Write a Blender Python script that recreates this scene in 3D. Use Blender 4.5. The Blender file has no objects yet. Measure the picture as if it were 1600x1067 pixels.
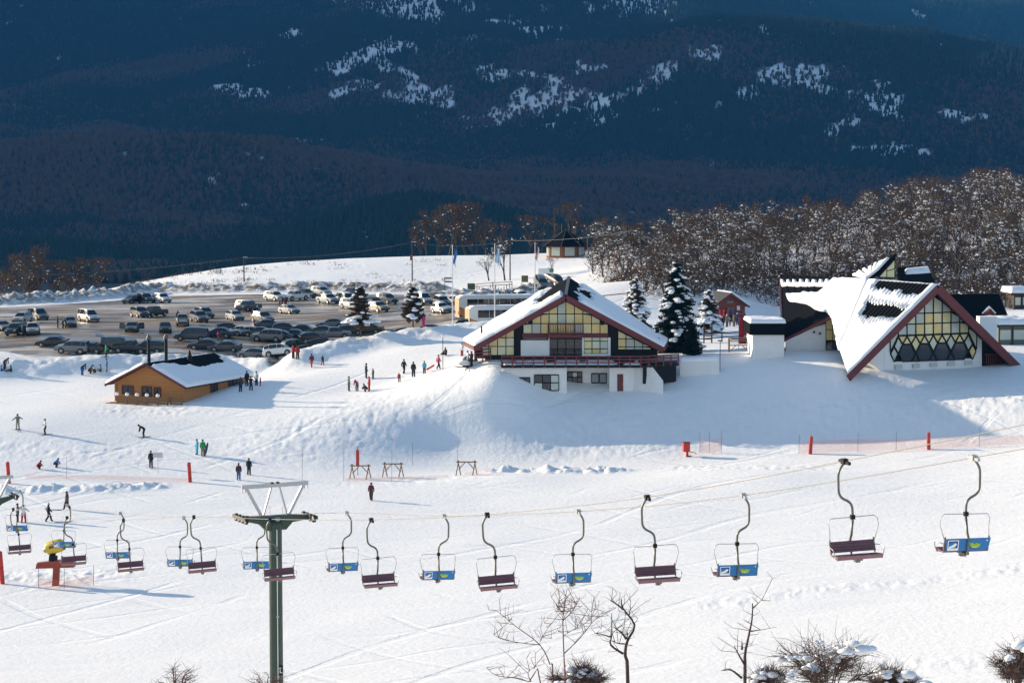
import bpy, bmesh, math, random
import numpy as np
from mathutils import Vector, Matrix
R = math.radians
random.seed(7)
scene = bpy.context.scene
col = scene.collection

# ---------------------------------------------------------------- camera
EYE = 25.0
FPX = 3500.0            # focal length in pixels of the 1600 px wide photograph
PITCH = math.atan((533.5 - 270.0) / FPX)
cam_d = bpy.data.cameras.new('camera')
cam_d.sensor_width = 36.0
cam_d.lens = 36.0 * FPX / 1600.0
cam_d.clip_start = 0.5
cam_d.clip_end = 40000.0
cam = bpy.data.objects.new('camera', cam_d)
col.objects.link(cam)
cam.location = (0, 0, EYE)
cam.rotation_euler = (math.pi / 2 - PITCH, 0, 0)
scene.camera = cam

# ---------------------------------------------------------------- sky, sun, exposure
SUN_EL, SUN_AZ = R(15.0), R(28.0)      # sun stands left of the view and 28 degrees beyond it
sun_vec = Vector((-math.cos(SUN_EL) * math.cos(SUN_AZ), math.cos(SUN_EL) * math.sin(SUN_AZ), math.sin(SUN_EL)))
world = bpy.data.worlds.new('World')
scene.world = world
world.use_nodes = True
nt = world.node_tree
bg = nt.nodes['Background']
sky = nt.nodes.new('ShaderNodeTexSky')
sky.sky_type = 'NISHITA'
sky.sun_disc = False
sky.sun_elevation = SUN_EL
sky.sun_rotation = math.atan2(sun_vec.x, sun_vec.y)
sky.altitude = 1200
sky.air_density = 1.0
sky.dust_density = 1.6
sky.ozone_density = 0.2
nt.links.new(sky.outputs['Color'], bg.inputs['Color'])
bg.inputs['Strength'].default_value = 0.105
sun_d = bpy.data.lights.new('sun', 'SUN')
sun_d.energy = 5.0
sun_d.angle = R(0.53)
sun_d.color = (1.0, 0.84, 0.62)
sun = bpy.data.objects.new('sun', sun_d)
col.objects.link(sun)
sun.rotation_euler = (-sun_vec).to_track_quat('-Z', 'Y').to_euler()
scene.view_settings.view_transform = 'Standard'
scene.view_settings.look = 'None'
scene.view_settings.gamma = 1.0
scene.view_settings.exposure = 1.1
scene.view_settings.use_curve_mapping = False
scene.cycles.use_denoising = True
scene.cycles.max_bounces = 6
scene.cycles.diffuse_bounces = 3
scene.cycles.glossy_bounces = 3
scene.cycles.transmission_bounces = 4
scene.cycles.transparent_max_bounces = 12
scene.cycles.volume_bounces = 0
scene.cycles.caustics_reflective = False
scene.cycles.caustics_refractive = False

# ---------------------------------------------------------------- pixel (1600 x 1067) -> place
_cp, _sp = math.cos(PITCH), math.sin(PITCH)
def ray(px, py):
    u = (px - 800.0) / FPX; v = (py - 533.5) / FPX
    return np.array([u, _cp - v * _sp, -_sp - v * _cp])
def at(px, py, Y):
    d = ray(px, py); t = Y / d[1]
    return Vector((d[0] * t, Y, EYE + d[2] * t))
def to_px(x, y, z):
    dy, dz = y, z - EYE
    f = dy * _cp - dz * _sp
    up = dy * _sp + dz * _cp
    return 800 + FPX * x / f, 533.5 - FPX * up / f
def ppm(Y):            # pixels per metre at distance Y
    return FPX / Y

# ---------------------------------------------------------------- numpy value noise
def _hash(ix, iy, seed):
    h = (ix.astype(np.int64) * 374761393 + iy.astype(np.int64) * 668265263 + seed * 1442695041) & 0x7fffffff
    h = (h ^ (h >> 13)) * 1274126177 & 0x7fffffff
    h = (h ^ (h >> 16)) * 2246822519 & 0x7fffffff
    return ((h ^ (h >> 15)) & 0xffff) / 65535.0
def vnoise(x, y, seed=0):
    x = np.asarray(x, float); y = np.asarray(y, float)
    ix = np.floor(x); iy = np.floor(y)
    fx = x - ix; fy = y - iy
    fx = fx * fx * (3 - 2 * fx); fy = fy * fy * (3 - 2 * fy)
    a = _hash(ix, iy, seed); b = _hash(ix + 1, iy, seed)
    c = _hash(ix, iy + 1, seed); d = _hash(ix + 1, iy + 1, seed)
    return (a + (b - a) * fx) * (1 - fy) + (c + (d - c) * fx) * fy
def fbm(x, y, octv=4, seed=0, gain=0.5):
    s = 0; a = 1.0; t = 0
    for o in range(octv):
        s = s + a * (vnoise(x * 2 ** o + 17.3 * o, y * 2 ** o - 9.1 * o, seed + o) - 0.5); t += a; a *= gain
    return s / t * 2
def sstep(a, b, x):
    t = np.clip((np.asarray(x, float) - a) / (b - a), 0, 1)
    return t * t * (3 - 2 * t)
def seg_dist(x, y, pts):
    """distance to a polyline and the position (0..n-1) along it"""
    best = np.full(np.shape(x), 1e9); par = np.zeros(np.shape(x))
    for i in range(len(pts) - 1):
        ax, ay = pts[i][:2]; bx, by = pts[i + 1][:2]
        dx, dy = bx - ax, by - ay
        t = np.clip(((x - ax) * dx + (y - ay) * dy) / (dx * dx + dy * dy), 0, 1)
        d = np.hypot(x - ax - t * dx, y - ay - t * dy)
        m = d < best
        best = np.where(m, d, best); par = np.where(m, i + t, par)
    return best, par
def in_poly(x, y, poly):
    c = np.zeros(np.shape(x), bool); n = len(poly)
    for i in range(n):
        x1, y1 = poly[i]; x2, y2 = poly[(i + 1) % n]
        if y1 == y2: continue
        m = ((y1 > y) != (y2 > y)) & (x < (x2 - x1) * (y - y1) / (y2 - y1) + x1)
        c ^= m
    return c

# ---------------------------------------------------------------- tagging and mesh helpers
def tag(o, label=None, cat=None, group=None, kind=None):
    if label: o['label'] = label
    if cat: o['category'] = cat
    if group: o['group'] = group
    if kind: o['kind'] = kind
    return o
def empty(name, loc=(0, 0, 0), rz=0.0, label=None, cat=None, group=None):
    o = bpy.data.objects.new(name, None)
    col.objects.link(o)
    o.empty_display_size = 0.5
    o.location = loc; o.rotation_euler = (0, 0, rz)
    return tag(o, label, cat, group)
def place(name, mesh, parent=None, loc=None, rot=None):
    o = bpy.data.objects.new(name, mesh)
    col.objects.link(o)
    if parent is not None: o.parent = parent
    if loc is not None: o.location = loc
    if rot is not None: o.rotation_euler = rot
    return o
def copy_tree(o, parent=None):
    c = o.copy(); col.objects.link(c); c.parent = parent
    for ch in o.children:
        copy_tree(ch, c)
    return c
class MB:
    """collects simple solids into one mesh"""
    def __init__(s): s.v = []; s.f = []; s.m = []
    def add(s, vs, fs, mi=0):
        b = len(s.v); s.v += [tuple(p) for p in vs]
        for f in fs: s.f.append(tuple(i + b for i in f)); s.m.append(mi)
        return s
    def box(s, c, size, mi=0, M=None):
        x, y, z = size[0] / 2, size[1] / 2, size[2] / 2
        vs = [Vector((sx * x, sy * y, sz * z)) for sx in (-1, 1) for sy in (-1, 1) for sz in (-1, 1)]
        if M is not None: vs = [M @ v for v in vs]
        vs = [v + Vector(c) for v in vs]
        return s.add(vs, [(0, 1, 3, 2), (4, 6, 7, 5), (0, 4, 5, 1), (2, 3, 7, 6), (0, 2, 6, 4), (1, 5, 7, 3)], mi)
    def bar(s, p0, p1, w, h=None, mi=0, up=(0, 0, 1)):
        h = h or w
        p0 = Vector(p0); p1 = Vector(p1); d = (p1 - p0)
        L = d.length
        if L < 1e-6: return s
        d /= L; upv = Vector(up)
        if abs(d.dot(upv)) > 0.98: upv = Vector((0, 1, 0))
        sx = d.cross(upv).normalized(); sz = sx.cross(d)
        vs = []
        for p in (p0, p1):
            for a, b in ((-1, -1), (1, -1), (1, 1), (-1, 1)):
                vs.append(p + sx * a * w / 2 + sz * b * h / 2)
        return s.add(vs, [(0, 3, 2, 1), (4, 5, 6, 7), (0, 1, 5, 4), (1, 2, 6, 5), (2, 3, 7, 6), (3, 0, 4, 7)], mi)
    def tube(s, pts, r, n=6, mi=0, cap=True):
        pts = [Vector(p) for p in pts]
        rs = r if isinstance(r, (list, tuple)) else [r] * len(pts)
        rings = []; b = len(s.v); ref = None
        for i, p in enumerate(pts):
            d = (pts[min(i + 1, len(pts) - 1)] - pts[max(i - 1, 0)])
            d = d.normalized() if d.length > 1e-9 else Vector((0, 0, 1))
            if ref is None:
                ref = Vector((1, 0, 0)) if abs(d.x) < 0.9 else Vector((0, 1, 0))
            a = (ref - d * ref.dot(d))
            a = a.normalized() if a.length > 1e-6 else d.orthogonal().normalized()
            ref = a; c = d.cross(a)
            for k in range(n):
                t = 2 * math.pi * k / n
                s.v.append(tuple(p + (a * math.cos(t) + c * math.sin(t)) * rs[i]))
        for i in range(len(pts) - 1):
            for k in range(n):
                k2 = (k + 1) % n
                s.f.append((b + i * n + k, b + i * n + k2, b + (i + 1) * n + k2, b + (i + 1) * n + k)); s.m.append(mi)
        if cap:
            s.f.append(tuple(b + k for k in range(n))[::-1]); s.m.append(mi)
            e = b + (len(pts) - 1) * n
            s.f.append(tuple(e + k for k in range(n))); s.m.append(mi)
        return s
    def prism(s, poly, vec, mi=0):
        n = len(poly); vec = Vector(vec)
        vs = [Vector(p) for p in poly] + [Vector(p) + vec for p in poly]
        fs = [tuple(range(n))[::-1], tuple(range(n, 2 * n))]
        for i in range(n):
            j = (i + 1) % n
            fs.append((i, j, j + n, i + n))
        return s.add(vs, fs, mi)
    def mesh(s, name, mats):
        me = bpy.data.meshes.new(name)
        me.from_pydata(s.v, [], s.f)
        for m in (mats if isinstance(mats, (list, tuple)) else [mats]): me.materials.append(m)
        if any(s.m): me.polygons.foreach_set('material_index', s.m)
        bm = bmesh.new(); bm.from_mesh(me)
        bmesh.ops.recalc_face_normals(bm, faces=bm.faces)
        bm.to_mesh(me); bm.free()
        return me
    def build(s, name, mats, parent=None, loc=None, rot=None, smooth=False):
        me = s.mesh(name, mats)
        if smooth: me.polygons.foreach_set('use_smooth', [True] * len(me.polygons))
        return place(name, me, parent, loc, rot)

# ---------------------------------------------------------------- materials
MATS = {}
def mat(name, color, rough=0.7, var=0.0, scale=3.0, bump=0.0, bscale=None, metallic=0.0, spec=0.5, coords='Object', detail=4.0, stretch=None):
    if name in MATS: return MATS[name]
    m = bpy.data.materials.new(name); m.use_nodes = True
    nt = m.node_tree; N = nt.nodes; L = nt.links
    b = N['Principled BSDF']
    b.inputs['Roughness'].default_value = rough
    b.inputs['Metallic'].default_value = metallic
    b.inputs['Specular IOR Level'].default_value = spec
    c = tuple(color) + (1,)
    b.inputs['Base Color'].default_value = c
    m.diffuse_color = c
    if var or bump:
        tc = N.new('ShaderNodeTexCoord'); src = tc.outputs[coords]
        if stretch:
            mp = N.new('ShaderNodeMapping'); mp.inputs['Scale'].default_value = stretch
            L.new(src, mp.inputs['Vector']); src = mp.outputs['Vector']
        nz = N.new('ShaderNodeTexNoise'); nz.inputs['Scale'].default_value = scale; nz.inputs['Detail'].default_value = detail
        L.new(src, nz.inputs['Vector'])
        if var:
            hs = N.new('ShaderNodeMix'); hs.data_type = 'RGBA'
            hs.inputs[6].default_value = tuple(max(0, k * (1 - var)) for k in color) + (1,)
            hs.inputs[7].default_value = tuple(min(1, k * (1 + var)) for k in color) + (1,)
            L.new(nz.outputs['Fac'], hs.inputs[0]); L.new(hs.outputs[2], b.inputs['Base Color'])
        if bump:
            n2 = nz
            if bscale:
                n2 = N.new('ShaderNodeTexNoise'); n2.inputs['Scale'].default_value = bscale; n2.inputs['Detail'].default_value = detail
                L.new(src, n2.inputs['Vector'])
            bp = N.new('ShaderNodeBump'); bp.inputs['Strength'].default_value = 1.0; bp.inputs['Distance'].default_value = bump
            L.new(n2.outputs['Fac'], bp.inputs['Height']); L.new(bp.outputs['Normal'], b.inputs['Normal'])
    MATS[name] = m
    return m
M_snow = mat('snow', (0.88, 0.88, 0.88), 0.75, 0.03, 1.3, 0.04, 6.0, spec=0.3)
M_white = mat('white_render', (0.72, 0.72, 0.71), 0.85, 0.10, 0.8, 0.005, 30)
M_red = mat('dark_red_wood', (0.12, 0.016, 0.018), 0.6, 0.25, 2.0)
M_slate = mat('black_roofing', (0.005, 0.0055, 0.007), 0.9, 0.3, 2.0, spec=0.05)
M_black = mat('black_frame', (0.008, 0.009, 0.011), 0.6, spec=0.2)
M_steel = mat('galvanised_steel', (0.38, 0.39, 0.40), 0.45, 0.12, 6.0, metallic=0.6)
M_dark_steel = mat('weathered_dark_steel', (0.10, 0.10, 0.095), 0.5, 0.25, 8.0, metallic=0.3)
M_bark = mat('bark', (0.05, 0.036, 0.028), 0.9, 0.35, 6.0)
M_wood = mat('brown_timber', (0.20, 0.105, 0.045), 0.75, 0.35, 2.0, stretch=(1, 1, 8))
M_glass_dark = mat('dark_glass', (0.02, 0.024, 0.03), 0.08, spec=0.6)
M_rubber = mat('tyre_rubber', (0.015, 0.015, 0.016), 0.85)
# ================================================================= terrain
_ctrl_px = [
 # (px, py, distance) read off sizes of people, doors and cars
 (0,1067,138),(400,1067,134),(800,1067,130),(1200,1067,124),(1600,1067,118),
 (0,980,158),(800,980,149),(1600,980,135),
 (0,900,178),(400,900,174),(800,900,170),(1200,900,163),(1600,900,155),
 (0,800,212),(400,800,209),(800,800,205),(1200,800,198),(1600,800,190),
 (0,740,230),(400,740,228),(800,740,223),(1200,740,215),(1600,740,207),
 (30,670,248),(226,682,245),(350,685,243),(120,640,257),
 # foot of the bank, bank, lodge terrace
 (560,708,237),(700,703,241.5),(900,698,241.5),(1100,692,240),(1350,692,235),(1600,692,228),
 (700,672,245),(860,660,246),(1000,652,246),(1180,640,246.5),(1400,632,242.5),(1600,632,237),
 (850,623,251),(940,623,251),(1000,620,251),(1120,592,254),(1230,578,254),(1330,584,249),(1390,590,249),(1450,589,251),(1535,579,255.5),(1560,590,250),
 (1600,560,262),
 # mound left of the lodge
 (722,572,259),(742,600,253),(680,590,259),(640,612,256),(560,642,249),(450,690,240),(640,655,246),(760,640,247),
 (783,574,250.5),(803,600,250.5),(822,617,250.5),(748,562,256),(768,566,253),
 # plateau
 (690,580,268),(567,608,267),(480,600,271),(400,602,270),(262,622,266),(100,596,284),(0,603,283),(200,590,285),(420,588,286),(520,566,285),(340,592,285),
 (650,548,285),(1060,552,272),(1085,552,268),(1140,545,275),(1200,550,263),(1150,515,305),(1230,500,330),(1120,480,330),
 # car park
 (60,545,303),(300,532,312),(600,518,322),(0,520,325),(50,490,368),(300,482,378),(600,471,392),(720,480,375),(450,462,412),(200,470,405),
 (0,480,392),(780,455,410),(900,455,400),
 # snow hill behind it
 (160,462,440),(300,428,475),(420,412,485),(640,402,492),(850,398,490),(420,446,440),(640,444,437),(800,430,445),(930,402,470),
 # wooded slope on the right
 (1000,440,345),(1000,412,420),(1250,425,385),(1250,385,450),(1450,375,430),(1450,345,490),(1600,410,390),(1600,330,470),(1600,470,330),(1450,470,330),
]
_ctrl = [tuple(at(*c)) for c in _ctrl_px] + [
 (-45,-30,24),(0,-30,24.5),(45,-30,25),(-45,0,20.5),(0,0,21.5),(45,0,22),(-40,30,12.5),(0,30,14),(40,30,15),
 (-45,60,4),(0,60,6),(45,60,8),(-12,95,-2.5),(30,95,0.5),(-60,95,-5),(-70,140,-8),(60,140,1),(80,200,2),(-90,200,-9),
 (-100,260,-3),(-110,320,0),(-120,400,-1),(-130,470,-9),(-60,540,-2),(20,560,2),(80,560,8),(120,560,14),
 (-130,620,-34),(-20,640,-22),(60,660,-18),(140,660,-10),(130,400,14),(130,300,9),(110,250,5),(-200,300,-4),(200,300,14),(-220,600,-40),(220,600,0)]
_C = np.array(_ctrl)
def _tps_k(d2):
    return np.where(d2 > 1e-9, 0.5 * d2 * np.log(np.maximum(d2, 1e-9)), 0.0)
_S = 100.0
_cx = _C[:, :2] / _S
_d2 = ((_cx[:, None, :] - _cx[None, :, :]) ** 2).sum(-1)
_n = len(_C)
_A = np.zeros((_n + 3, _n + 3))
_A[:_n, :_n] = _tps_k(_d2) + np.eye(_n) * 0.002
_A[:_n, _n] = 1; _A[:_n, _n + 1:] = _cx
_A[_n:, :_n] = _A[:_n, _n:].T
_W = np.linalg.solve(_A, np.concatenate([_C[:, 2], [0, 0, 0]]))
def _base(x, y):
    x = np.clip(np.asarray(x, float), -230, 230) / _S; y = np.clip(np.asarray(y, float), -45, 690) / _S
    out = _W[_n] + _W[_n + 1] * x + _W[_n + 2] * y
    for i in range(_n):
        d2 = (x - _cx[i, 0]) ** 2 + (y - _cx[i, 1]) ** 2
        out = out + _W[i] * _tps_k(d2)
    return out

def xy(px, py, Y):
    p = at(px, py, Y); return (p.x, p.y)
# ridges of shovelled snow: (polyline, height, half width, roughness)
BERMS = [
 ([xy(-60,566,291), xy(60,566,291), xy(150,556,293), xy(250,551,294), xy(350,546,294), xy(412,552,290)], 1.5, 3.2, 0.35),
 ([xy(470,556,288), xy(510,535,291), xy(560,520,296), xy(640,514,299), xy(720,512,300), xy(760,512,300)], 1.9, 4.0, 0.25),
 ([xy(-60,478,402), xy(60,474,408), xy(130,470,414), xy(180,466,420), xy(240,458,432)], 1.9, 3.6, 1.0),
 ([xy(240,458,432), xy(330,456,428), xy(420,453,426), xy(520,452,424), xy(600,452,420), xy(680,452,416)], 1.5, 3.0, 0.8),
 ([xy(690,462,402), xy(740,462,400), xy(790,462,398), xy(850,452,404)], 1.6, 4.0, 0.8),
]
LOT = [xy(-90,536,309), xy(0,546,303), xy(60,553,298.5), xy(150,551,299), xy(250,546,300), xy(350,541,300), xy(405,549,293), xy(425,558,287), xy(470,553,290), xy(505,532,297), xy(560,516,303), xy(640,508,306), xy(760,506,307),
       xy(860,490,330), xy(905,462,390), xy(880,452,412), xy(850,458,398), xy(700,468,392), xy(680,456,410), xy(600,456,412), xy(420,457,416), xy(250,463,420), xy(180,471,408), xy(60,479,398), xy(-90,484,388)]
def H0(x, y):
    x = np.asarray(x, float); y = np.asarray(y, float)
    z = _base(x, y)
    z = z + 0.25 * fbm(x / 22, y / 22, 3, 5) * sstep(40, 120, y)
    bz = 0.0
    for pts, h, w, rg in BERMS:
        d, p = seg_dist(x, y, pts)
        lump = 1 + rg * 0.75 * fbm(x / 1.7, y / 1.7, 3, 11, 0.6) + 0.25 * fbm(x / 9, y / 9, 2, 3)
        bz = np.maximum(bz, h * np.exp(-(d / w) ** 2) * np.maximum(lump, 0.15))
    return z + bz
def rough_mask(x, y):
    """where the snow is trodden, shovelled or lumpy"""
    d, _ = seg_dist(x, y, [xy(722,575,258), xy(640,625,254), xy(560,650,248), xy(450,690,240)])
    m = 0.65 * np.exp(-(d / 8.0) ** 2)
    d, _ = seg_dist(x, y, [xy(0,700,240), xy(100,708,238), xy(200,712,236)])
    m = np.maximum(m, 0.6 * np.exp(-(d / 4.5) ** 2))
    d, _ = seg_dist(x, y, [xy(190,640,258), xy(290,645,256)])
    m = np.maximum(m, 0.8 * np.exp(-(d / 3.5) ** 2))
    d, _ = seg_dist(x, y, [xy(900,650,244), xy(1100,625,246), xy(1300,605,244), xy(1600,605,240)])
    m = np.maximum(m, 0.95 * np.exp(-(d / 7) ** 2))
    d, _ = seg_dist(x, y, [xy(1080,700,228), xy(1200,702,224), xy(1270,705,222)])
    m = np.maximum(m, 0.9 * np.exp(-(d / 3.0) ** 2))
    d, _ = seg_dist(x, y, [xy(30,905,177), xy(150,905,177)])
    m = np.maximum(m, 1.0 * np.exp(-(d / 3.5) ** 2))
    d, _ = seg_dist(x, y, [xy(560,745,222), xy(760,735,224)])
    m = np.maximum(m, 0.5 * np.exp(-(d / 2.5) ** 2))
    d, _ = seg_dist(x, y, [xy(1120,925,152), xy(1300,905,156), xy(1450,890,157), xy(1620,868,160)])
    m = np.maximum(m, 0.75 * np.exp(-(d / 1.6) ** 2))
    d, _ = seg_dist(x, y, [xy(1400,1030,127), xy(1650,1030,123)])
    m = np.maximum(m, 0.8 * np.exp(-(d / 1.6) ** 2))
    m = np.maximum(m, 0.55 * sstep(425, 450, y) * (1 - sstep(480, 520, y)) * (fbm(x / 12, y / 12, 2, 8) > 0.05))
    return m
# banks of lumps: a thrown-up ridge of clods on the piste, a step along the left netting
LUMPS = [([xy(770,716,229), xy(850,712,229.5), xy(900,706,230), xy(965,708,229)], 0.38, 1.2),
         ([xy(830,720,227.5), xy(960,718,227)], 0.25, 1.2),
         ([xy(-30,762,221.5), xy(80,758,222), xy(170,757,222), xy(240,752,223)], 0.30, 1.3)]
def H(x, y):
    x = np.asarray(x, float); y = np.asarray(y, float)
    z = H0(x, y)
    m = rough_mask(x, y)
    z = z + m * (0.07 * fbm(x / 2.4, y / 2.0, 2, 21, 0.6) + 0.15 * fbm(x / 0.55, y / 0.9, 3, 31, 0.65))
    for pts, h, w in LUMPS:
        d, _ = seg_dist(x, y, pts)
        z = z + h * np.exp(-(d / w) ** 2) * np.clip(1 + 1.9 * fbm(x / 0.9, y / 0.9, 3, 41, 0.65), 0, 3)
    # wind ripples and old ski tracks on the open piste
    op = (1 - m) * sstep(60, 120, y) * (1 - sstep(245, 262, y))
    a = x * 0.28 + y * 0.96
    z = z + op * (0.035 * fbm(x / 9, y / 2.0, 3, 51) + 0.02 * fbm((x * 0.96 - y * 0.28) / 14, a / 0.8, 2, 61))
    return z
def hz(x, y): return float(H(np.array([x]), np.array([y]))[0])
def G(px, py, y0=100.0, y1=640.0):
    """the place on the ground that the pixel shows"""
    d = ray(px, py); ys = np.linspace(y0, y1, 1600); t = ys / d[1]
    xs = d[0] * t; zs = EYE + d[2] * t
    below = np.nonzero(zs < H(xs, ys))[0]
    i = below[0] if len(below) else len(ys) - 1
    if i > 0:
        yy = np.linspace(ys[i - 1], ys[i], 24); t = yy / d[1]
        b = np.nonzero(EYE + d[2] * t < H(d[0] * t, yy))[0]
        y = yy[b[0]] if len(b) else ys[i]
    else: y = ys[0]
    t = y / d[1]
    return Vector((d[0] * t, y, hz(d[0] * t, y)))

# snow surface material: white snow, dirty where ploughed, mud on the car park
def make_ground_mat():
    m = bpy.data.materials.new('snow_and_mud'); m.use_nodes = True
    nt = m.node_tree; N = nt.nodes; L = nt.links; b = N['Principled BSDF']
    geo = N.new('ShaderNodeNewGeometry')
    def noise(scale, detail=4, rough=0.55, stretch=None):
        n = N.new('ShaderNodeTexNoise'); n.inputs['Scale'].default_value = scale; n.inputs['Detail'].default_value = detail; n.inputs['Roughness'].default_value = rough
        src = geo.outputs['Position']
        if stretch:
            mp = N.new('ShaderNodeMapping'); mp.inputs['Scale'].default_value = stretch[0]; mp.inputs['Rotation'].default_value = (0, 0, stretch[1])
            L.new(src, mp.inputs['Vector']); src = mp.outputs['Vector']
        L.new(src, n.inputs['Vector']); return n.outputs['Fac']
    def ramp(fac, a, b_, ca=0.0, cb=1.0):
        r = N.new('ShaderNodeMapRange'); r.interpolation_type = 'SMOOTHSTEP'
        r.inputs[1].default_value = a; r.inputs[2].default_value = b_; r.inputs[3].default_value = ca; r.inputs[4].default_value = cb
        L.new(fac, r.inputs[0]); return r.outputs[0]
    def mix(f, c1, c2):
        x = N.new('ShaderNodeMix'); x.data_type = 'RGBA'
        if isinstance(f, float): x.inputs[0].default_value = f
        else: L.new(f, x.inputs[0])
        for k, c in ((6, c1), (7, c2)):
            if isinstance(c, tuple): x.inputs[k].default_value = c + (1,)
            else: L.new(c, x.inputs[k])
        return x.outputs[2]
    def math_(op, a, b_):
        x = N.new('ShaderNodeMath'); x.operation = op
        for k, v in ((0, a), (1, b_)):
            if isinstance(v, (int, float)): x.inputs[k].default_value = v
            else: L.new(v, x.inputs[k])
        return x.outputs[0]
    def attr(name):
        a = N.new('ShaderNodeAttribute'); a.attribute_name = name; return a.outputs['Fac']
    mud, dirt = attr('mud'), attr('dirt')
    snow = mix(noise(0.35, 5), (0.86, 0.855, 0.85), (0.92, 0.912, 0.90))
    # ploughed snow: brown dirt caught in patches
    dn = ramp(noise(0.8, 5, 0.7), 0.36, 0.56)
    dirtf = math_('MULTIPLY', dirt, dn)
    snow = mix(dirtf, snow, mix(noise(1.1, 4), (0.05, 0.037, 0.028), (0.20, 0.145, 0.10)))
    # mud: wet brown ruts, packed snow, slushy patches paled to paint in wet glints
    ruts = noise(0.35, 6, 0.65, ((0.14, 0.55, 1.0), R(4)))
    brown = mix(ramp(ruts, 0.36, 0.64), (0.06, 0.045, 0.034), (0.32, 0.225, 0.14))
    slush_glint = ramp(noise(0.30, 6, 0.65, ((0.16, 0.5, 1.0), R(-6))), 0.52, 0.60)
    brown = mix(math_('MULTIPLY', slush_glint, 0.85), brown, (0.55, 0.50, 0.45))
    edge = N.new('ShaderNodeMath'); edge.operation = 'ADD'
    L.new(mud, edge.inputs[0]); L.new(math_('MULTIPLY', math_('SUBTRACT', noise(0.5, 5), 0.5), 0.9), edge.inputs[1])
    mf = ramp(edge.outputs[0], 0.40, 0.60)
    L.new(mix(mf, snow, brown), b.inputs['Base Color'])
    wet = ramp(noise(0.22, 4, 0.6, ((0.2, 1.0, 1.0), R(3))), 0.42, 0.60)
    rgh = mix(mf, (0.7, 0.7, 0.7), mix(wet, (0.65,) * 3, (0.28,) * 3))
    L.new(rgh, b.inputs['Roughness'])
    b.inputs['Specular IOR Level'].default_value = 0.25
    bp = N.new('ShaderNodeBump'); bp.inputs['Distance'].default_value = 0.07; bp.inputs['Strength'].default_value = 0.8
    h = math_('ADD', math_('MULTIPLY', noise(2.2, 5, 0.6), 1.0), math_('MULTIPLY', noise(0.8, 3, 0.5, ((0.25, 1.6, 1.0), R(15))), 0.8))
    # old ski tracks: long wandering grooves
    for sc_, rot, amp in ((0.055, R(68), .7), (0.075, R(112), .5), (0.11, R(85), .5)):
        wv = N.new('ShaderNodeTexWave'); wv.inputs['Scale'].default_value = sc_; wv.inputs['Distortion'].default_value = 9.0; wv.inputs['Detail'].default_value = 2.0; wv.inputs['Detail Scale'].default_value = 0.35
        mp = N.new('ShaderNodeMapping'); mp.inputs['Rotation'].default_value = (0, 0, rot); mp.inputs['Scale'].default_value = (1.0, 0.35, 0.0)
        L.new(geo.outputs['Position'], mp.inputs['Vector']); L.new(mp.outputs['Vector'], wv.inputs['Vector'])
        line = ramp(wv.outputs['Fac'], 0.975, 0.997)
        h = math_('SUBTRACT', h, math_('MULTIPLY', math_('MULTIPLY', line, ramp(noise(0.05, 3), 0.48, 0.58)), amp))
    L.new(h, bp.inputs['Height']); L.new(bp.outputs['Normal'], b.inputs['Normal'])
    return m
M_ground = make_ground_mat()

def lot_weight(x, y):
    ins = in_poly(x, y, LOT)
    d, _ = seg_dist(x, y, LOT + [LOT[0]])
    w = np.where(ins, 0.5 + d / 5.0, 0.5 - d / 4.0)
    return np.clip(w, 0, 1)
def build_ground():
    s1 = np.linspace(-0.235, 0.235, 760)
    s = np.concatenate([np.linspace(-1.1, -0.24, 60), s1, np.linspace(0.24, 1.1, 60)])
    ys = np.concatenate([np.linspace(-40, 85, 26), np.linspace(88, 118, 22), np.linspace(118.5, 300, 330), np.linspace(300.8, 510, 190), np.linspace(513, 680, 40)])
    S, Y = np.meshgrid(s, ys)
    X = S * (60 + Y)
    Z = H(X, Y)
    nr, nc = X.shape
    V = np.stack([X, Y, Z], -1).reshape(-1, 3)
    idx = np.arange(nr * nc).reshape(nr, nc)
    F = np.stack([idx[:-1, :-1], idx[:-1, 1:], idx[1:, 1:], idx[1:, :-1]], -1).reshape(-1, 4)
    mud = lot_weight(V[:, 0], V[:, 1])
    dirt = np.zeros(len(V))
    for k in (2, 3, 4):
        d, _ = seg_dist(V[:, 0], V[:, 1], [(px_, py_ - 2.0) for px_, py_ in BERMS[k][0]])
        dirt = np.maximum(dirt, np.exp(-(d / (3.4 if k == 2 else 2.6)) ** 2) * (1.0 if k != 2 else 0.9))
    dirt = np.maximum(dirt, 0.35 * np.exp(-((V[:, 1] - 296) / 4.0) ** 2) * (V[:, 0] < -20))
    fm = mud[F].mean(1) > 0.5
    for name, sel, label in (('snow_ground', ~fm, None), ('car_park', fm, None)):
        f = F[sel]
        used, inv = np.unique(f, return_inverse=True)
        me = bpy.data.meshes.new(name)
        me.vertices.add(len(used)); me.vertices.foreach_set('co', V[used].ravel())
        me.loops.add(f.size); me.loops.foreach_set('vertex_index', inv.reshape(-1).astype(np.int32))
        me.polygons.add(len(f)); me.polygons.foreach_set('loop_start', np.arange(0, f.size, 4, dtype=np.int32))
        me.update(calc_edges=True)
        me.polygons.foreach_set('use_smooth', np.ones(len(f), bool))
        for an, arr in (('mud', mud), ('dirt', dirt)):
            a = me.attributes.new(an, 'FLOAT', 'POINT'); a.data.foreach_set('value', arr[used].astype(np.float32))
        me.materials.append(M_ground)
        o = place(name, me); tag(o, kind='structure')
build_ground()
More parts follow.
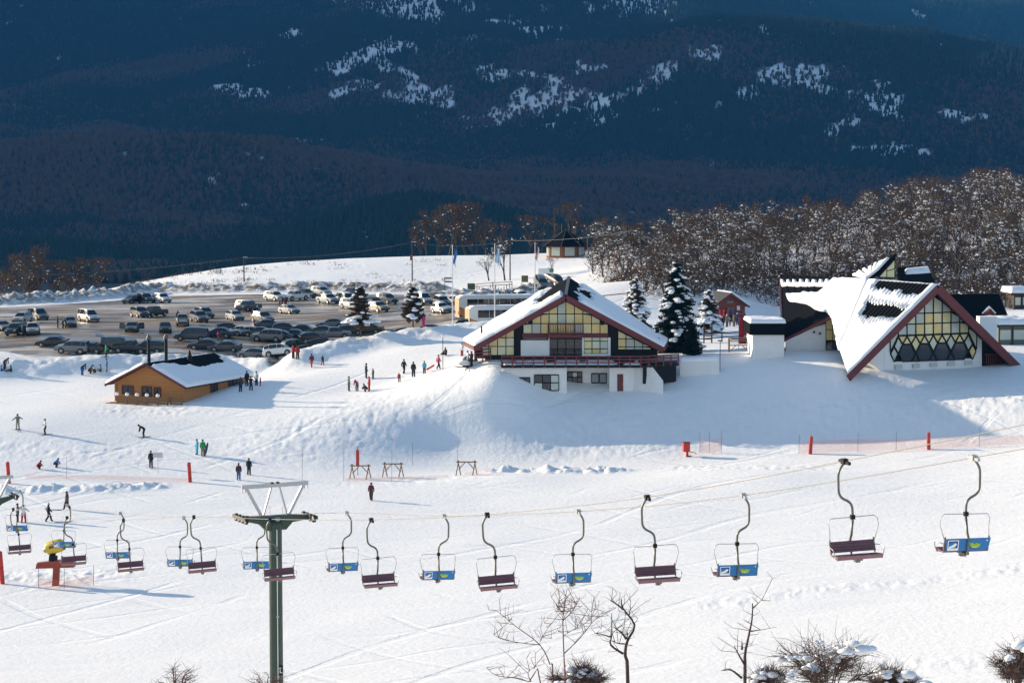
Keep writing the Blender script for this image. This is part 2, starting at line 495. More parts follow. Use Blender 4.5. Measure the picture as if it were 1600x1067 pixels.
# ================================================================= valley, mountain, far forest
_prof_py = np.array([470, 440, 415, 395, 370, 335, 300, 265, 235, 200, 150, 100, 50, 0, -60, -150, -300])
_prof_Y  = np.array([900, 1500, 1900, 2100, 2350, 2650, 2950, 3250, 3500, 3750, 4050, 4350, 4650, 5000, 5400, 6000, 7000], float)
_prof_z = np.array([at(800, p, Y).z for p, Y in zip(_prof_py, _prof_Y)])
def bumpf(px, py, cx, cy, rx, ry, rot=0.0):
    dx, dy = px - cx, py - cy
    c, s_ = math.cos(rot), math.sin(rot)
    a = (dx * c + dy * s_) / rx; b = (-dx * s_ + dy * c) / ry
    return np.exp(-(a * a + b * b))
def MZ(x, y):
    x = np.asarray(x, float); y = np.asarray(y, float)
    z = np.interp(y, _prof_Y, _prof_z)
    z = z + sstep(1500, 2200, y) * (30 * fbm(x / 520, y / 420, 4, 71) + 8 * fbm(x / 120, y / 120, 3, 72))
    z = z + sstep(3300, 4300, y) * 120 * fbm(x / 900 + 3, y / 900, 4, 73) + sstep(2200, 2800, y) * 26 * fbm(x / 260, y / 300, 3, 76)
    # wooded spur at the right middle, a rounded ridge at the left, a near dark hill behind the snow field
    z = z + 150 * np.exp(-(((x - 470) / 460) ** 2 + ((y - 3750) / 330) ** 2))
    z = z + 80 * np.exp(-(((x - 950) / 330) ** 2 + ((y - 3500) / 300) ** 2))
    z = z + 75 * np.exp(-(((x + 560) / 460) ** 2 + ((y - 2850) / 260) ** 2))
    z = z + 40 * np.exp(-(((x + 90) / 120) ** 2 + ((y - 2020) / 150) ** 2)) + 18 * np.exp(-(((x + 400) / 110) ** 2 + ((y - 1850) / 120) ** 2))
    # unseen high massif added on the left, shaped to keep the valley in shade
    z = z + 1550 * sstep(0, 1, np.clip(((-x) - 0.36 * y - 200) / 1900, 0, 1)) * sstep(2300, 3700, y) * (1 - 0.9 * sstep(4200, 6500, -x))
    z = np.where(z > 800, 800 + 820 * np.tanh((z - 800) / 820), z)
    return z
def snow_mask(px, py, x, y):
    P = [(545,95,55,22,-.3),(590,80,60,14,-.2),(600,100,38,16,.9),(640,120,30,10,.5),(385,146,62,11,.18),(560,140,70,14,-.2),(650,150,70,16,.1),(700,165,50,12,.1),(395,100,16,12,.4),
         (640,15,60,22,.3),(560,5,50,12,.2),(740,10,40,12,.4),(760,115,40,12,.2),(830,118,60,8,.05),(925,108,50,12,.1),(880,68,18,7,.2),(660,20,30,25,1.0),(820,40,90,10,.15),
         (860,150,80,20,-.05),(920,160,60,14,-.3),(1010,130,40,16,-.4),(1035,105,30,10,-.3),(1110,85,32,14,.1),(1220,105,55,7,.05),(1230,125,70,22,.1),(1370,160,40,28,-.3),(1385,130,40,5,.05),
         (930,185,40,7,-.2),(780,200,90,5,-.03),(640,198,14,5,0),(490,220,26,5,0),(1060,260,24,5,0),(1112,256,16,5,-.5),(1390,235,60,6,.05),(1320,195,30,12,-.3),(800,175,70,14,-.1),(720,185,60,8,0),(1500,180,60,10,.1),
         (470,60,25,10,.3),(1000,15,70,14,.1),(1180,150,50,16,0),(1290,140,50,10,.2)]
    m = np.zeros(np.shape(px))
    for cx, cy, rx, ry, ro in P:
        m = np.maximum(m, bumpf(px, py, cx, cy, rx * 1.1, ry * 1.1, ro))
    n = fbm(x / 80, y / 120, 4, 81, 0.6)
    hi = 0.10 * sstep(120, 0, py) * sstep(200, 900, px)
    n2 = fbm(x / 22, y / 40, 3, 85, 0.6)
    return m * 0.84 + hi + 0.50 * n + 0.62 * n2 - 0.01
def build_mountain():
    s = np.concatenate([np.linspace(-1.6, -0.27, 70), np.linspace(-0.262, 0.262, 330), np.linspace(0.27, 1.2, 40)])
    ys = np.concatenate([np.linspace(640, 1500, 50), np.linspace(1510, 5300, 310), np.linspace(5330, 9500, 40)])
    S, Y = np.meshgrid(s, ys); X = S * Y
    Z = MZ(X, Y)
    blend = sstep(640, 760, Y); Z = Z * blend + (1 - blend) * (np.minimum(H0(X, Y), Z) - 3)
    nr, nc = X.shape
    V = np.stack([X, Y, Z], -1).reshape(-1, 3)
    idx = np.arange(nr * nc).reshape(nr, nc)
    F = np.stack([idx[:-1, :-1], idx[:-1, 1:], idx[1:, 1:], idx[1:, :-1]], -1).reshape(-1, 4)
    px, py = to_px(V[:, 0], V[:, 1], V[:, 2])
    sm = snow_mask(px, py, V[:, 0], V[:, 1])
    me = bpy.data.meshes.new('mountain')
    me.vertices.add(len(V)); me.vertices.foreach_set('co', V.ravel())
    me.loops.add(F.size); me.loops.foreach_set('vertex_index', F.ravel().astype(np.int32))
    me.polygons.add(len(F)); me.polygons.foreach_set('loop_start', np.arange(0, F.size, 4, dtype=np.int32))
    me.update(calc_edges=True)
    me.polygons.foreach_set('use_smooth', np.ones(len(F), bool))
    a = me.attributes.new('snowy', 'FLOAT', 'POINT'); a.data.foreach_set('value', sm.astype(np.float32))
    m = bpy.data.materials.new('forest_floor_and_snow'); m.use_nodes = True
    nt = m.node_tree; N = nt.nodes; L = nt.links; b = N['Principled BSDF']
    at_ = N.new('ShaderNodeAttribute'); at_.attribute_name = 'snowy'
    geo = N.new('ShaderNodeNewGeometry')
    nz = N.new('ShaderNodeTexNoise'); nz.inputs['Scale'].default_value = 0.035; nz.inputs['Detail'].default_value = 6; nz.inputs['Roughness'].default_value = 0.7
    L.new(geo.outputs['Position'], nz.inputs['Vector'])
    ad = N.new('ShaderNodeMath'); ad.operation = 'MULTIPLY_ADD'; ad.inputs[1].default_value = 0.8
    L.new(nz.outputs['Fac'], ad.inputs[0]); L.new(at_.outputs['Fac'], ad.inputs[2])
    mr = N.new('ShaderNodeMapRange'); mr.inputs[1].default_value = 0.80; mr.inputs[2].default_value = 1.0
    L.new(ad.outputs[0], mr.inputs[0])
    mx = N.new('ShaderNodeMix'); mx.data_type = 'RGBA'
    mx.inputs[6].default_value = (0.05, 0.05, 0.048, 1); mx.inputs[7].default_value = (0.80, 0.84, 0.88, 1)
    L.new(mr.outputs[0], mx.inputs[0]); L.new(mx.outputs[2], b.inputs['Base Color'])
    b.inputs['Roughness'].default_value = 0.9; b.inputs['Specular IOR Level'].default_value = 0.1
    me.materials.append(m)
    tag(place('mountain', me), kind='structure')
build_mountain()

M_conif = mat('dark_conifer', (0.022, 0.036, 0.027), 0.9, 0.5, 0.02, spec=0.1, coords='Object')
M_brownwood = mat('leafless_wood', (0.14, 0.092, 0.075), 0.9, 0.35, 0.02, spec=0.1)
def far_tree(kind, seed):
    rnd = random.Random(seed); mb = MB()
    if kind == 0:      # conifer: stacked ragged cones
        for k, (z0, z1, r) in enumerate(((0.05, 0.62, 0.24), (0.35, 0.85, 0.17), (0.62, 1.0, 0.10))):
            n = 7
            vs = [(r * (0.75 + 0.5 * rnd.random()) * math.cos(2 * math.pi * i / n), r * (0.75 + 0.5 * rnd.random()) * math.sin(2 * math.pi * i / n), z0 + 0.06 * rnd.random()) for i in range(n)]
            vs.append((0.01, 0.0, z1))
            mb.add(vs, [(i, (i + 1) % n, n) for i in range(n)])
        return mb.mesh('far_conifer', M_conif)
    # leafless crown: a ragged tuft of upright splinters
    for i in range(16):
        a = rnd.random() * 6.28; r0 = 0.10 * rnd.random(); r1 = 0.12 + 0.26 * rnd.random()
        h = 0.55 + 0.45 * rnd.random() * (1 - r1)
        p = Vector((r0 * math.cos(a), r0 * math.sin(a), 0.05)); q = Vector((r1 * math.cos(a), r1 * math.sin(a), h))
        w = 0.055 + 0.05 * rnd.random(); t = Vector((-math.sin(a), math.cos(a), 0)) * w
        mid = p.lerp(q, 0.6) + Vector((0, 0, 0.04))
        mb.add([p, mid + t, q, mid - t], [(0, 1, 2, 3)])
    return mb.mesh('far_leafless', M_brownwood)
def build_far_forest():
    hid = bpy.data.collections.new('far_tree_kinds')
    protos = []
    for i in range(6):
        o = bpy.data.objects.new('far_tree_kind', far_tree(0 if i < 3 else 1, 100 + i)); hid.objects.link(o); protos.append(o)
    rng = np.random.default_rng(5)
    n = 290000
    Yc = np.sqrt(rng.uniform(1400 ** 2, 5350 ** 2, n)); Xc = rng.uniform(-0.30, 0.30, n) * Yc
    z = MZ(Xc, Yc)
    px, py = to_px(Xc, Yc, z)
    sm = snow_mask(px, py, Xc, Yc) + 0.18 * (rng.random(n) - 0.5)
    keep = (sm < 0.42) | (rng.random(n) < 0.34)
    keep &= (z > -60)
    Xc, Yc, z, px, py = Xc[keep], Yc[keep], z[keep], px[keep], py[keep]
    n = len(Xc)
    br = fbm(Xc / 330, Yc / 260, 4, 91) + 0.30 * bumpf(px, py, 250, 300, 500, 60) + 0.35 * bumpf(px, py, 1350, 110, 330, 40) + 0.25 * bumpf(px, py, 1200, 200, 300, 50) - 0.35 * sstep(150, 40, py) - 0.5 * bumpf(px, py, 560, 375, 170, 40) + 0.25 * bumpf(px, py, 1000, 330, 300, 40)
    kind = np.where(br + 0.5 * (rng.random(n) - 0.5) > 0.12, 3, 0) + rng.integers(0, 3, n)
    scale = np.where(kind < 3, rng.uniform(7, 15, n), rng.uniform(8, 13, n))
    me = bpy.data.meshes.new('far_forest')
    me.vertices.add(n); me.vertices.foreach_set('co', np.stack([Xc, Yc, z - 0.6], -1).ravel())
    a = me.attributes.new('kind_index', 'INT', 'POINT'); a.data.foreach_set('value', kind.astype(np.int32))
    a = me.attributes.new('size', 'FLOAT', 'POINT'); a.data.foreach_set('value', scale.astype(np.float32))
    a = me.attributes.new('turn', 'FLOAT', 'POINT'); a.data.foreach_set('value', rng.uniform(0, 6.28, n).astype(np.float32))
    o = place('far_forest', me)
    tag(o, 'dark wooded mountainside across the valley, conifers and leafless trees', 'forest', kind='stuff')
    g = bpy.data.node_groups.new('far_forest_scatter', 'GeometryNodeTree')
    g.interface.new_socket('Geometry', in_out='INPUT', socket_type='NodeSocketGeometry')
    g.interface.new_socket('Geometry', in_out='OUTPUT', socket_type='NodeSocketGeometry')
    N = g.nodes; L = g.links
    gi = N.new('NodeGroupInput'); go = N.new('NodeGroupOutput')
    m2p = N.new('GeometryNodeMeshToPoints')
    iop = N.new('GeometryNodeInstanceOnPoints')
    ci = N.new('GeometryNodeCollectionInfo'); ci.inputs['Collection'].default_value = hid
    ci.inputs['Separate Children'].default_value = True; ci.inputs['Reset Children'].default_value = True
    def na(nm, ty):
        x = N.new('GeometryNodeInputNamedAttribute'); x.data_type = ty; x.inputs['Name'].default_value = nm; return x.outputs['Attribute']
    cx = N.new('ShaderNodeCombineXYZ'); L.new(na('turn', 'FLOAT'), cx.inputs['Z'])
    cs = N.new('ShaderNodeCombineXYZ'); sz = na('size', 'FLOAT')
    for k in 'XYZ': L.new(sz, cs.inputs[k])
    iop.inputs['Pick Instance'].default_value = True
    L.new(gi.outputs[0], m2p.inputs['Mesh']); L.new(m2p.outputs['Points'], iop.inputs['Points'])
    L.new(ci.outputs[0], iop.inputs['Instance']); L.new(na('kind_index', 'INT'), iop.inputs['Instance Index'])
    e2r = N.new('FunctionNodeEulerToRotation'); L.new(cx.outputs[0], e2r.inputs[0]); L.new(e2r.outputs[0], iop.inputs['Rotation'])
    L.new(cs.outputs[0], iop.inputs['Scale'])
    L.new(iop.outputs[0], go.inputs[0])
    md = o.modifiers.new('scatter', 'NODES'); md.node_group = g
build_far_forest()

# the air of the valley
def build_haze():
    mb = MB(); mb.box((0, 4300, 810), (32000, 11000, 1880))
    m = bpy.data.materials.new('valley_air'); m.use_nodes = True
    N = m.node_tree.nodes; L = m.node_tree.links
    N.remove(N['Principled BSDF'])
    v = N.new('ShaderNodeVolumePrincipled'); v.inputs['Color'].default_value = (0.07, 0.40, 1.0, 1)
    v.inputs['Density'].default_value = 5.4e-5
    v.inputs['Anisotropy'].default_value = 0.0
    L.new(v.outputs[0], N['Material Output'].inputs['Volume'])
    o = mb.build('haze', m); tag(o, 'thin blue air filling the valley', 'haze', kind='stuff')
build_haze()
# ================================================================= buildings
def pane_mat(name, c, rough=0.12):
    m = mat(name, c, rough, 0.18, 0.7, spec=0.6)
    return m
M_pane = [pane_mat('amber_glow_pane', (0.68, 0.53, 0.21)), pane_mat('straw_glow_pane', (0.68, 0.61, 0.33)), pane_mat('pale_glow_pane', (0.60, 0.60, 0.43)), pane_mat('grey_pane', (0.44, 0.50, 0.45))]  # yellow light in the glass is painted in as base colour
M_snow_roof = mat('roof_snow', (0.87, 0.88, 0.90), 0.75, 0.03, 0.8, 0.03, 3.0, spec=0.3)

def plane_hit(px, py, P0, n):
    d = Vector(ray(px, py)); o = Vector((0, 0, EYE))
    t = (P0 - o).dot(n) / d.dot(n)
    return o + d * t
def snow_sheet(name, parent, c00, c10, c11, c01, nu, nv, thick, mask=None, seed=0, edge=0.06, mats=None, lump=0.35):
    """a blanket of snow on the quad c00-c10-c11-c01; dips under the surface where mask is 0"""
    c00, c10, c11, c01 = map(Vector, (c00, c10, c11, c01))
    n = (c10 - c00).cross(c01 - c00).normalized()
    if n.z < 0: n = -n
    U, V = np.meshgrid(np.linspace(0, 1, nu), np.linspace(0, 1, nv))
    C = [np.array(c) for c in (c00, c10, c11, c01)]
    Pts = ((1 - U) * (1 - V))[..., None] * C[0] + (U * (1 - V))[..., None] * C[1] + (U * V)[..., None] * C[2] + ((1 - U) * V)[..., None] * C[3]
    x = Pts[..., 0] * 0.9 + Pts[..., 2] * 0.6; y = Pts[..., 1] * 0.9 - Pts[..., 2] * 0.5
    m = np.ones_like(U) if mask is None else mask(U, V, Pts)
    be = np.minimum(np.minimum(U * (nu - 1), (1 - U) * (nu - 1)), np.minimum(V * (nv - 1), (1 - V) * (nv - 1)))
    bm_ = np.clip(be / 1.0, 0, 1)
    lum = 1 + lump * fbm(x / 1.6 + seed, y / 1.6, 3, 201 + seed)
    hgt = thick * lum * np.clip(m, 0, 1) * (0.25 + 0.75 * bm_)
    off = np.where((m > 0.02), hgt, -0.05)
    off = np.where(be < 0.5, -0.04, off)
    Q = Pts + off[..., None] * np.array(n)
    idx = np.arange(nu * nv).reshape(nv, nu)
    F = np.stack([idx[:-1, :-1], idx[:-1, 1:], idx[1:, 1:], idx[1:, :-1]], -1).reshape(-1, 4)
    live = (off > 0).reshape(-1)[F].any(1)
    F = F[live]; used, inv = np.unique(F, return_inverse=True)
    me = bpy.data.meshes.new(name)
    me.from_pydata(Q.reshape(-1, 3)[used].tolist(), [], inv.reshape(-1, 4).tolist())
    me.polygons.foreach_set('use_smooth', np.ones(len(me.polygons), bool))
    me.materials.append(mats or M_snow_roof)
    bm = bmesh.new(); bm.from_mesh(me); bmesh.ops.recalc_face_normals(bm, faces=bm.faces)
    bm.faces.ensure_lookup_table()
    if sum(f.normal.dot(n) for f in bm.faces) < 0: bmesh.ops.reverse_faces(bm, faces=bm.faces)
    bm.to_mesh(me); bm.free()
    return place(name, me, parent)
def slab(mb, pts, th, mi=0):
    """a roof plane of thickness th below the polygon"""
    pts = [Vector(p) for p in pts]
    n = (pts[1] - pts[0]).cross(pts[2] - pts[0]).normalized()
    if n.z < 0: n = -n
    mb.prism(pts, -n * th, mi)
def pane_obj(parent, poly, nrm, i=None, m=None, name='pane', th=0.04, inset=0.035):
    poly = [Vector(p) for p in poly]
    c = sum(poly, Vector()) / len(poly)
    poly = [p + (c - p).normalized() * inset for p in poly]
    mb = MB(); mb.prism(poly, Vector(nrm).normalized() * th)
    return mb.build(name, m or random.choice(M_pane), parent)

# ----------------------------------------------------------------- the big lodge
def build_lodge():
    Y0 = 252.0
    base = at(885, 612, Y0); base.z = 0.2
    root = empty('ski_lodge', base, 0, 'large lodge with snowy tent roof, red fascia and gable of yellow panes', 'lodge')
    def lp(px, py, yl): return at(px, py, Y0 + yl) - base
    def z1(zx, zy, yl): return lp(700 + zx / 4.0, 420 + zy / 4.0, yl)
    # roof
    A, EL, ER = lp(884, 461, 2.2), lp(741, 541, 2.2), lp(1037, 543, 2.2)
    B, BL, BR = lp(889, 433, 15), lp(724, 533, 16.5), lp(1043, 534, 16.5)
    mb = MB(); slab(mb, [A, B, BL, EL], 0.30); slab(mb, [A, B, BR, ER], 0.30)
    back = [B - Vector((0, 0, .35)), BL, BR]
    mb.prism(back, (0, 0.15, 0))
    roof = mb.build('roof', M_slate, root)
    # ridge cap
    mb = MB(); mb.bar(A + Vector((0, -.05, .05)), B + Vector((0, 0, .05)), 0.35, 0.12)
    mb.build('ridge_cap', mat('lead_cap', (0.06, 0.06, 0.06), 0.5), roof)
    def bare(U, V, P):      # U from ridge to eave, V from front to back
        nz = 0.10 * fbm(P[..., 0] / 1.4, P[..., 1] / 1.4, 3, 33)
        d = U + nz - (0.20 + 0.10 * np.sin(3.1 * V + 0.3))
        m = sstep(-0.01, 0.05, d)
        m = np.where((V < 0.18 + nz) & (U > 0.04), 1.0, m)
        return m
    def bare_r(U, V, P):
        nz = 0.10 * fbm(P[..., 0] / 1.2, P[..., 1] / 1.2, 3, 36)
        m = sstep(0.0, 0.05, U + nz - 0.10)
        m2 = np.exp(-(((U - 0.19 + nz) / 0.075) ** 2 + ((V - 0.55) / 0.33) ** 2))
        return np.where(m2 > 0.55, 0, m)
    snow_sheet('roof_snow', roof, A, EL, BL, B, 70, 46, 0.42, bare, 3)
    snow_sheet('roof_snow', roof, A, ER, BR, B, 70, 46, 0.40, bare_r, 4)
    # fascia boards along the front verge and the eaves
    for P_, Q_ in ((A, EL), (A, ER)):
        mb = MB(); dn = Vector((0, -0.06, -0.30))
        mb.bar(P_ + dn, Q_ + dn, 0.16, 0.62); mb.build('fascia_board', M_red, root)
    for P_, Q_ in ((EL, BL), (ER, BR)):
        mb = MB(); mb.bar(P_ + Vector((0, .1, -.28)), Q_ + Vector((0, 0, -.28)), 0.10, 0.4); mb.build('eave_board', M_red, root)
    # soffit
    # body behind the glass: floor-to-roof dark mass and side walls
    yf = 3.6
    top = lambda zx: 195 + 0.545 * abs(zx - 737)
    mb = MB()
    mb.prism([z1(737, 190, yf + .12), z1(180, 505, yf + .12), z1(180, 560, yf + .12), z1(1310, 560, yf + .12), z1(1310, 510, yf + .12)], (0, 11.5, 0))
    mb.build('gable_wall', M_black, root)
    # panes
    def glaze(cols, rows, topf, yl=yf, mats=None, frame=0.085):
        fr = MB()
        for i in range(len(cols) - 1):
            a, b = cols[i], cols[i + 1]
            for j in range(len(rows) - 1):
                lo, hi = rows[j], rows[j + 1]
                ta, tb = max(hi, topf(a)), max(hi, topf(b))
                if min(ta, tb) >= lo - 6: continue
                ta, tb = min(ta, lo - 0.5), min(tb, lo - 0.5)
                poly = [z1(a, lo, yl), z1(b, lo, yl), z1(b, tb, yl), z1(a, ta, yl)]
                m = mats[j] if mats else None
                pane_obj(root, poly, (0, -1, 0), m=m)
                for k in range(4):
                    fr.bar(poly[k] + Vector((0, -.03, 0)), poly[(k + 1) % 4] + Vector((0, -.03, 0)), frame, 0.09)
        fr.build('window_frame', M_black, root)
    glaze([470, 525, 580, 632, 685, 737, 790, 843, 897, 950, 1000], [405, 342, 282, 120], lambda x: top(x) + 8)
    glaze([212, 255, 310, 362, 413], [540, 485, 430, 360], lambda x: 374 + 0.52 * (413 - x) + 4)
    glaze([1062, 1112, 1165, 1217, 1268], [505, 487, 437, 370], lambda x: 380 + 0.52 * (x - 1060) + 4)
    glaze([850, 900, 950, 1000], [530, 500, 452, 428], lambda x: 0, yf - .12)
    glaze([632, 685, 737, 790, 840], [540, 500, 437], lambda x: 0, yf - .05, [M_glass_dark] * 3)
    # red beams, white walls, recess posts
    mb = MB(); mb.prism([z1(465, 430, yf - .3), z1(1003, 430, yf - .3), z1(1003, 405, yf - .3), z1(465, 405, yf - .3)], (0, .4, 0)); mb.build('cross_beam', M_red, root)
    mb = MB(); mb.prism([z1(455, 552, yf - .25), z1(628, 552, yf - .25), z1(628, 447, yf - .25), z1(455, 447, yf - .25)], (0, .4, 0)); mb.build('white_panel', M_white, root)
    mb = MB(); mb.prism([z1(470, 445, yf - .22), z1(620, 445, yf - .22), z1(620, 427, yf - .22), z1(470, 427, yf - .22)], (0, .3, 0)); mb.build('strip_window', M_glass_dark, root)
    for a, b in ((1000, 1016), (838, 850), (628, 634)):
        mb = MB(); mb.prism([z1(a, 545, yf - .3), z1(b, 545, yf - .3), z1(b, 430, yf - .3), z1(a, 430, yf - .3)], (0, .4, 0)); mb.build('white_post', M_white, root)
    mb = MB(); mb.prism([z1(850, 545, yf - .26), z1(1000, 545, yf - .26), z1(1000, 531, yf - .26), z1(850, 531, yf - .26)], (0, .3, 0)); mb.build('sill_wall', M_white, root)
    for zx, zy in ((514, 333), (965, 337)):
        mb = MB(); c = z1(zx, zy, yf - .5); mb.tube([c, c + Vector((0, .35, .05))], [0.30, 0.16], 10); mb.build('loudspeaker', M_black, root)
    # balcony
    bal = empty('balcony'); bal.parent = root
    f = z1(735, 425, 2.5)
    mb = MB(); mb.prism([z1(622, 432, 2.3), z1(848, 432, 2.3), z1(848, 412, 2.3), z1(622, 412, 2.3)], (0, 1.2, 0)); mb.build('balcony_floor', M_red, bal)
    for zy in (345, 402):
        mb = MB(); mb.bar(z1(622, zy, 2.3), z1(848, zy, 2.3), 0.10, 0.12); mb.build('handrail', M_red, bal)
    for k in range(15):
        zx = 626 + 15.6 * k
        mb = MB(); mb.bar(z1(zx, 346, 2.33), z1(zx, 415, 2.33), 0.05 if k % 7 else .14, 0.12); mb.build('baluster', M_red, bal)
    # lower storey
    def wall(a, b, t, yl, dep, bot=830, m=M_white, name='wall'):
        mb = MB(); p, q = z1(a, bot, yl), z1(b, bot, yl); r, s_ = z1(b, t, yl), z1(a, t, yl)
        mb.prism([p, q, Vector((q.x, q.y, r.z)), Vector((p.x, p.y, s_.z))], (0, dep, 0)); return mb.build(name, m, root)
    wall(345, 742, 600, 0.0, 9)
    wall(742.5, 1008, 600, 2.6, 6)
    wall(1008.5, 1182, 606, 0.7, 8)
    # angled wing wall that runs down into the snow
    mb = MB()
    a0, a1 = z1(1182.5, 830, 0.75), z1(1182.5, 606, 0.75); b1, b2, b0 = z1(1265, 596, 0.5), z1(1345, 700, -0.4), z1(1345, 830, -0.4)
    mb.prism([a0, b0, b2, b1, a1], (0, 0.5, 0)); mb.build('wing_wall', M_white, root)
    def window(zx0, zx1, zy0, zy1, yl, nx, ny, m=M_glass_dark, fm=M_black):
        w = empty('window'); w.parent = root
        fb = MB()
        for i in range(nx):
            for j in range(ny):
                a, b = zx0 + (zx1 - zx0) * i / nx, zx0 + (zx1 - zx0) * (i + 1) / nx
                c, d = zy0 + (zy1 - zy0) * j / ny, zy0 + (zy1 - zy0) * (j + 1) / ny
                poly = [z1(a, d, yl), z1(b, d, yl), z1(b, c, yl), z1(a, c, yl)]
                mm = m if random.random() < .75 else M_pane[3]
                pane_obj(w, poly, (0, -1, 0), m=mm, inset=.05)
                for k in range(4): fb.bar(poly[k], poly[(k + 1) % 4], 0.08, 0.12)
        fb.build('frame', fm, w)
    window(420, 512, 680, 765, -0.05, 3, 2); window(540, 692, 663, 760, -0.05, 3, 2)
    window(747, 838, 645, 742, 2.52, 3, 3); window(897, 942, 655, 712, 2.52, 1, 1, mat('grey_shutter', (0.25, 0.26, 0.28), .6)); window(947, 990, 655, 712, 2.52, 1, 1, mat('grey_shutter', (0.25, 0.26, 0.28), .6))
    mb = MB(); mb.prism([z1(1058, 776, .64), z1(1095, 776, .64), z1(1095, 658, .64), z1(1058, 658, .64)], (0, .1, 0)); d = mb.build('door', M_red, root)
    mb = MB(); mb.box(z1(1089, 722, .60), (.05, .08, .12)); mb.build('handle', M_steel, d)
    mb = MB(); mb.tube([z1(1178, 612, .5), z1(1178, 770, .5)], .06, 6); mb.build('drain_pipe', M_white, root)
    # terrace slab and railing
    Lf, Rf = z1(335, 604, -0.7), z1(1205, 596, -0.5); Re = z1(1440, 590, 2.2)
    zt = Lf.z
    poly = [Vector((Lf.x, Lf.y, zt)), Vector((Rf.x, Rf.y, zt)), Vector((Re.x, Re.y, zt)), Vector((Re.x, Re.y + 4, zt)), Vector((Lf.x, 4, zt))]
    mb = MB(); mb.prism(poly, (0, 0, -0.28)); mb.build('terrace_slab', M_black, root)
    sn = [p + Vector((0, 0, 0.002)) for p in poly]
    snow_sheet('terrace_snow', root, sn[0] + Vector((.2, .3, 0)), sn[1] + Vector((0, .3, 0)), Vector((sn[1].x, 3.4, zt)), Vector((sn[0].x + .2, 3.4, zt)), 90, 14, 0.28, lambda U, V, P: sstep(-.25, .1, fbm(P[..., 0] / 1.5, P[..., 1] / 2, 3, 9)), 8)
    mb = MB(); mb.prism([Vector((Rf.x + .3, Rf.y + .8, zt - .29)), Vector((Re.x - .2, Re.y + .5, zt - .29)), Vector((Re.x - .2, Re.y + 3, zt - .29)), Vector((Rf.x + .3, Re.y + 3, zt - .29))], (0, 0, -1.9)); mb.build('terrace_base', M_black, root)
    path = [Lf, Rf, Re]
    for h in (0.32, 0.66, 1.0):
        for k in range(2):
            p, q = path[k].copy(), path[k + 1].copy(); p.z = q.z = zt + h
            mb = MB(); mb.bar(p, q, 0.07, 0.15); mb.build('rail', M_red, root)
    for k, n in ((0, 13), (1, 5)):
        for i in range(n + (k == 1)):
            p = path[k].lerp(path[k + 1], i / n); p.z = zt
            mb = MB(); mb.bar(p + Vector((0, .03, -.25)), p + Vector((0, .03, 1.08)), 0.14, 0.14); mb.build('rail_post', M_red, root)
    # second railing by the left door
    p0, p1 = z1(165, 545, 2.4), z1(268, 535, 3.0)
    for h in (0.0, .38, .75):
        mb = MB(); mb.bar(p0 + Vector((0, 0, h - .1)), p1 + Vector((0, 0, h - .1)), 0.07, 0.15); mb.build('rail', M_red, root)
    for t in (0.02, .5, .98):
        p = p0.lerp(p1, t); mb = MB(); mb.bar(p + Vector((0, .03, -.7)), p + Vector((0, .03, .75)), .13, .13); mb.build('rail_post', M_red, root)
    for zx, zy in ((1312, 450), (1308, 384)):
        mb = MB(); c = z1(zx, zy, 5); mb.tube([c + Vector((0, 0, -.3)), c + Vector((0, 0, .35))], .22, 8); mb.build('roof_vent', M_black, root)
    mb = MB(); c = z1(210, 375, 4); mb.tube([c + Vector((0, 0, -.5)), c + Vector((0, 0, .3))], .10, 6); mb.build('roof_vent', M_black, root)
build_lodge()

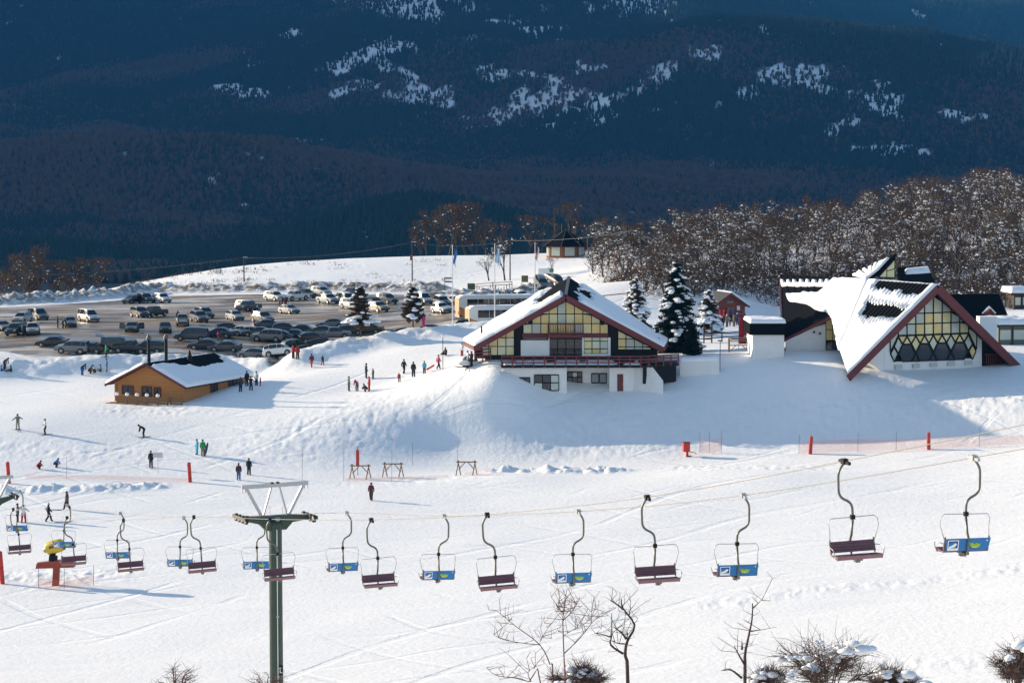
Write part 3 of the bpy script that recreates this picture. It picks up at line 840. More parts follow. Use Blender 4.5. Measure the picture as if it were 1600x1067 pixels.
# ----------------------------------------------------------------- the A-frame building on the right
def build_aframe():
    base = at(1465, 585, 252.5); base.z = hz(base.x, base.y) - 0.1
    root = empty('a_frame_restaurant', base, 0, 'black and snow covered A-frame building with honeycomb gable window', 'building')
    yaw = R(27); ax = Vector((math.cos(yaw), math.sin(yaw), 0)); ay = Vector((-math.sin(yaw), math.cos(yaw), 0))
    apex = at(1465, 445, 252.5)
    foot_l = at(1325, 585, 247.0)
    zf = foot_l.z; hw = (foot_l - apex).to_2d().length
    foot_r = Vector((apex.x, apex.y, 0)) + ax * 12.3; foot_r.z = zf - 0.3
    nA = (foot_l - apex).cross(ay).normalized()
    if nA.z < 0: nA = -nA
    hA = lambda px, py: plane_hit(px, py, apex, nA)
    V1 = apex + ay * 13.0; V2 = hA(1312, 547)
    CB = at(1220, 428, 3500 * (EYE - V1.z) / (428 - 270.0)); 
    nB = (V2 - V1).cross(CB - V1).normalized()
    if nB.z < 0: nB = -nB
    hB = lambda px, py: plane_hit(px, py, V1, nB)
    W = lambda v: v - base
    # black sheet roof with standing seams
    mb = MB()
    polyA = [apex, foot_l, V2, V1]
    b_bl, b_in, b_ed = hB(1223, 530), hB(1301, 492), hB(1309, 495)
    polyB = [V1, V2, b_ed, b_in, b_bl, CB]
    peak = hB(1400, 396); f0 = hB(1324, 429)
    slab(mb, [W(p) for p in polyA], 0.3); slab(mb, [W(p) for p in polyB], 0.3)
    slab(mb, [W(p) for p in (f0, peak, V1)], 0.25)
    backR = foot_r + ay * 14
    slab(mb, [W(p) for p in (apex, foot_r, backR, V1)], 0.3)
    bk = CB + Vector((5.5, 8.5, 0)); bk.z = zf + 1; bk2 = V1 + Vector((5.5, 8.5, 0)); bk2.z = zf + 1
    slab(mb, [W(p) for p in (CB, V1, bk2, bk)], 0.3)
    roof = mb.build('roof', M_slate, root)
    # seams on the sunny plane
    sl = (foot_l - apex)
    for k in range(1, 17):
        p = apex + ay * (13.0 * k / 17.0)
        q = p + sl * 0.46
        mb = MB(); mb.bar(W(p) + nA * .03, W(q) + nA * .03, 0.06, 0.10); mb.build('roof_seam', M_slate, roof)
    for k in range(1, 13):
        p = CB.lerp(V1, k / 13.0); q = hB(*[a + b for a, b in zip(to_px(*p), (0, 0))])
        dn = (b_bl - CB) * 0.45
        mb = MB(); mb.bar(W(p) + nB * .03, W(p + dn) + nB * .03, 0.05, 0.08); mb.build('roof_seam', M_slate, roof)
    # snow: masks follow the patches where it has slid off
    def maskA(U, V, P):      # U ridge->eave, V front->back
        nz = 0.10 * fbm(P[..., 0] / 1.3, P[..., 1] / 1.3, 3, 61)
        teeth = 0.035 * np.sin(V * 17 * 2 * math.pi)
        u = U + nz * .5 + teeth
        band_top = sstep(0.15, 0.165, u + 0.05 * (V - .4)) * (1 - sstep(0.235, 0.25, u - .03 * V))
        low = sstep(0.44, 0.46, u + 0.05 * np.cos(V * 5) - 0.04 * (V > .6))
        m = np.maximum(band_top, low)
        m = np.where(V < 0.07, 1.0, m)
        return np.where(V > 0.86 + nz, 1.0, m)
    snow_sheet('roof_snow', roof, W(apex), W(foot_l), W(V2), W(V1), 100, 70, 0.34, maskA, 5)
    def maskB(U, V, P):      # U along ridge from left end to V1, V down the slope
        pxs, pys = to_px(P[..., 0] + base.x, P[..., 1] + base.y, P[..., 2] + base.z)
        nz = 4 * fbm(P[..., 0] / 1.1, P[..., 2] / 1.1, 3, 64)
        teeth = 3 * np.sign(np.sin(U * 13 * 2 * math.pi))
        top_band = sstep(440, 441.5, pys + teeth * .8 + nz * .3) * (1 - sstep(446, 448, pys + nz * .7)) * (pxs < 1330)
        edge_lo = np.interp(pxs, [1220, 1232, 1262, 1290, 1300, 1312, 1330], [440, 468, 475, 486, 494, 560, 600])
        edge_hi = np.interp(pxs, [1220, 1228, 1250, 1280, 1293, 1306, 1400], [474, 460, 459.5, 458, 446, 434, 425])
        main = sstep(-2, 1, edge_lo - pys + nz) * sstep(-2, 1, pys - edge_hi + nz)
        return np.maximum(top_band, main)
    snow_sheet('roof_snow', roof, W(CB), W(V1), W(V2), W(b_bl), 110, 80, 0.30, maskB, 6)
    def maskF(U, V, P):
        nz = .2 * fbm(P[..., 0] / .8, P[..., 2] / .8, 2, 68)
        return ((np.sin(U * 7 * 2 * math.pi) + nz * 4 > -.75) & (V > .22 + nz * .4) & (U < .93)).astype(float)
    snow_sheet('roof_snow', roof, W(f0), W(peak), W(V1.lerp(peak, .35)), W(V1.lerp(f0, .1)), 46, 20, 0.28, maskF, 7)
    # verge boards
    for p, q, w in ((apex, foot_l, .75), (apex, foot_r, .95), (b_bl, b_in, .35)):
        mb = MB(); o_ = -ay * .08 + Vector((0, 0, -.42 if w > .5 else -.2)); mb.bar(W(p + o_), W(q + o_), 0.20, w, up=(0, 0, 1)); mb.build('verge_board', M_red, root)
    mb = MB(); o_ = ay * .9 + Vector((0, 0, -.62)); mb.prism([W(apex + o_), W(foot_r + o_), W(foot_r + ay * .05 + Vector((0, 0, -.62))), W(apex + ay * .05 + Vector((0, 0, -.62)))], (0, 0, -.06)); mb.build('soffit', M_red, root)
    mb = MB(); mb.bar(W(CB + Vector((-.1, 0, -.2))), W(b_bl + Vector((-.1, 0, -.2))), .15, .55); mb.build('verge_board', M_red, root)
    snow_sheet('roof_snow', roof, W(apex + Vector((0, 0, .0))), W(foot_r), W(backR), W(V1), 60, 30, .35, None, 9)
    # gable wall with the honeycomb window
    F0 = apex + ay * 1.7
    hF = lambda px, py: W(plane_hit(px, py, F0, ay))
    z8 = lambda zx, zy: hF(1360 + zx / 5.93, 420 + zy / 5.93)
    th = ay * 0.35
    def fpoly(name, pts, m, dep=th, parent=root): mb = MB(); mb.prism([z8(*p) for p in pts], dep); return mb.build(name, m, parent)
    fpoly('gable_wall', [(130, 985), (1032, 930), (1032, 640), (985, 590), (980, 720), (940, 830), (215, 862), (180, 790), (180, 650), (130, 690)], M_white)
    inner = MB(); inner.prism([z8(*p) + ay * .25 for p in [(178, 650), (590, 235), (985, 590), (985, 760), (940, 835), (215, 868), (178, 790)]], ay * 8); inner.build('hall_interior', M_black, root)
    # cells, measured on the window: x step 81.3, honeycomb below
    xs = [255 + 81.3 * k for k in range(9)]
    tilt = lambda x: -(x - 580) * 0.037
    topf = lambda x: 243 + (x < 590) * (590 - x) * 0.98 + (x >= 590) * (x - 590) * 0.86
    fr = MB(); win = empty('honeycomb_window'); win.parent = root
    def cell(pts, m=None):
        poly = [z8(*p) for p in pts]
        pane_obj(win, poly, -ay, m=m, inset=.05)
        for k in range(len(poly)): fr.bar(poly[k] - ay * .04, poly[(k + 1) % len(poly)] - ay * .04, 0.12, 0.14, up=ay)
    cols = [178] + xs + [982]
    rows = [605, 505, 408, 100]
    for i in range(len(cols) - 1):
        a, b = cols[i], cols[i + 1]
        if i in (0, len(cols) - 2): continue
        for j in range(3):
            lo, hi = rows[j], rows[j + 1]
            la, lb = lo + tilt(a), lo + tilt(b)
            ta, tb = max(hi + tilt(a), topf(a)), max(hi + tilt(b), topf(b))
            if min(ta, tb) > min(la, lb) - 8: continue
            ta, tb = min(ta, la - .5), min(tb, lb - .5)
            if ta > la - 3: cell([(a, la), (b, lb), (b, tb)])
            elif tb > lb - 3: cell([(a, la), (b, lb), (a, ta)])
            else: cell([(a, la), (b, lb), (b, tb), (a, ta)])
    cell([(180, 650), (255, 580), (255, 618), (182, 770)]); cell([(905, 545), (982, 600), (980, 745), (907, 592)])
    t_ = tilt
    for k, x in enumerate(xs[:-1]):           # triangles hanging from the transom
        cell([(x, 612 + t_(x)), (x + 81.3, 612 + t_(x + 81)), (x + 40.6, 685 + t_(x + 40))], M_pane[k % 2])
    for k, x in enumerate(xs):                # kites and small triangles below it
        if k % 2 == 0:
            if k in (0, 8):
                s_ = 1 if k == 0 else -1
                cell([(x, 622 + t_(x)), (x + s_ * 38, 690 + t_(x)), (x, 770 + t_(x)), (x - s_ * 36, 708 + t_(x))], M_pane[3])
                cell([(x - s_ * 38, 715 + t_(x)), (x - s_ * 4, 775 + t_(x)), (x - s_ * 36, 850 + t_(x)), (x - s_ * 70, 775 + t_(x))], M_pane[3 if k == 0 else 0])
            else: cell([(x, 618 + t_(x)), (x + 38, 688 + t_(x)), (x, 765 + t_(x)), (x - 38, 688 + t_(x))], M_pane[(k // 2) % 4])
        else:
            cell([(x, 618 + t_(x)), (x + 38, 688 + t_(x)), (x - 38, 688 + t_(x))], M_pane[1])
    for k, x in enumerate(xs):
        if k % 2 == 1:                        # big dark hexagons
            cell([(x - 38, 696 + t_(x)), (x + 38, 696 + t_(x)), (x + 76, 775 + t_(x)), (x + 40, 848 + t_(x)), (x - 40, 850 + t_(x)), (x - 76, 778 + t_(x))], M_glass_dark)
        elif 0 < k < 8: cell([(x, 778 + t_(x)), (x + 36, 850 + t_(x)), (x - 36, 850 + t_(x))], M_glass_dark)
    fr.build('window_frame', M_black, win)
    for zx in (255, 418, 580, 742, 903):
        y = 888 + tilt(zx) * 1.6
        p = [z8(zx - 32, y + 20), z8(zx + 32, y + 17), z8(zx + 32, y - 18), z8(zx - 32, y - 16)]
        mb = MB(); mb.prism([q - ay * .0 for q in p], -ay * .22); mb.build('vent_block', mat('grey_render', (0.5, 0.5, 0.5), .9), root)
    # side recess left of the gable
    mb = MB(); mb.prism([z8(0, 860) , z8(128, 985), z8(128, 700), z8(30, 790)], ay * 3); mb.build('side_wall', M_white, root)
    mb = MB(); mb.prism([z8(1040, 925), z8(1040, 650), z8(1330, 925)], ay * .3); mb.build('porch_screen', M_black, root)
    for k in range(9):
        zx = 1050 + 18 * k
        mb = MB(); mb.bar(z8(zx, 900) - ay * .5, z8(zx, 790) - ay * .5, .05, .05); mb.build('porch_baluster', M_red, root)
    mb = MB(); mb.bar(z8(1040, 790) - ay * .5, z8(1215, 790) - ay * .5, .08, .12); mb.build('porch_rail', M_red, root)
    # entrance under the left wing: white wall, corner glazing
    Y = b_in.y + 1.2
    E = lambda px, py, y=Y: W(at(px, py, y))
    mb = MB(); mb.prism([E(1228, 560), E(1290, 556), E(1290, 506), E(1262, 515), E(1240, 527), E(1228, 533)], (0, .4, 0)); mb.build('entrance_wall', M_white, root)
    for px_, py_ in ((1272, 519), (1281, 521)):
        mb = MB(); mb.tube([E(px_, py_, Y - .25), E(px_, py_, Y + .1)], .14, 8); mb.build('wall_lamp', M_black, root)
    gl = empty('corner_window'); gl.parent = root; fr = MB()
    for i in range(2):
        for j in range(3):
            a, b = 1290.5 + 10.5 * i, 1290.5 + 10.5 * (i + 1); c = [549, 532, 515, 494]
            p = [E(a, c[j], Y - .1), E(b, c[j], Y - .1), E(b, c[j + 1], Y - .1), E(a, c[j + 1], Y - .1)]
            pane_obj(gl, p, (0, -1, 0), m=M_glass_dark if j == 0 else M_pane[0])
            for k in range(4): fr.bar(p[k], p[(k + 1) % 4], .08, .1)
    fr.build('window_frame', M_black, gl)
    # flat annex
    Ya = 259.0
    a0, a1 = at(1176, 556, Ya), at(1225, 556, Ya); zt = at(1176, 505, Ya).z; zb = at(1176, 523, Ya).z
    mb = MB(); mb.prism([W(Vector((a0.x, Ya, a0.z - 1))), W(Vector((a1.x, Ya, a0.z - 1))), W(Vector((a1.x, Ya, zb))), W(Vector((a0.x, Ya, zb)))], (0, 7, 0)); mb.build('annex_wall', M_white, root)
    f0_, f1_ = W(Vector((a0.x - .4, Ya - .4, zb))), W(Vector((a1.x + .2, Ya - .4, zb)))
    mb = MB(); mb.prism([f0_, f1_, f1_ + Vector((0, 0, zt - zb)), f0_ + Vector((0, 0, zt - zb))], (0, 7.8, 0)); mb.build('annex_fascia', M_slate, root)
    t0, t1 = f0_ + Vector((0, 0, zt - zb)), f1_ + Vector((0, 0, zt - zb))
    snow_sheet('annex_snow', root, t0, t1, t1 + Vector((0, 7.8, 0)), t0 + Vector((0, 7.8, 0)), 30, 30, .45, None, 12)
    # clerestory under the fin
    c0, c1 = W(at(1373, 433, V1.y - .2)), W(at(1398, 434, V1.y - .2)); tp = W(peak); q2 = W(at(1398, 406, V1.y - .2))
    cl = empty('clerestory_window'); cl.parent = root; fr = MB()
    mid0, midt = c0.lerp(c1, .5), c0.lerp(q2, .5)
    for p in ([c0, mid0, midt], [mid0, c1, q2.lerp(c1, .5), midt.lerp(mid0, .3)], [midt.lerp(mid0, .3), q2.lerp(c1, .5), q2, midt]):
        pane_obj(cl, p, (0, -1, 0), m=M_pane[1]);
        for k in range(len(p)): fr.bar(p[k], p[(k + 1) % len(p)], .09, .1)
    fr.build('window_frame', M_black, cl)
    mb = MB(); mb.prism([c0 + Vector((0, .3, 0)), c1 + Vector((0, .3, 0)), W(peak) + Vector((0, .3, -.3))], (0, 2.5, 0)); mb.build('fin_wall', M_slate, root)
    # rear wing roof
    r0, r1, r2, r3 = (W(at(px_, py_, y_)) for px_, py_, y_ in ((1402, 418, 268), (1449, 414, 272), (1463, 446, 262), (1405, 440, 262)))
    mb = MB(); slab(mb, [r0, r1, r2, r3], .3); rw = mb.build('rear_roof', M_slate, root)
    snow_sheet('roof_snow', rw, r0.lerp(r3, .25), r1.lerp(r2, .1), r1.lerp(r2, .4), r0.lerp(r3, .5), 24, 8, .25, lambda U, V, P: (U > .25) * 1.0, 14)
    # chimney-like white block behind right verge
    p0, p1 = W(at(1531, 495, 262)), W(at(1558, 495, 262)); zb_ = W(at(1531, 530, 262)).z
    mb = MB(); mb.prism([Vector((p0.x, p0.y, zb_)), Vector((p1.x, p1.y, zb_)), p1, p0], (0, 2, 0)); mb.build('white_block', M_white, root)
build_aframe()

# ----------------------------------------------------------------- log cabin on the left
M_log = mat('varnished_log', (0.46, 0.19, 0.045), 0.6, 0.35, 1.2, 0.03, 5.0, stretch=(0.3, 0.3, 6.0))
def build_cabin():
    c = at(288, 627, 262); c.z = hz(c.x, c.y) - .05
    root = empty('log_cabin', c, R(-22), 'orange log cabin with snowy roof and two black stovepipes', 'cabin')
    Wd, Ln, E, Ap = 9.3, 15.0, 2.35, 4.6
    mb = MB(); mb.prism([(-Wd, 0, -1), (0, 0, -1), (0, 0, E), (-Wd / 2, 0, Ap - .15), (-Wd, 0, E)], (0, Ln, 0)); mb.build('log_wall', M_log, root)
    for sx in (-Wd, 0):
        mb = MB(); mb.bar((sx, -.05, -1), (sx, -.05, E + .1), .22, .22); mb.build('corner_post', M_log, root)
    oh, of = .9, 1.0
    sl = (Ap - E) / (Wd / 2)
    rl = Vector((-Wd - oh, -of, E - oh * sl)); rr = Vector((oh, -of, E - oh * sl)); ra = Vector((-Wd / 2, -of, Ap))
    bk = Vector((0, Ln + 2 * of - .6, 0))
    mb = MB(); slab(mb, [ra, ra + bk, rl + bk, rl], .16); slab(mb, [ra, ra + bk, rr + bk, rr], .16); roof = mb.build('roof', M_slate, root)
    def mk(U, V, P):
        nz = .10 * fbm(P[..., 0] / 1.5, P[..., 1] / 1.5, 3, 71)
        return sstep(0, .04, U + nz - (.16 + .26 * sstep(0.1, .5, V) * (1 - sstep(.93, .97, V))))
    snow_sheet('roof_snow', roof, ra, rr, rr + bk, ra + bk, 60, 60, .42, mk, 15)
    snow_sheet('roof_snow', roof, ra, rl, rl + bk, ra + bk, 50, 50, .36, lambda U, V, P: sstep(.02, .1, U + .05 * fbm(P[..., 0], P[..., 1], 2, 3) - .03), 16)
    for q in (rl, rr):
        mb = MB(); mb.bar(ra + Vector((0, -.05, -.12)), q + Vector((0, -.05, -.12)), .10, .26); mb.build('fascia_board', M_red, root)
    for x0, x1, z0, z1 in ((-8.4, -6.9, .75, 1.75), (-5.7, -4.4, .6, 1.75), (-4.0, -3.2, .6, 1.7)):
        w = empty('window'); w.parent = root
        mb = MB(); mb.box(((x0 + x1) / 2, -.03, (z0 + z1) / 2), (x1 - x0, .06, z1 - z0)); mb.build('pane', M_glass_dark, w)
        fb = MB()
        for a, b in (((x0, z0), (x1, z0)), ((x1, z0), (x1, z1)), ((x1, z1), (x0, z1)), ((x0, z1), (x0, z0)), (((x0 + x1) / 2, z0), ((x0 + x1) / 2, z1))):
            fb.bar((a[0], -.08, a[1]), (b[0], -.08, b[1]), .09, .09)
        fb.build('frame', M_red, w)
    for y0, y1, z0, z1 in ((6.2, 7.8, .35, 1.6), (10.6, 12.6, .5, 1.75)):
        w = empty('window'); w.parent = root
        mb = MB(); mb.box((.03, (y0 + y1) / 2, (z0 + z1) / 2), (.06, y1 - y0, z1 - z0)); mb.build('pane', M_glass_dark, w)
        fb = MB()
        for a, b in (((y0, z0), (y1, z0)), ((y1, z0), (y1, z1)), ((y1, z1), (y0, z1)), ((y0, z1), (y0, z0)), (((y0 + y1) / 2, z0), ((y0 + y1) / 2, z1))):
            fb.bar((.08, a[0], a[1]), (.08, b[0], b[1]), .09, .09)
        fb.build('frame', M_red, w)
    # porch deck, board fence with snow caps
    mb = MB(); mb.box((-4.6, -1.2, -.3), (9.4, 2.4, .3)); mb.build('porch_deck', M_wood, root)
    for z in (.05, .35, .65):
        mb = MB(); mb.box((-4.3, -2.35, z), (6.9, .06, .2)); mb.build('fence_board', M_wood, root)
        mb = MB(); mb.box((.1, -2.0, z), (1.5, .06, .2)); mb.build('fence_board', M_wood, root)
    for k, x in enumerate((-7.7, -6.35, -5.0, -3.65, -2.2, -.9, -.65, .8)):
        mb = MB(); mb.box((x, -2.3 if k < 6 else -1.95, .2), (.14, .14, 1.3)); mb.build('fence_post', M_wood, root)
        if k < 5:
            mb = MB(); mb.tube([(x, -2.3, .8), (x, -2.3, .95), (x, -2.3, 1.12), (x, -2.3, 1.2)], [.16, .26, .2, .05], 8); mb.build('snow_cap', M_snow, root, smooth=True)
    # stovepipes
    for x, y, h in ((-5.1, .6, 3.0), (-4.3, 3.2, 2.9)):
        mb = MB(); mb.tube([(x, y, Ap - 1.0), (x, y, Ap - .3 + h)], .2, 10); p = mb.build('stovepipe', M_black, root)
        mb = MB(); mb.tube([(x, y, Ap - .3 + h), (x, y, Ap - .1 + h), (x, y, Ap + .3 + h)], [.32, .3, .05], 10); mb.build('pipe_cap', M_dark_steel, p)
    mb = MB(); mb.tube([(-3.9, 8.0, Ap - .6), (-3.9, 8.0, Ap + .2), (-3.9, 8.0, Ap + .9)], [.35, .3, .08], 8); mb.build('roof_vent', M_black, root)
build_cabin()

# ----------------------------------------------------------------- small buildings
def gable_hut(name, label, px, py, Y, Wd, Ln, E, Ap, yaw, wallm, roofm, snowmask=None, thick=.3, z_off=0, dormer=False):
    c = at(px, py, Y); c.z = hz(c.x, c.y) - .1 + z_off
    root = empty(name, c, yaw, label, 'hut')
    mb = MB(); mb.prism([(-Wd / 2, 0, -1.5), (Wd / 2, 0, -1.5), (Wd / 2, 0, E), (0, 0, Ap - .15), (-Wd / 2, 0, E)], (0, Ln, 0)); mb.build('wall', wallm, root)
    oh, of = .5, .6; sl = (Ap - E) / (Wd / 2)
    ra = Vector((0, -of, Ap)); rl = Vector((-Wd / 2 - oh, -of, E - oh * sl)); rr = Vector((Wd / 2 + oh, -of, E - oh * sl)); bk = Vector((0, Ln + 2 * of, 0))
    mb = MB(); slab(mb, [ra, ra + bk, rl + bk, rl], .15); slab(mb, [ra, ra + bk, rr + bk, rr], .15); roof = mb.build('roof', roofm, root)
    for q in (rl, rr):
        mb = MB(); mb.bar(ra + Vector((0, -.05, -.12)), q + Vector((0, -.05, -.12)), .08, .24); mb.build('fascia_board', M_red, root)
    if snowmask:
        for q, mk in zip((rl, rr), snowmask):
            if mk: snow_sheet('roof_snow', roof, ra, q, q + bk, ra + bk, 24, 24, thick, mk if callable(mk) else None, 20)
    return root
M_redhut = mat('red_boards', (0.19, 0.045, 0.035), .75, .3, 1.5, stretch=(4, 4, .3))
h = gable_hut('red_hut', 'small red wooden hut with dark gable roof behind the queue of people', 1140, 492, 318, 4.6, 5.5, 2.5, 4.1, R(14), M_redhut, mat('charcoal_roof', (.03, .034, .036), .8, .3, 2), (None, True))
mb = MB(); mb.box((0.1, -.05, 1.0), (.9, .1, 2.0)); d = mb.build('door', mat('grey_door', (.16, .15, .14), .7), h)
mb = MB(); mb.box((.4, -.13, 1.0), (.06, .08, .15)); mb.build('handle', M_steel, d)
mb = MB(); mb.box((.0, -.05, 2.75), (1.0, .1, .35)); mb.build('name_board', mat('grey_door', (.16, .15, .14), .7), h)
mb = MB(); mb.box((1.3, -.06, 1.9), (.45, .08, .6)); mb.build('notice', M_white, h)
for x in (-1.6, -1.1, -.5):
    mb = MB(); mb.box((x, -.5, .8), (.3, .12, 1.7)); tag(mb.build('red_ski_rack_panel', mat('signal_red', (.55, .03, .02), .5)), None).parent = h
# dark building with a little dormer right of the A-frame
h = gable_hut('dark_roof_house', 'black roofed house with small red gable dormer behind the A-frame', 1553, 500, 290, 7.0, 6.5, 2.3, 5.2, R(90 + 8), mat('dark_boards', (.035, .025, .022), .8, .3, 2), M_slate)
dr = empty('dormer'); dr.parent = h; dr.rotation_euler = (0, 0, R(-90)); dr.location = (-3.2, -2.6 + 4.6, 0)
mb = MB(); mb.prism([(-1.3, -.6, 1.6), (1.3, -.6, 1.6), (0, -.6, 3.3)], (0, 2, 0)); mb.build('dormer_wall', M_redhut, dr)
mb = MB(); mb.prism([(-.8, -.66, 1.75), (.8, -.66, 1.75), (0, -.66, 2.75)], (0, .06, 0)); mb.build('dormer_pane', M_pane[3], dr)
for s_ in (-1, 1):
    mb = MB(); mb.bar((0, -.75, 3.45), (s_ * 1.7, -.75, 1.45), .25, .22); mb.build('dormer_fascia', M_red, dr)
mb = MB(); mb.tube([(-.9, -.4, 2.9), (0, -.4, 3.68), (.9, -.4, 2.9)], [.1, .22, .1], 8); mb.build('dormer_snow', M_snow, dr, smooth=True)
# kiosk at the right edge
def flat_kiosk(px, py, Y, Wd, Dp, Ht, label, wm):
    c = at(px, py, Y); c.z = hz(c.x, c.y) - .1
    root = empty('kiosk', c, R(6), label, 'kiosk')
    mb = MB(); mb.box((0, Dp / 2, Ht / 2 - .5), (Wd, Dp, Ht + 1)); mb.build('wall', wm, root)
    for k in range(3):
        mb = MB(); mb.box((-Wd / 2 + Wd * (k + .5) / 3, -.04, Ht * .55), (Wd / 3 - .35, .08, Ht * .5)); mb.build('pane', M_pane[3], root)
        mb = MB(); mb.box((-Wd / 2 + Wd * k / 3 + .05, -.1, Ht / 2), (.16, .16, Ht)); mb.build('post', M_bark, root)
    mb = MB(); mb.box((0, Dp / 2, Ht + .1), (Wd + 1.2, Dp + 1.2, .2)); r_ = mb.build('roof', M_bark, root)
    a, b = -Wd / 2 - .6, Wd / 2 + .6
    snow_sheet('roof_snow', r_, (a, -.6, Ht + .2), (b, -.6, Ht + .2), (b, Dp + .6, Ht + .2), (a, Dp + .6, Ht + .2), 22, 18, .75, None, 25)
flat_kiosk(1592, 528, 275, 5.2, 4, 2.4, 'green glazed kiosk under thick snow at the right edge', mat('green_wall', (.10, .13, .11), .7, .2, 2))
flat_kiosk(1602, 488, 318, 3.4, 4, 2.2, 'snow capped shed behind the green kiosk at the right edge', M_bark)
# round hut on the hill and its neighbour
M_orange = mat('orange_boards', (.22, .075, .035), .75, .25, 1.5)
def round_hut(px, py, Y, rad, Ht, Rh, label, n=8):
    c = at(px, py, Y); c.z = hz(c.x, c.y) - .2
    root = empty('round_hut', c, R(11), label, 'hut')
    ring = [Vector((rad * math.cos(2 * math.pi * (k + .5) / n), rad * math.sin(2 * math.pi * (k + .5) / n), 0)) for k in range(n)]
    mb = MB(); mb.prism([p - Vector((0, 0, 1)) for p in ring], (0, 0, Ht + 1)); mb.build('wall', M_orange, root)
    for k in range(n):
        a, b = ring[k] * 1.01, ring[(k + 1) % n] * 1.01
        if ((a + b) / 2).y < 0.2 * rad:
            p, q = a.lerp(b, .18), a.lerp(b, .82)
            mb = MB(); mb.prism([p + Vector((0, 0, .5)), q + Vector((0, 0, .5)), q + Vector((0, 0, Ht - .3)), p + Vector((0, 0, Ht - .3))], (a + b).normalized() * .05); mb.build('pane', M_pane[3], root)
    ap = Vector((0, 0, Rh)); mb = MB()
    eave = [p * 1.34 + Vector((0, 0, Ht - .1)) for p in ring]
    mb.add(eave + [ap, Vector((0, 0, Ht - .3))], [(k, (k + 1) % n, n) for k in range(n)] + [((k + 1) % n, k, n + 1) for k in range(n)])
    rf = mb.build('roof', M_slate, root)
    for k in range(n):
        mb = MB(); mb.bar(eave[k] + Vector((0, 0, .04)), ap + Vector((0, 0, .04)), .14, .1); mb.build('hip_cap', M_dark_steel, rf)
    for dx in (-.7, .9):
        mb = MB(); mb.tube([(dx, 0, Rh - 1.2), (dx, 0, Rh + 1.1)], .25, 8); mb.build('chimney', M_black, rf)
round_hut(884, 404, 478, 4.2, 2.6, 6.0, 'octagonal orange hut with black pyramid roof on the snowy hilltop')
round_hut(985, 405, 450, 3.6, 2.4, 6.0, 'dark pyramid roofed hut half hidden by trees right of the octagonal hut')
# ================================================================= chairlift
LDIR = Vector((-4.552, 8.55, 0)).normalized()        # uphill line runs away to the left
LPERP = Vector((LDIR.y, -LDIR.x, 0))                  # across the line, to the right
LYAW = math.atan2(LPERP.y, LPERP.x)
M_lift_green = mat('lift_green_paint', (0.020, 0.045, 0.030), 0.5, 0.35, 3.0)
M_slat = mat('maroon_slat', (0.16, 0.065, 0.085), 0.5, 0.3, 3.0)
M_slat_face = mat('faded_maroon_slat', (0.24, 0.12, 0.13), 0.55, 0.25, 3.0)
M_adblue = mat('blue_panel', (0.006, 0.16, 0.42), 0.35, 0.10, 2.0)
M_adnavy = mat('navy_print', (0.01, 0.05, 0.16), 0.4)
M_adwhite = mat('white_print', (0.80, 0.82, 0.84), 0.4)
M_adgreen = mat('lime_print', (0.25, 0.50, 0.03), 0.4)
M_adyellow = mat('yellow_print', (0.75, 0.62, 0.05), 0.4)
M_tube = mat('hanger_tube', (0.13, 0.13, 0.115), 0.4, 0.3, 6.0, metallic=0.4)

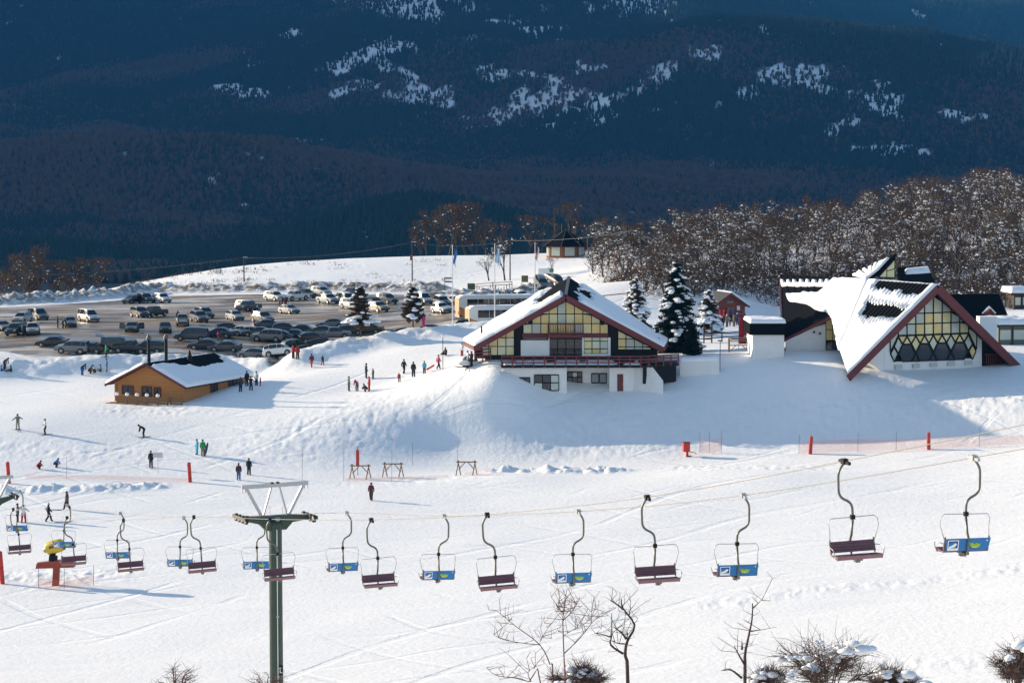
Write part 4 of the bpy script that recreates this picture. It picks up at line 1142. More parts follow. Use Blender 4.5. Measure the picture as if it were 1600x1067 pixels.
M_pale = mat('pale_tube', (.40, .40, .39), .4, .2, 6.0, metallic=.3)
def smooth_path(pts, n=5):
    out = []
    P_ = [Vector(p) for p in pts]
    for i in range(len(P_) - 1):
        p0, p1, p2, p3 = P_[max(i - 1, 0)], P_[i], P_[i + 1], P_[min(i + 2, len(P_) - 1)]
        for k in range(n):
            t = k / n
            out.append(0.5 * ((2 * p1) + (p2 - p0) * t + (2 * p0 - 5 * p1 + 4 * p2 - p3) * t * t + (3 * p1 - p0 - 3 * p2 + p3) * t ** 3))
    out.append(P_[-1]); return out
def chair_proto(ad):
    root = empty('lift_chair')
    x0 = 0.22
    mb = MB(); mb.tube(smooth_path([(.03, 0, -.02), (-.05, 0, -.10), (-.14, 0, -.28), (-.15, 0, -.55), (-.14, 0, -.78), (-.06, 0, -.92), (.12, 0, -1.03), (.20, 0, -1.14), (x0, 0, -1.32), (x0, 0, -1.6)]), .034, 8)
    mb.tube([(x0, 0, -1.5), (x0, .10, -1.9), (x0, .20, -2.05), (x0, .14, -2.42), (x0, -.04, -2.52)], .034, 8)
    hg = mb.build('hanger', M_tube, root, smooth=True)
    mb = MB(); mb.box((x0, 0, -1.43), (.11, .11, .11)); mb.build('collar', M_black, hg)
    mb = MB(); mb.bar((.03, -.34, .0), (.03, .34, .0), .07, .08); mb.box((.03, 0, .02), (.14, .2, .14)); mb.build('grip', M_black if not ad else M_steel, root)
    # safety frame
    w = 0.62; c = x0
    mb = MB(); mb.tube([(c - w + .01, .08, -2.12), (c - w - .01, 0, -1.78), (c - w - .04, 0, -1.56), (c - w + .02, 0, -1.44), (c + w - .02, 0, -1.42), (c + w + .06, 0, -1.50), (c + w + .09, 0, -1.66), (c + w + .05, 0, -1.80), (c + w - .01, .08, -2.10)], .0115, 6); mb.build('safety_frame', M_pale, root, smooth=True)
    # bench: slatted back and seat
    for k in range(4):
        z = -2.09 - .070 * k; y = .10 - .03 * k
        mb = MB(); mb.box((c, y, z), (1.24, .035, .064), M=Matrix.Rotation(R(-15), 3, 'X')); mb.build('back_slat', M_slat, root)
    mb = MB(); mb.box((c, .075, -2.20), (1.2, .02, .26), M=Matrix.Rotation(R(-20), 3, 'X')); mb.build('back_board', M_slat, root)
    for k in range(4):
        y = -.06 - .105 * k
        mb = MB(); mb.box((c, y, -2.40 + .012 * k), (1.24, .09, .03)); mb.build('seat_slat', M_slat, root)
    mb = MB(); mb.box((c, -.46, -2.395), (1.25, .03, .11), M=Matrix.Rotation(R(20), 3, 'X')); mb.build('seat_front', M_slat_face, root)
    for s_ in (-1, 1):
        mb = MB(); mb.tube([(c + s_ * .60, .1, -2.0), (c + s_ * .60, .02, -2.38), (c + s_ * .60, -.46, -2.44)], .022, 6); mb.build('bench_bracket', M_tube, root)
        mb = MB(); mb.tube([(c + s_ * .62, .06, -2.18), (c + s_ * .70, -.20, -2.16), (c + s_ * .70, -.38, -2.18), (c + s_ * .66, -.42, -2.34), (c + s_ * .62, -.40, -2.42)], .012, 6); mb.build('armrest', M_steel, root, smooth=True)
    mb = MB(); mb.box((c, -.2, -2.46), (.16, .5, .06)); mb.box((c, -.24, -2.52), (.12, .16, .08)); mb.build('seat_bracket', M_tube, root)
    if ad:
        p = empty('advert_panel'); p.parent = root; p.location = (c, .125, -2.20); p.rotation_euler = (R(-12), 0, 0)
        mb = MB(); mb.prism([(-.62, .0, .17), (.62, .0, .17), (.57, .0, -.17), (-.57, .0, -.17)], (0, .012, 0)); mb.build('panel', M_adblue, p)
        # seen from behind, x runs to the left
        def flat(name, pts, m, y=.015, t=.004): b_ = MB(); b_.prism([(-x, y, z) for x, z in pts], (0, t, 0)); b_.build(name, m, p)
        cx = -.40
        flat('white_square', [(cx - .15, .13), (cx + .15, .13), (cx + .15, -.15), (cx - .15, -.15)], M_adwhite)
        flat('navy_square', [(cx - .125, .105), (cx + .125, .105), (cx + .125, -.085), (cx - .125, -.085)], M_adnavy, .0195)
        flat('blue_disc', [(cx - .02 + .095 * math.cos(t), .01 + .085 * math.sin(t)) for t in [k * 2 * math.pi / 16 for k in range(16)]], M_adblue, .024)
        flat('white_sweep', [(cx - .125, -.04), (cx - .03, .0), (cx + .06, .06), (cx + .10, .03), (cx + .05, -.045), (cx - .05, -.075), (cx - .125, -.08)], M_adwhite, .0285)
        ex = .20
        flat('lime_emblem', [(ex - .17, .07), (ex - .12, .03), (ex - .07, .06), (ex - .02, .0), (ex + .04, .05), (ex + .09, .01), (ex + .16, .03), (ex + .13, -.04), (ex + .04, -.075), (ex - .06, -.07), (ex - .13, -.03)], M_adgreen)
        flat('yellow_stroke', [(ex - .13, -.015), (ex - .05, -.05), (ex + .04, -.055), (ex + .13, -.03), (ex + .11, -.06), (ex + .02, -.09), (ex - .07, -.08)], M_adyellow, .0195)
        flat('white_dot', [(.52 + .02 * math.cos(t), .10 + .02 * math.sin(t)) for t in [k * 2 * math.pi / 10 for k in range(10)]], M_adwhite)
    return root
ORD = ['first', 'second', 'third', 'fourth', 'fifth', 'sixth', 'seventh', 'eighth', 'ninth', 'tenth', 'eleventh', 'twelfth', 'thirteenth', 'fourteenth', 'fifteenth', 'sixteenth', 'seventeenth', 'eighteenth', 'nineteenth', 'twentieth', 'twenty-first', 'twenty-second', 'twenty-third', 'twenty-fourth', 'twenty-fifth']
NEAR_TOPS = [(1318, 722), (1010, 778), (760, 805), (579, 813), (421, 812), (302, 808), (192, 813), (104, 809), (20, 796)]
FAR_TOPS = [(1523, 716), (1163, 775), (905, 800), (695, 807), (543, 802), (408, 806), (288, 809), (189, 802), (106, 790), (32, 768)]
near_pts = []; far_pts = []
for i, (px, py) in enumerate(NEAR_TOPS): near_pts.append(at(px, py, 57 + 8.55 * i))
for (px, py) in FAR_TOPS:
    u = (px - 800) / FPX; far_pts.append(at(px, py, 42.28 / (.5324 + u)))
def side(k): return 'rightmost' if k == 0 else ORD[k] + ' from the right'
pr = chair_proto(False)
for i, p in enumerate(near_pts):
    o = pr if i == 0 else copy_tree(pr)
    o.location = p; o.rotation_euler = (0, R(random.uniform(-1.5, 1.5)) + R(-3), R(11) + R(random.uniform(-4, 4)))
    tag(o, 'maroon slatted double chair facing the camera, %s on the near rope' % side(i), 'lift chair', 'maroon chairs on the near rope')
pb = chair_proto(True)
for i, p in enumerate(far_pts):
    o = pb if i == 0 else copy_tree(pb)
    o.location = p; o.rotation_euler = (0, R(random.uniform(-1.0, 1.0)), R(8) + math.pi + R(random.uniform(-4, 4)))
    tag(o, 'lift chair with blue advert on its back, %s on the far rope' % side(i), 'lift chair', 'blue backed chairs on the far rope')
# ropes
def rope(pts, label):
    d = pts[0] - pts[1]
    ext = [pts[0] + d * k + Vector((0, 0, .16 * k * k)) for k in (4, 3, 2, 1)]
    e = pts[-1] - pts[-2]; ext2 = [pts[-1] + e * k for k in (1, 2, 3)]
    full = smooth_path(ext + pts + ext2, 4)
    mb = MB(); mb.tube([p + Vector((.03, 0, .03)) for p in full], .012, 6); o = mb.build('haul_rope', mat('rope_steel', (.20, .18, .16), .5, metallic=.2), smooth=True)
    tag(o, label, 'cable')
rope(near_pts, 'steel haul rope carrying the maroon chairs'); rope(far_pts, 'steel haul rope carrying the blue advert chairs')
# towers
def tower(center, zrope_l, zrope_r, label, ground):
    root = empty('lift_tower', (center.x, center.y, ground), LYAW, label, 'lift tower')
    zl, zr = zrope_l - ground, zrope_r - ground; zc = (zl + zr) / 2 - .12
    mb = MB(); n = 12
    mb.tube([(0, 0, -1), (0, 0, zc - .35), (0, 0, zc - .15)], [.30, .28, .28], 14); pole = mb.build('pole', M_lift_green, root, smooth=True)
    mb = MB(); mb.tube([(-.05, -.30, -.5), (-.05, -.30, zc - .5)], .018, 6)
    mb.build('conduit', M_adwhite, pole)
    for z in np.arange(.6, zc - 1, 2.6):
        mb = MB(); mb.box((-.05, -.31, z), (.12, .05, .06)); mb.build('conduit_clip', M_steel, pole)
    mb = MB(); mb.box((.06, -.30, zc - 6.6), (.22, .03, .42)); np_ = mb.build('number_plate', M_black, pole)
    for dx, dz, w, h in ((.0, .1, .10, .03), (.0, -.03, .03, .16), (.05, -.1, .1, .03)):
        mb = MB(); mb.box((.06 + dx - .02, -.32, zc - 6.6 + dz), (w, .01, h)); mb.build('number_stroke', M_adwhite, np_)
    # crossarm: deep at the pole, tapering out
    mb = MB(); g = 1.55
    prof = [(-g - .05, zl - .22), (-.75, zc - .25), (-.45, zc - .55), (.45, zc - .55), (.75, zc - .25), (g + .05, zr - .22), (g + .05, zr - .07), (.6, zc + .08), (-.6, zc + .08), (-g - .05, zl - .07)]
    mb.prism([(x, -.14, z) for x, z in prof], (0, .28, 0)); mb.build('crossarm', M_lift_green, root)
    # sheave trains
    for s_, z in ((-1, zl), (1, zr)):
        sh = empty('sheave_train'); sh.parent = root; sh.location = (s_ * (g + .0), 0, z)
        mb = MB(); mb.bar((s_ * .10, -.72, -.10), (s_ * .10, .72, -.10), .06, .14); mb.box((-s_ * .12, 0, -.1), (.4, .16, .12)); mb.build('sheave_beam', M_dark_steel, sh)
        for k in range(4):
            y = -.57 + .38 * k
            mb = MB(); mb.tube([(s_ * .0 - .05, y, -.15), (s_ * .0 + .05, y, -.15)], .17, 12); w = mb.build('sheave', M_rubber, sh)
            mb = MB(); mb.tube([(-.06, y, -.15), (.06, y, -.15)], .10, 10); mb.build('hub', M_steel, w)
    # lifting frame on top
    zt = zc + 1.38
    fr = empty('lifting_frame'); fr.parent = root
    mb = MB(); mb.box((0, 0, zt), (3.05, .10, .17)); mb.build('frame_beam', M_steel, fr)
    for a, b, w in ((-1.30, -.62, .13), (1.30, .62, .13), (-.17, -.55, .07), (.20, .55, .07)):
        mb = MB(); mb.bar((a, 0, zt - .08), (b, 0, zc + .06), w, .08, up=(0, 1, 0)); mb.build('frame_strut', M_steel, fr)
    for x in (-1.5, -1.36, 1.36, 1.5):
        mb = MB(); mb.box((x, 0, zt - .16), (.03, .05, .18)); mb.build('beam_hook', M_steel, fr)
    for x in (-.14, .12):
        mb = MB(); mb.box((x, 0, zt + .10), (.12, .14, .06)); mb.build('beam_clamp', M_black, fr)
    for x in (-.28, .3):
        mb = MB(); mb.tube([(x, -.1, zc + .05), (x, -.1, zc + .5)], .012, 5); mb.build('antenna_rod', M_steel, root)
    mb = MB(); mb.tube([(0.02, -.16, zc - .08), (0.02, -.2, zc - .02)], .13, 10); mb.build('junction_box', M_steel, root)
T1 = Vector((-10.15, 95.2, 0)); zl = at(372, 804, 94.5).z; zr = at(482, 801, 95.9).z
tower(T1, zl - .02, zr - .02, 'green lift tower with steel lifting frame standing mid slope', hz(T1.x, T1.y))
T2 = Vector((-31.75, 134.8, 0)); zl2 = at(0, 790, 133.9).z; zr2 = at(30, 772, 135.3).z
tower(T2, zr2 - .4, zr2, 'lift tower cut off by the left edge of the picture', hz(T2.x, T2.y))
# ================================================================= vehicles
M_car_glass = mat('car_glass', (0.015, 0.018, 0.022), 0.06, spec=0.7)
M_lamp = mat('headlamp_glass', (0.75, 0.75, 0.72), 0.15)
M_tail = mat('tail_lamp', (0.30, 0.01, 0.01), 0.25)
M_trim = mat('black_trim', (0.02, 0.02, 0.021), 0.6)
M_rim = mat('wheel_rim', (0.35, 0.35, 0.36), 0.35, metallic=0.6)
PAINT = {'white': (.72, .72, .71), 'silver': (.42, .43, .44), 'grey': (.16, .17, .18), 'dark grey': (.06, .065, .07), 'black': (.012, .013, .015), 'dark blue': (.02, .035, .08), 'dark green': (.015, .04, .03), 'beige': (.42, .36, .26), 'red': (.30, .02, .02)}
M_paint = {k: mat('paint_' + k.replace(' ', '_'), v, 0.28, 0.06, 1.0, spec=0.6) for k, v in PAINT.items()}
# stations: x from nose (+) to tail (-): (x, belt height, roof height or None)
KINDS = {
 'hatchback': dict(L=4.0, W=1.72, gl=.26, st=[(2.0, .58, 0), (1.9, .74, 0), (1.15, .92, 0), (.95, .96, 0), (.25, .98, 1.42), (-.3, .98, 1.50), (-1.1, .99, 1.46), (-1.75, 1.0, 1.28), (-1.95, .95, 0), (-2.0, .6, 0)], wb=1.25),
 'sedan': dict(L=4.5, W=1.75, gl=.25, st=[(2.25, .56, 0), (2.15, .70, 0), (1.2, .88, 0), (.95, .92, 0), (.25, .95, 1.36), (-.4, .95, 1.43), (-1.0, .96, 1.38), (-1.6, .98, 1.02), (-1.75, .98, 0), (-2.15, .95, 0), (-2.25, .6, 0)], wb=1.32),
 'suv': dict(L=4.6, W=1.85, gl=.36, st=[(2.3, .70, 0), (2.2, .92, 0), (1.3, 1.08, 0), (1.1, 1.10, 0), (.55, 1.12, 1.66), (-.2, 1.12, 1.75), (-1.4, 1.12, 1.74), (-2.1, 1.12, 1.62), (-2.25, 1.05, 0), (-2.3, .7, 0)], wb=1.35),
 'van': dict(L=4.7, W=1.85, gl=.33, st=[(2.35, .65, 0), (2.25, .85, 0), (1.7, 1.02, 0), (1.5, 1.06, 0), (.85, 1.10, 1.80), (.2, 1.1, 1.92), (-1.4, 1.1, 1.92), (-2.2, 1.1, 1.84), (-2.32, 1.0, 0), (-2.35, .65, 0)], wb=1.45),
 'pickup': dict(L=5.1, W=1.85, gl=.38, st=[(2.55, .72, 0), (2.45, .95, 0), (1.55, 1.08, 0), (1.35, 1.10, 0), (.8, 1.12, 1.66), (.1, 1.12, 1.74), (-.55, 1.12, 1.70), (-.75, 1.12, 1.16), (-.85, 1.08, 0), (-2.45, 1.06, 0), (-2.55, .7, 0)], wb=1.55),
}
def car_proto(kind):
    K = KINDS[kind]; W = K['W'] / 2; st = K['st']; gl = K['gl']
    P = {}
    # painted shell lofted through the stations
    rings = []
    for x, b, r in st:
        r2 = r if r else b + .012
        e = 1.0 - .10 * (abs(x) / (K['L'] / 2)) ** 4
        tw = .80 if r else .96
        ring = [(-.94 * W * e, gl), (-W * e, gl + .14), (-W * e, (gl + b) / 2 + .05), (-.97 * W * e, b), (-W * tw * e * (1 if not r else .94), r2 - .05 if r else b + .006), (-W * tw * e * .80, r2)]
        ring = ring + [(-y, z) for y, z in reversed(ring)]
        rings.append([(x, y, z) for y, z in ring])
    vs = [p for r_ in rings for p in r_]; n = len(rings[0]); fs = []
    for i in range(len(rings) - 1):
        for k in range(n - 1): fs.append((i * n + k, i * n + k + 1, (i + 1) * n + k + 1, (i + 1) * n + k))
        fs.append((i * n + n - 1, i * n, (i + 1) * n, (i + 1) * n + n - 1))
    fs.append(tuple(range(n))); fs.append(tuple((len(rings) - 1) * n + k for k in range(n))[::-1])
    mb = MB(); mb.add(vs, fs); body = mb.mesh('body', M_paint['white'])
    P['body'] = [(body, None)]
    # glazing: set just proud of the shell
    cab = [(i, s_) for i, s_ in enumerate(st) if s_[2]]
    i0, i1 = cab[0][0], cab[-1][0]
    def pt(i, k, off=.012):
        p = Vector(rings[i][k]); return p
    def quad(a, b, c, d, sh=.1):
        c0 = (a + b + c + d) / 4
        q = [p + (c0 - p) * sh for p in (a, b, c, d)]
        nrm = (b - a).cross(d - a).normalized()
        return q, nrm
    def glass(name, a, b, c, d, out, sh=.10):
        q, nrm = quad(a, b, c, d, sh)
        if nrm.dot(out) < 0: nrm = -nrm
        mb = MB(); mb.prism([p + nrm * .004 for p in q], nrm * .012); P.setdefault(name, []).append((mb.mesh(name, M_car_glass), None))
    # windscreen and rear window
    a, b = pt(i0 - 1, 3), pt(i0 - 1, n - 4); c, d = pt(i0, n - 6), pt(i0, 5)
    glass('windscreen', a, b, c, d, Vector((1, 0, .5)), .07)
    a, b = pt(i1 + 1 if kind != 'pickup' else i1, 3), pt(i1 + 1 if kind != 'pickup' else i1, n - 4); c, d = pt(i1 if kind != 'pickup' else i1 - 1, n - 6), pt(i1 if kind != 'pickup' else i1 - 1, 5)
    if kind in ('suv', 'van', 'hatchback'):
        a = a.lerp(d, .25); b = b.lerp(c, .25)
    glass('rear_window', a, b, c, d, Vector((-1, 0, .5)), .08)
    for k3, k4, sy in ((3, 4, -1), (n - 4, n - 5, 1)):
        for j in range(i0, i1):
            a, b = pt(j, k3), pt(j + 1, k3); c, d = pt(j + 1, k4), pt(j, k4)
            if (b - a).length < .3: continue
            glass('side_window', a, b, c, d, Vector((0, sy, .2)), .07)
        a, b, d = pt(i0 - 1, k3), pt(i0, k3), pt(i0, k4)
        mb = MB(); c0 = (a + b + d) / 3; q = [p + (c0 - p) * .14 for p in (a, b, d)]
        mb.prism([p + Vector((0, sy * .006, .0)) for p in q], (0, sy * .012, .003)); P.setdefault('side_window', []).append((mb.mesh('side_window', M_car_glass), None))
    # bumpers, lamps, bed
    L2 = K['L'] / 2
    for s_ in (1, -1):
        mb = MB(); mb.box((s_ * (L2 - .02), 0, gl + .16), (.16, K['W'] * .9, .22)); P.setdefault('bumper', []).append((mb.mesh('bumper', M_trim), None))
    hb = st[1][1]
    mb = MB(); mb.box((L2 - .06, 0, hb - .14), (.08, K['W'] * .42, .16)); P['grille'] = [(mb.mesh('grille', M_trim), None)]
    for sy in (-1, 1):
        mb = MB(); mb.box((L2 - .10, sy * W * .70, hb - .11), (.14, .34, .15)); P.setdefault('headlight', []).append((mb.mesh('headlight', M_lamp), None))
        mb = MB(); mb.box((-L2 + .06, sy * W * .78, st[-2][1] - .16), (.10, .22, .26)); P.setdefault('tail_light', []).append((mb.mesh('tail_light', M_tail), None))
    if kind == 'pickup':
        mb = MB(); mb.box((-1.65, 0, 1.10), (1.5, K['W'] * .80, .03)); P['bed_cover'] = [(mb.mesh('bed_cover', M_trim), None)]
    mb = MB(); mb.box((0, 0, gl - .02), (K['L'] * .82, K['W'] * .8, .16)); P['underbody'] = [(mb.mesh('underbody', M_trim), None)]
    rw = .33 if gl < .3 else .38
    mb = MB(); mb.tube([(0, -.11, 0), (0, .11, 0)], rw, 14); P['_tyre'] = mb.mesh('tyre', M_rubber)
    mb = MB(); mb.tube([(0, -.125, 0), (0, .125, 0)], rw * .62, 10); P['_rim'] = mb.mesh('rim', M_rim)
    mb = MB(); mb.tube([(0, -.112, 0), (0, .10, 0)], rw * 1.16, 14); P['_arch'] = mb.mesh('wheel_arch', M_trim)
    P['_wheel'] = [(sx * K['wb'], sy * (W - .09), rw) for sx in (1, -1) for sy in (-1, 1)]
    # a lid of snow for cars that stood overnight
    r0 = rings[i0]; 
    mb = MB(); pts = [Vector(rings[i0][5]), Vector(rings[i1][5]), Vector(rings[i1][n - 6]), Vector(rings[i0][n - 6])]
    zt = max(s_[2] for s_ in st)
    xs_ = np.linspace(st[i0][0] + .25, st[i1][0] + .05, 9); ysn = np.linspace(-W * .72, W * .72, 6); g = []
    for x in xs_:
        zr_ = np.interp(-x, [-s_[0] for _, s_ in cab], [s_[2] for _, s_ in cab])
        for y in ysn:
            edge = min((x - xs_[-1]) / .3, (xs_[0] - x) / .3, (W * .72 - abs(y)) / .15)
            g.append((x, y, zr_ - .03 + .20 * min(1, max(0, edge + .15)) * (1 + .3 * math.sin(x * 5 + y * 3))))
    mb.add(g, [(i * 6 + k, i * 6 + k + 1, (i + 1) * 6 + k + 1, (i + 1) * 6 + k) for i in range(8) for k in range(5)])
    P['_snow'] = mb.mesh('roof_snow', M_snow)
    for p in P['_snow'].polygons: p.use_smooth = True
    return P
PROTO = {k: car_proto(k) for k in KINDS}
def tilt_to_ground(o, x, y, yaw, hl, hwid):
    """stand a vehicle on the slope"""
    f = Vector((math.cos(yaw), math.sin(yaw), 0)); s_ = Vector((-f.y, f.x, 0))
    def g(a, b): return hz0(x + f.x * a + s_.x * b, y + f.y * a + s_.y * b)
    fwd = Vector((f.x * 2 * hl, f.y * 2 * hl, g(hl, 0) - g(-hl, 0))).normalized()
    sd = Vector((s_.x * 2 * hwid, s_.y * 2 * hwid, g(0, hwid) - g(0, -hwid))).normalized()
    up = fwd.cross(sd).normalized(); sd = up.cross(fwd)
    M = Matrix((fwd, sd, up)).transposed()
    z = (g(hl, hwid) + g(-hl, hwid) + g(hl, -hwid) + g(-hl, -hwid)) / 4
    o.matrix_world = Matrix.Translation((x, y, z + .01)) @ M.to_4x4()
def hz0(x, y): return float(H(np.array([x]), np.array([y]))[0])
def make_car(kind, colour, x, y, yaw, label, snow=False, group='cars in the muddy car park', doors=0, hatch=False):
    P = PROTO[kind]; K = KINDS[kind]
    root = empty('parked_' + {'hatchback': 'hatchback', 'sedan': 'sedan', 'suv': 'off_roader', 'van': 'van', 'pickup': 'pickup'}[kind], (x, y, 0), yaw, label, 'car', group)
    for nm, lst in P.items():
        if nm[0] == '_': continue
        for me, _ in lst:
            o = place(nm, me, root)
            if nm == 'body':
                o.material_slots[0].link = 'OBJECT'; o.material_slots[0].material = M_paint[colour]
    for wx, wy, wz in P['_wheel']:
        w = place('wheel', P['_tyre'], root, (wx, wy, wz)); place('rim', P['_rim'], w)
        a = place('wheel_arch', P['_arch'], root, (wx, wy * .985, wz + .03))
    if snow: place('roof_snow', P['_snow'], root)
    W = K['W'] / 2
    if doors:
        for sy in ((-1, 1) if doors == 2 else (1,)):
            mb = MB(); mb.box((-.5, 0, .72), (1.0, .07, .62)); mb.box((-.55, 0, 1.15), (.8, .05, .3), 1)
            d = mb.build('open_door', [M_paint[colour], M_car_glass], root, (.75, sy * (W + .02), 0), (0, 0, -sy * R(62)))
    if hatch:
        zt = max(s_[2] for s_ in K['st'])
        mb = MB(); mb.box((-.5, 0, 0), (1.0, K['W'] * .75, .06)); mb.build('raised_tailgate', M_paint[colour], root, (-K['L'] / 2 + .35, 0, zt), (0, R(12), 0))
    tilt_to_ground(root, x, y, yaw, K['wb'], W)
    return root
# (px of the middle of the car, py of its tyres, kind, colour, heading in degrees: 0 = nose to the right, -90 = nose to the camera, snow, extra)
def lot_place(px, py):
    g = G(px, py, 285, 470); u = (px - 800) / FPX
    y = g.y
    while lot_weight(np.array([u * y]), np.array([y]))[0] < .9 and y < 440: y += .5
    return Vector((u * y, y, 0))
ROWS = {
 'in the farthest row': [
  (206,474,'hatchback','black',-120,0),(226,473,'suv','silver',-60,0),(252,473,'suv','white',-55,0),(475,466,'pickup','dark grey',-40,0),(501,462,'suv','silver',-50,0),(550,464,'suv','white',-130,0),(660,474,'van','white',-60,1),(690,478,'suv','grey',-70,1),(713,476,'hatchback','silver',-70,1),(728,482,'hatchback','white',-70,1)],
 'in the second farthest row': [
  (58,500,'van','white',-55,0),(137,502,'van','white',-55,0),(217,496,'suv','silver',-60,0),(240,495,'pickup','black',-120,0),(428,470,'suv','white',-50,0),(462,469,'pickup','white',-135,0),(511,474,'pickup','beige',-55,0),(540,474,'van','white',-60,0),(548,482,'suv','white',-50,0),(583,480,'suv','black',-45,0),(604,474,'suv','silver',-50,0),(690,488,'hatchback','white',-60,1)],
 'mid car park': [
  (34,505,'suv','beige',-100,0),(24,523,'suv','dark green',-100,0),(50,522,'pickup','silver',-80,0),(108,510,'hatchback','grey',-75,0),(205,518,'sedan','silver',-85,0,2),(257,519,'hatchback','black',-80,0),(284,508,'pickup','silver',100,0),(310,503,'suv','white',-65,0),(318,497,'suv','grey',-60,0),(366,500,'hatchback','silver',-60,0),(384,485,'suv','white',-50,0),(388,486,'pickup','dark grey',-120,0),(409,504,'suv','white',-55,0),(451,490,'hatchback','beige',-50,0),(590,488,'suv','beige',-55,0),(2,516,'sedan','grey',-60,0)],
 'in the near row': [
  (80,541,'sedan','black',172,0),(298,532,'van','dark grey',178,0),(358,520,'hatchback','black',15,0),(372,524,'sedan','white',170,0),(386,525,'sedan','silver',172,0),(402,526,'sedan','dark grey',172,0),(420,514,'sedan','dark grey',5,0),(446,520,'hatchback','dark blue',8,0),(417,533,'suv','grey',174,0),(434,532,'sedan','dark blue',176,0),(518,512,'sedan','grey',170,0),(520,530,'pickup','grey',8,0),(664,516,'hatchback','silver',172,0),(603,520,'sedan','dark grey',175,0),(625,522,'sedan','dark blue',176,0),(724,516,'suv','black',175,0),(340,527,'sedan','dark blue',174,0),(468,522,'sedan','black',172,0),(455,530,'sedan','dark green',176,0),(500,524,'sedan','dark grey',174,0),(545,524,'hatchback','black',10,0),(575,522,'sedan','black',172,0)],
 'in the front row': [
  (112,551,'suv','grey',170,0),(136,556,'sedan','black',176,0),(183,547,'van','dark grey',5,0,9),(203,556,'pickup','black',175,0),(318,545,'sedan','black',178,0),(394,563,'hatchback','grey',160,0),(421,563,'hatchback','dark green',-95,0),(438,563,'suv','white',-20,0),(462,546,'hatchback','dark green',30,0),(480,549,'sedan','dark grey',12,0),(488,535,'hatchback','black',20,0),(408,556,'sedan','black',172,0),(230,553,'suv','dark green',178,0),(350,548,'sedan','dark grey',176,0),(505,540,'suv','black',12,0)],
}
for row, cars in ROWS.items():
    cars = sorted(cars, key=lambda c: c[0])
    for k, c in enumerate(cars):
        px, py, kind, colour, yaw, sn = c[:6]; ex = c[6] if len(c) > 6 else 0
        g = lot_place(px, py)
        if not sn and px % 3 == 1: colour = {'white': 'grey', 'silver': 'dark grey', 'beige': 'silver'}.get(colour, colour)
        nm = {'suv': 'off-roader', 'pickup': 'pickup truck'}.get(kind, kind)
        lab = '%s %s%s, %s from the left %s' % (colour, nm, ' under snow' if sn else ' with its doors open' if ex == 2 else ' with raised tailgate' if ex == 9 else '', ORD[k], row)
        make_car(kind, colour, g.x, g.y, R(yaw), lab, bool(sn), doors=2 if ex == 2 else 0, hatch=ex == 9)
for k, (px, py, kind, colour, yaw, lab) in enumerate([(845, 448, 'suv', 'grey', -75, 'grey off-roader on the access road left of the lodge peak'), (866, 441, 'pickup', 'black', -60, 'black pickup truck on the access road above the lodge peak'), (815, 470, 'hatchback', 'white', -70, 'white hatchback parked between the bus and the brown snow heap')]):
    g = G(px, py, 300, 470); make_car(kind, colour, g.x, g.y, R(yaw), lab, k == 2, 'cars beyond the lodge')
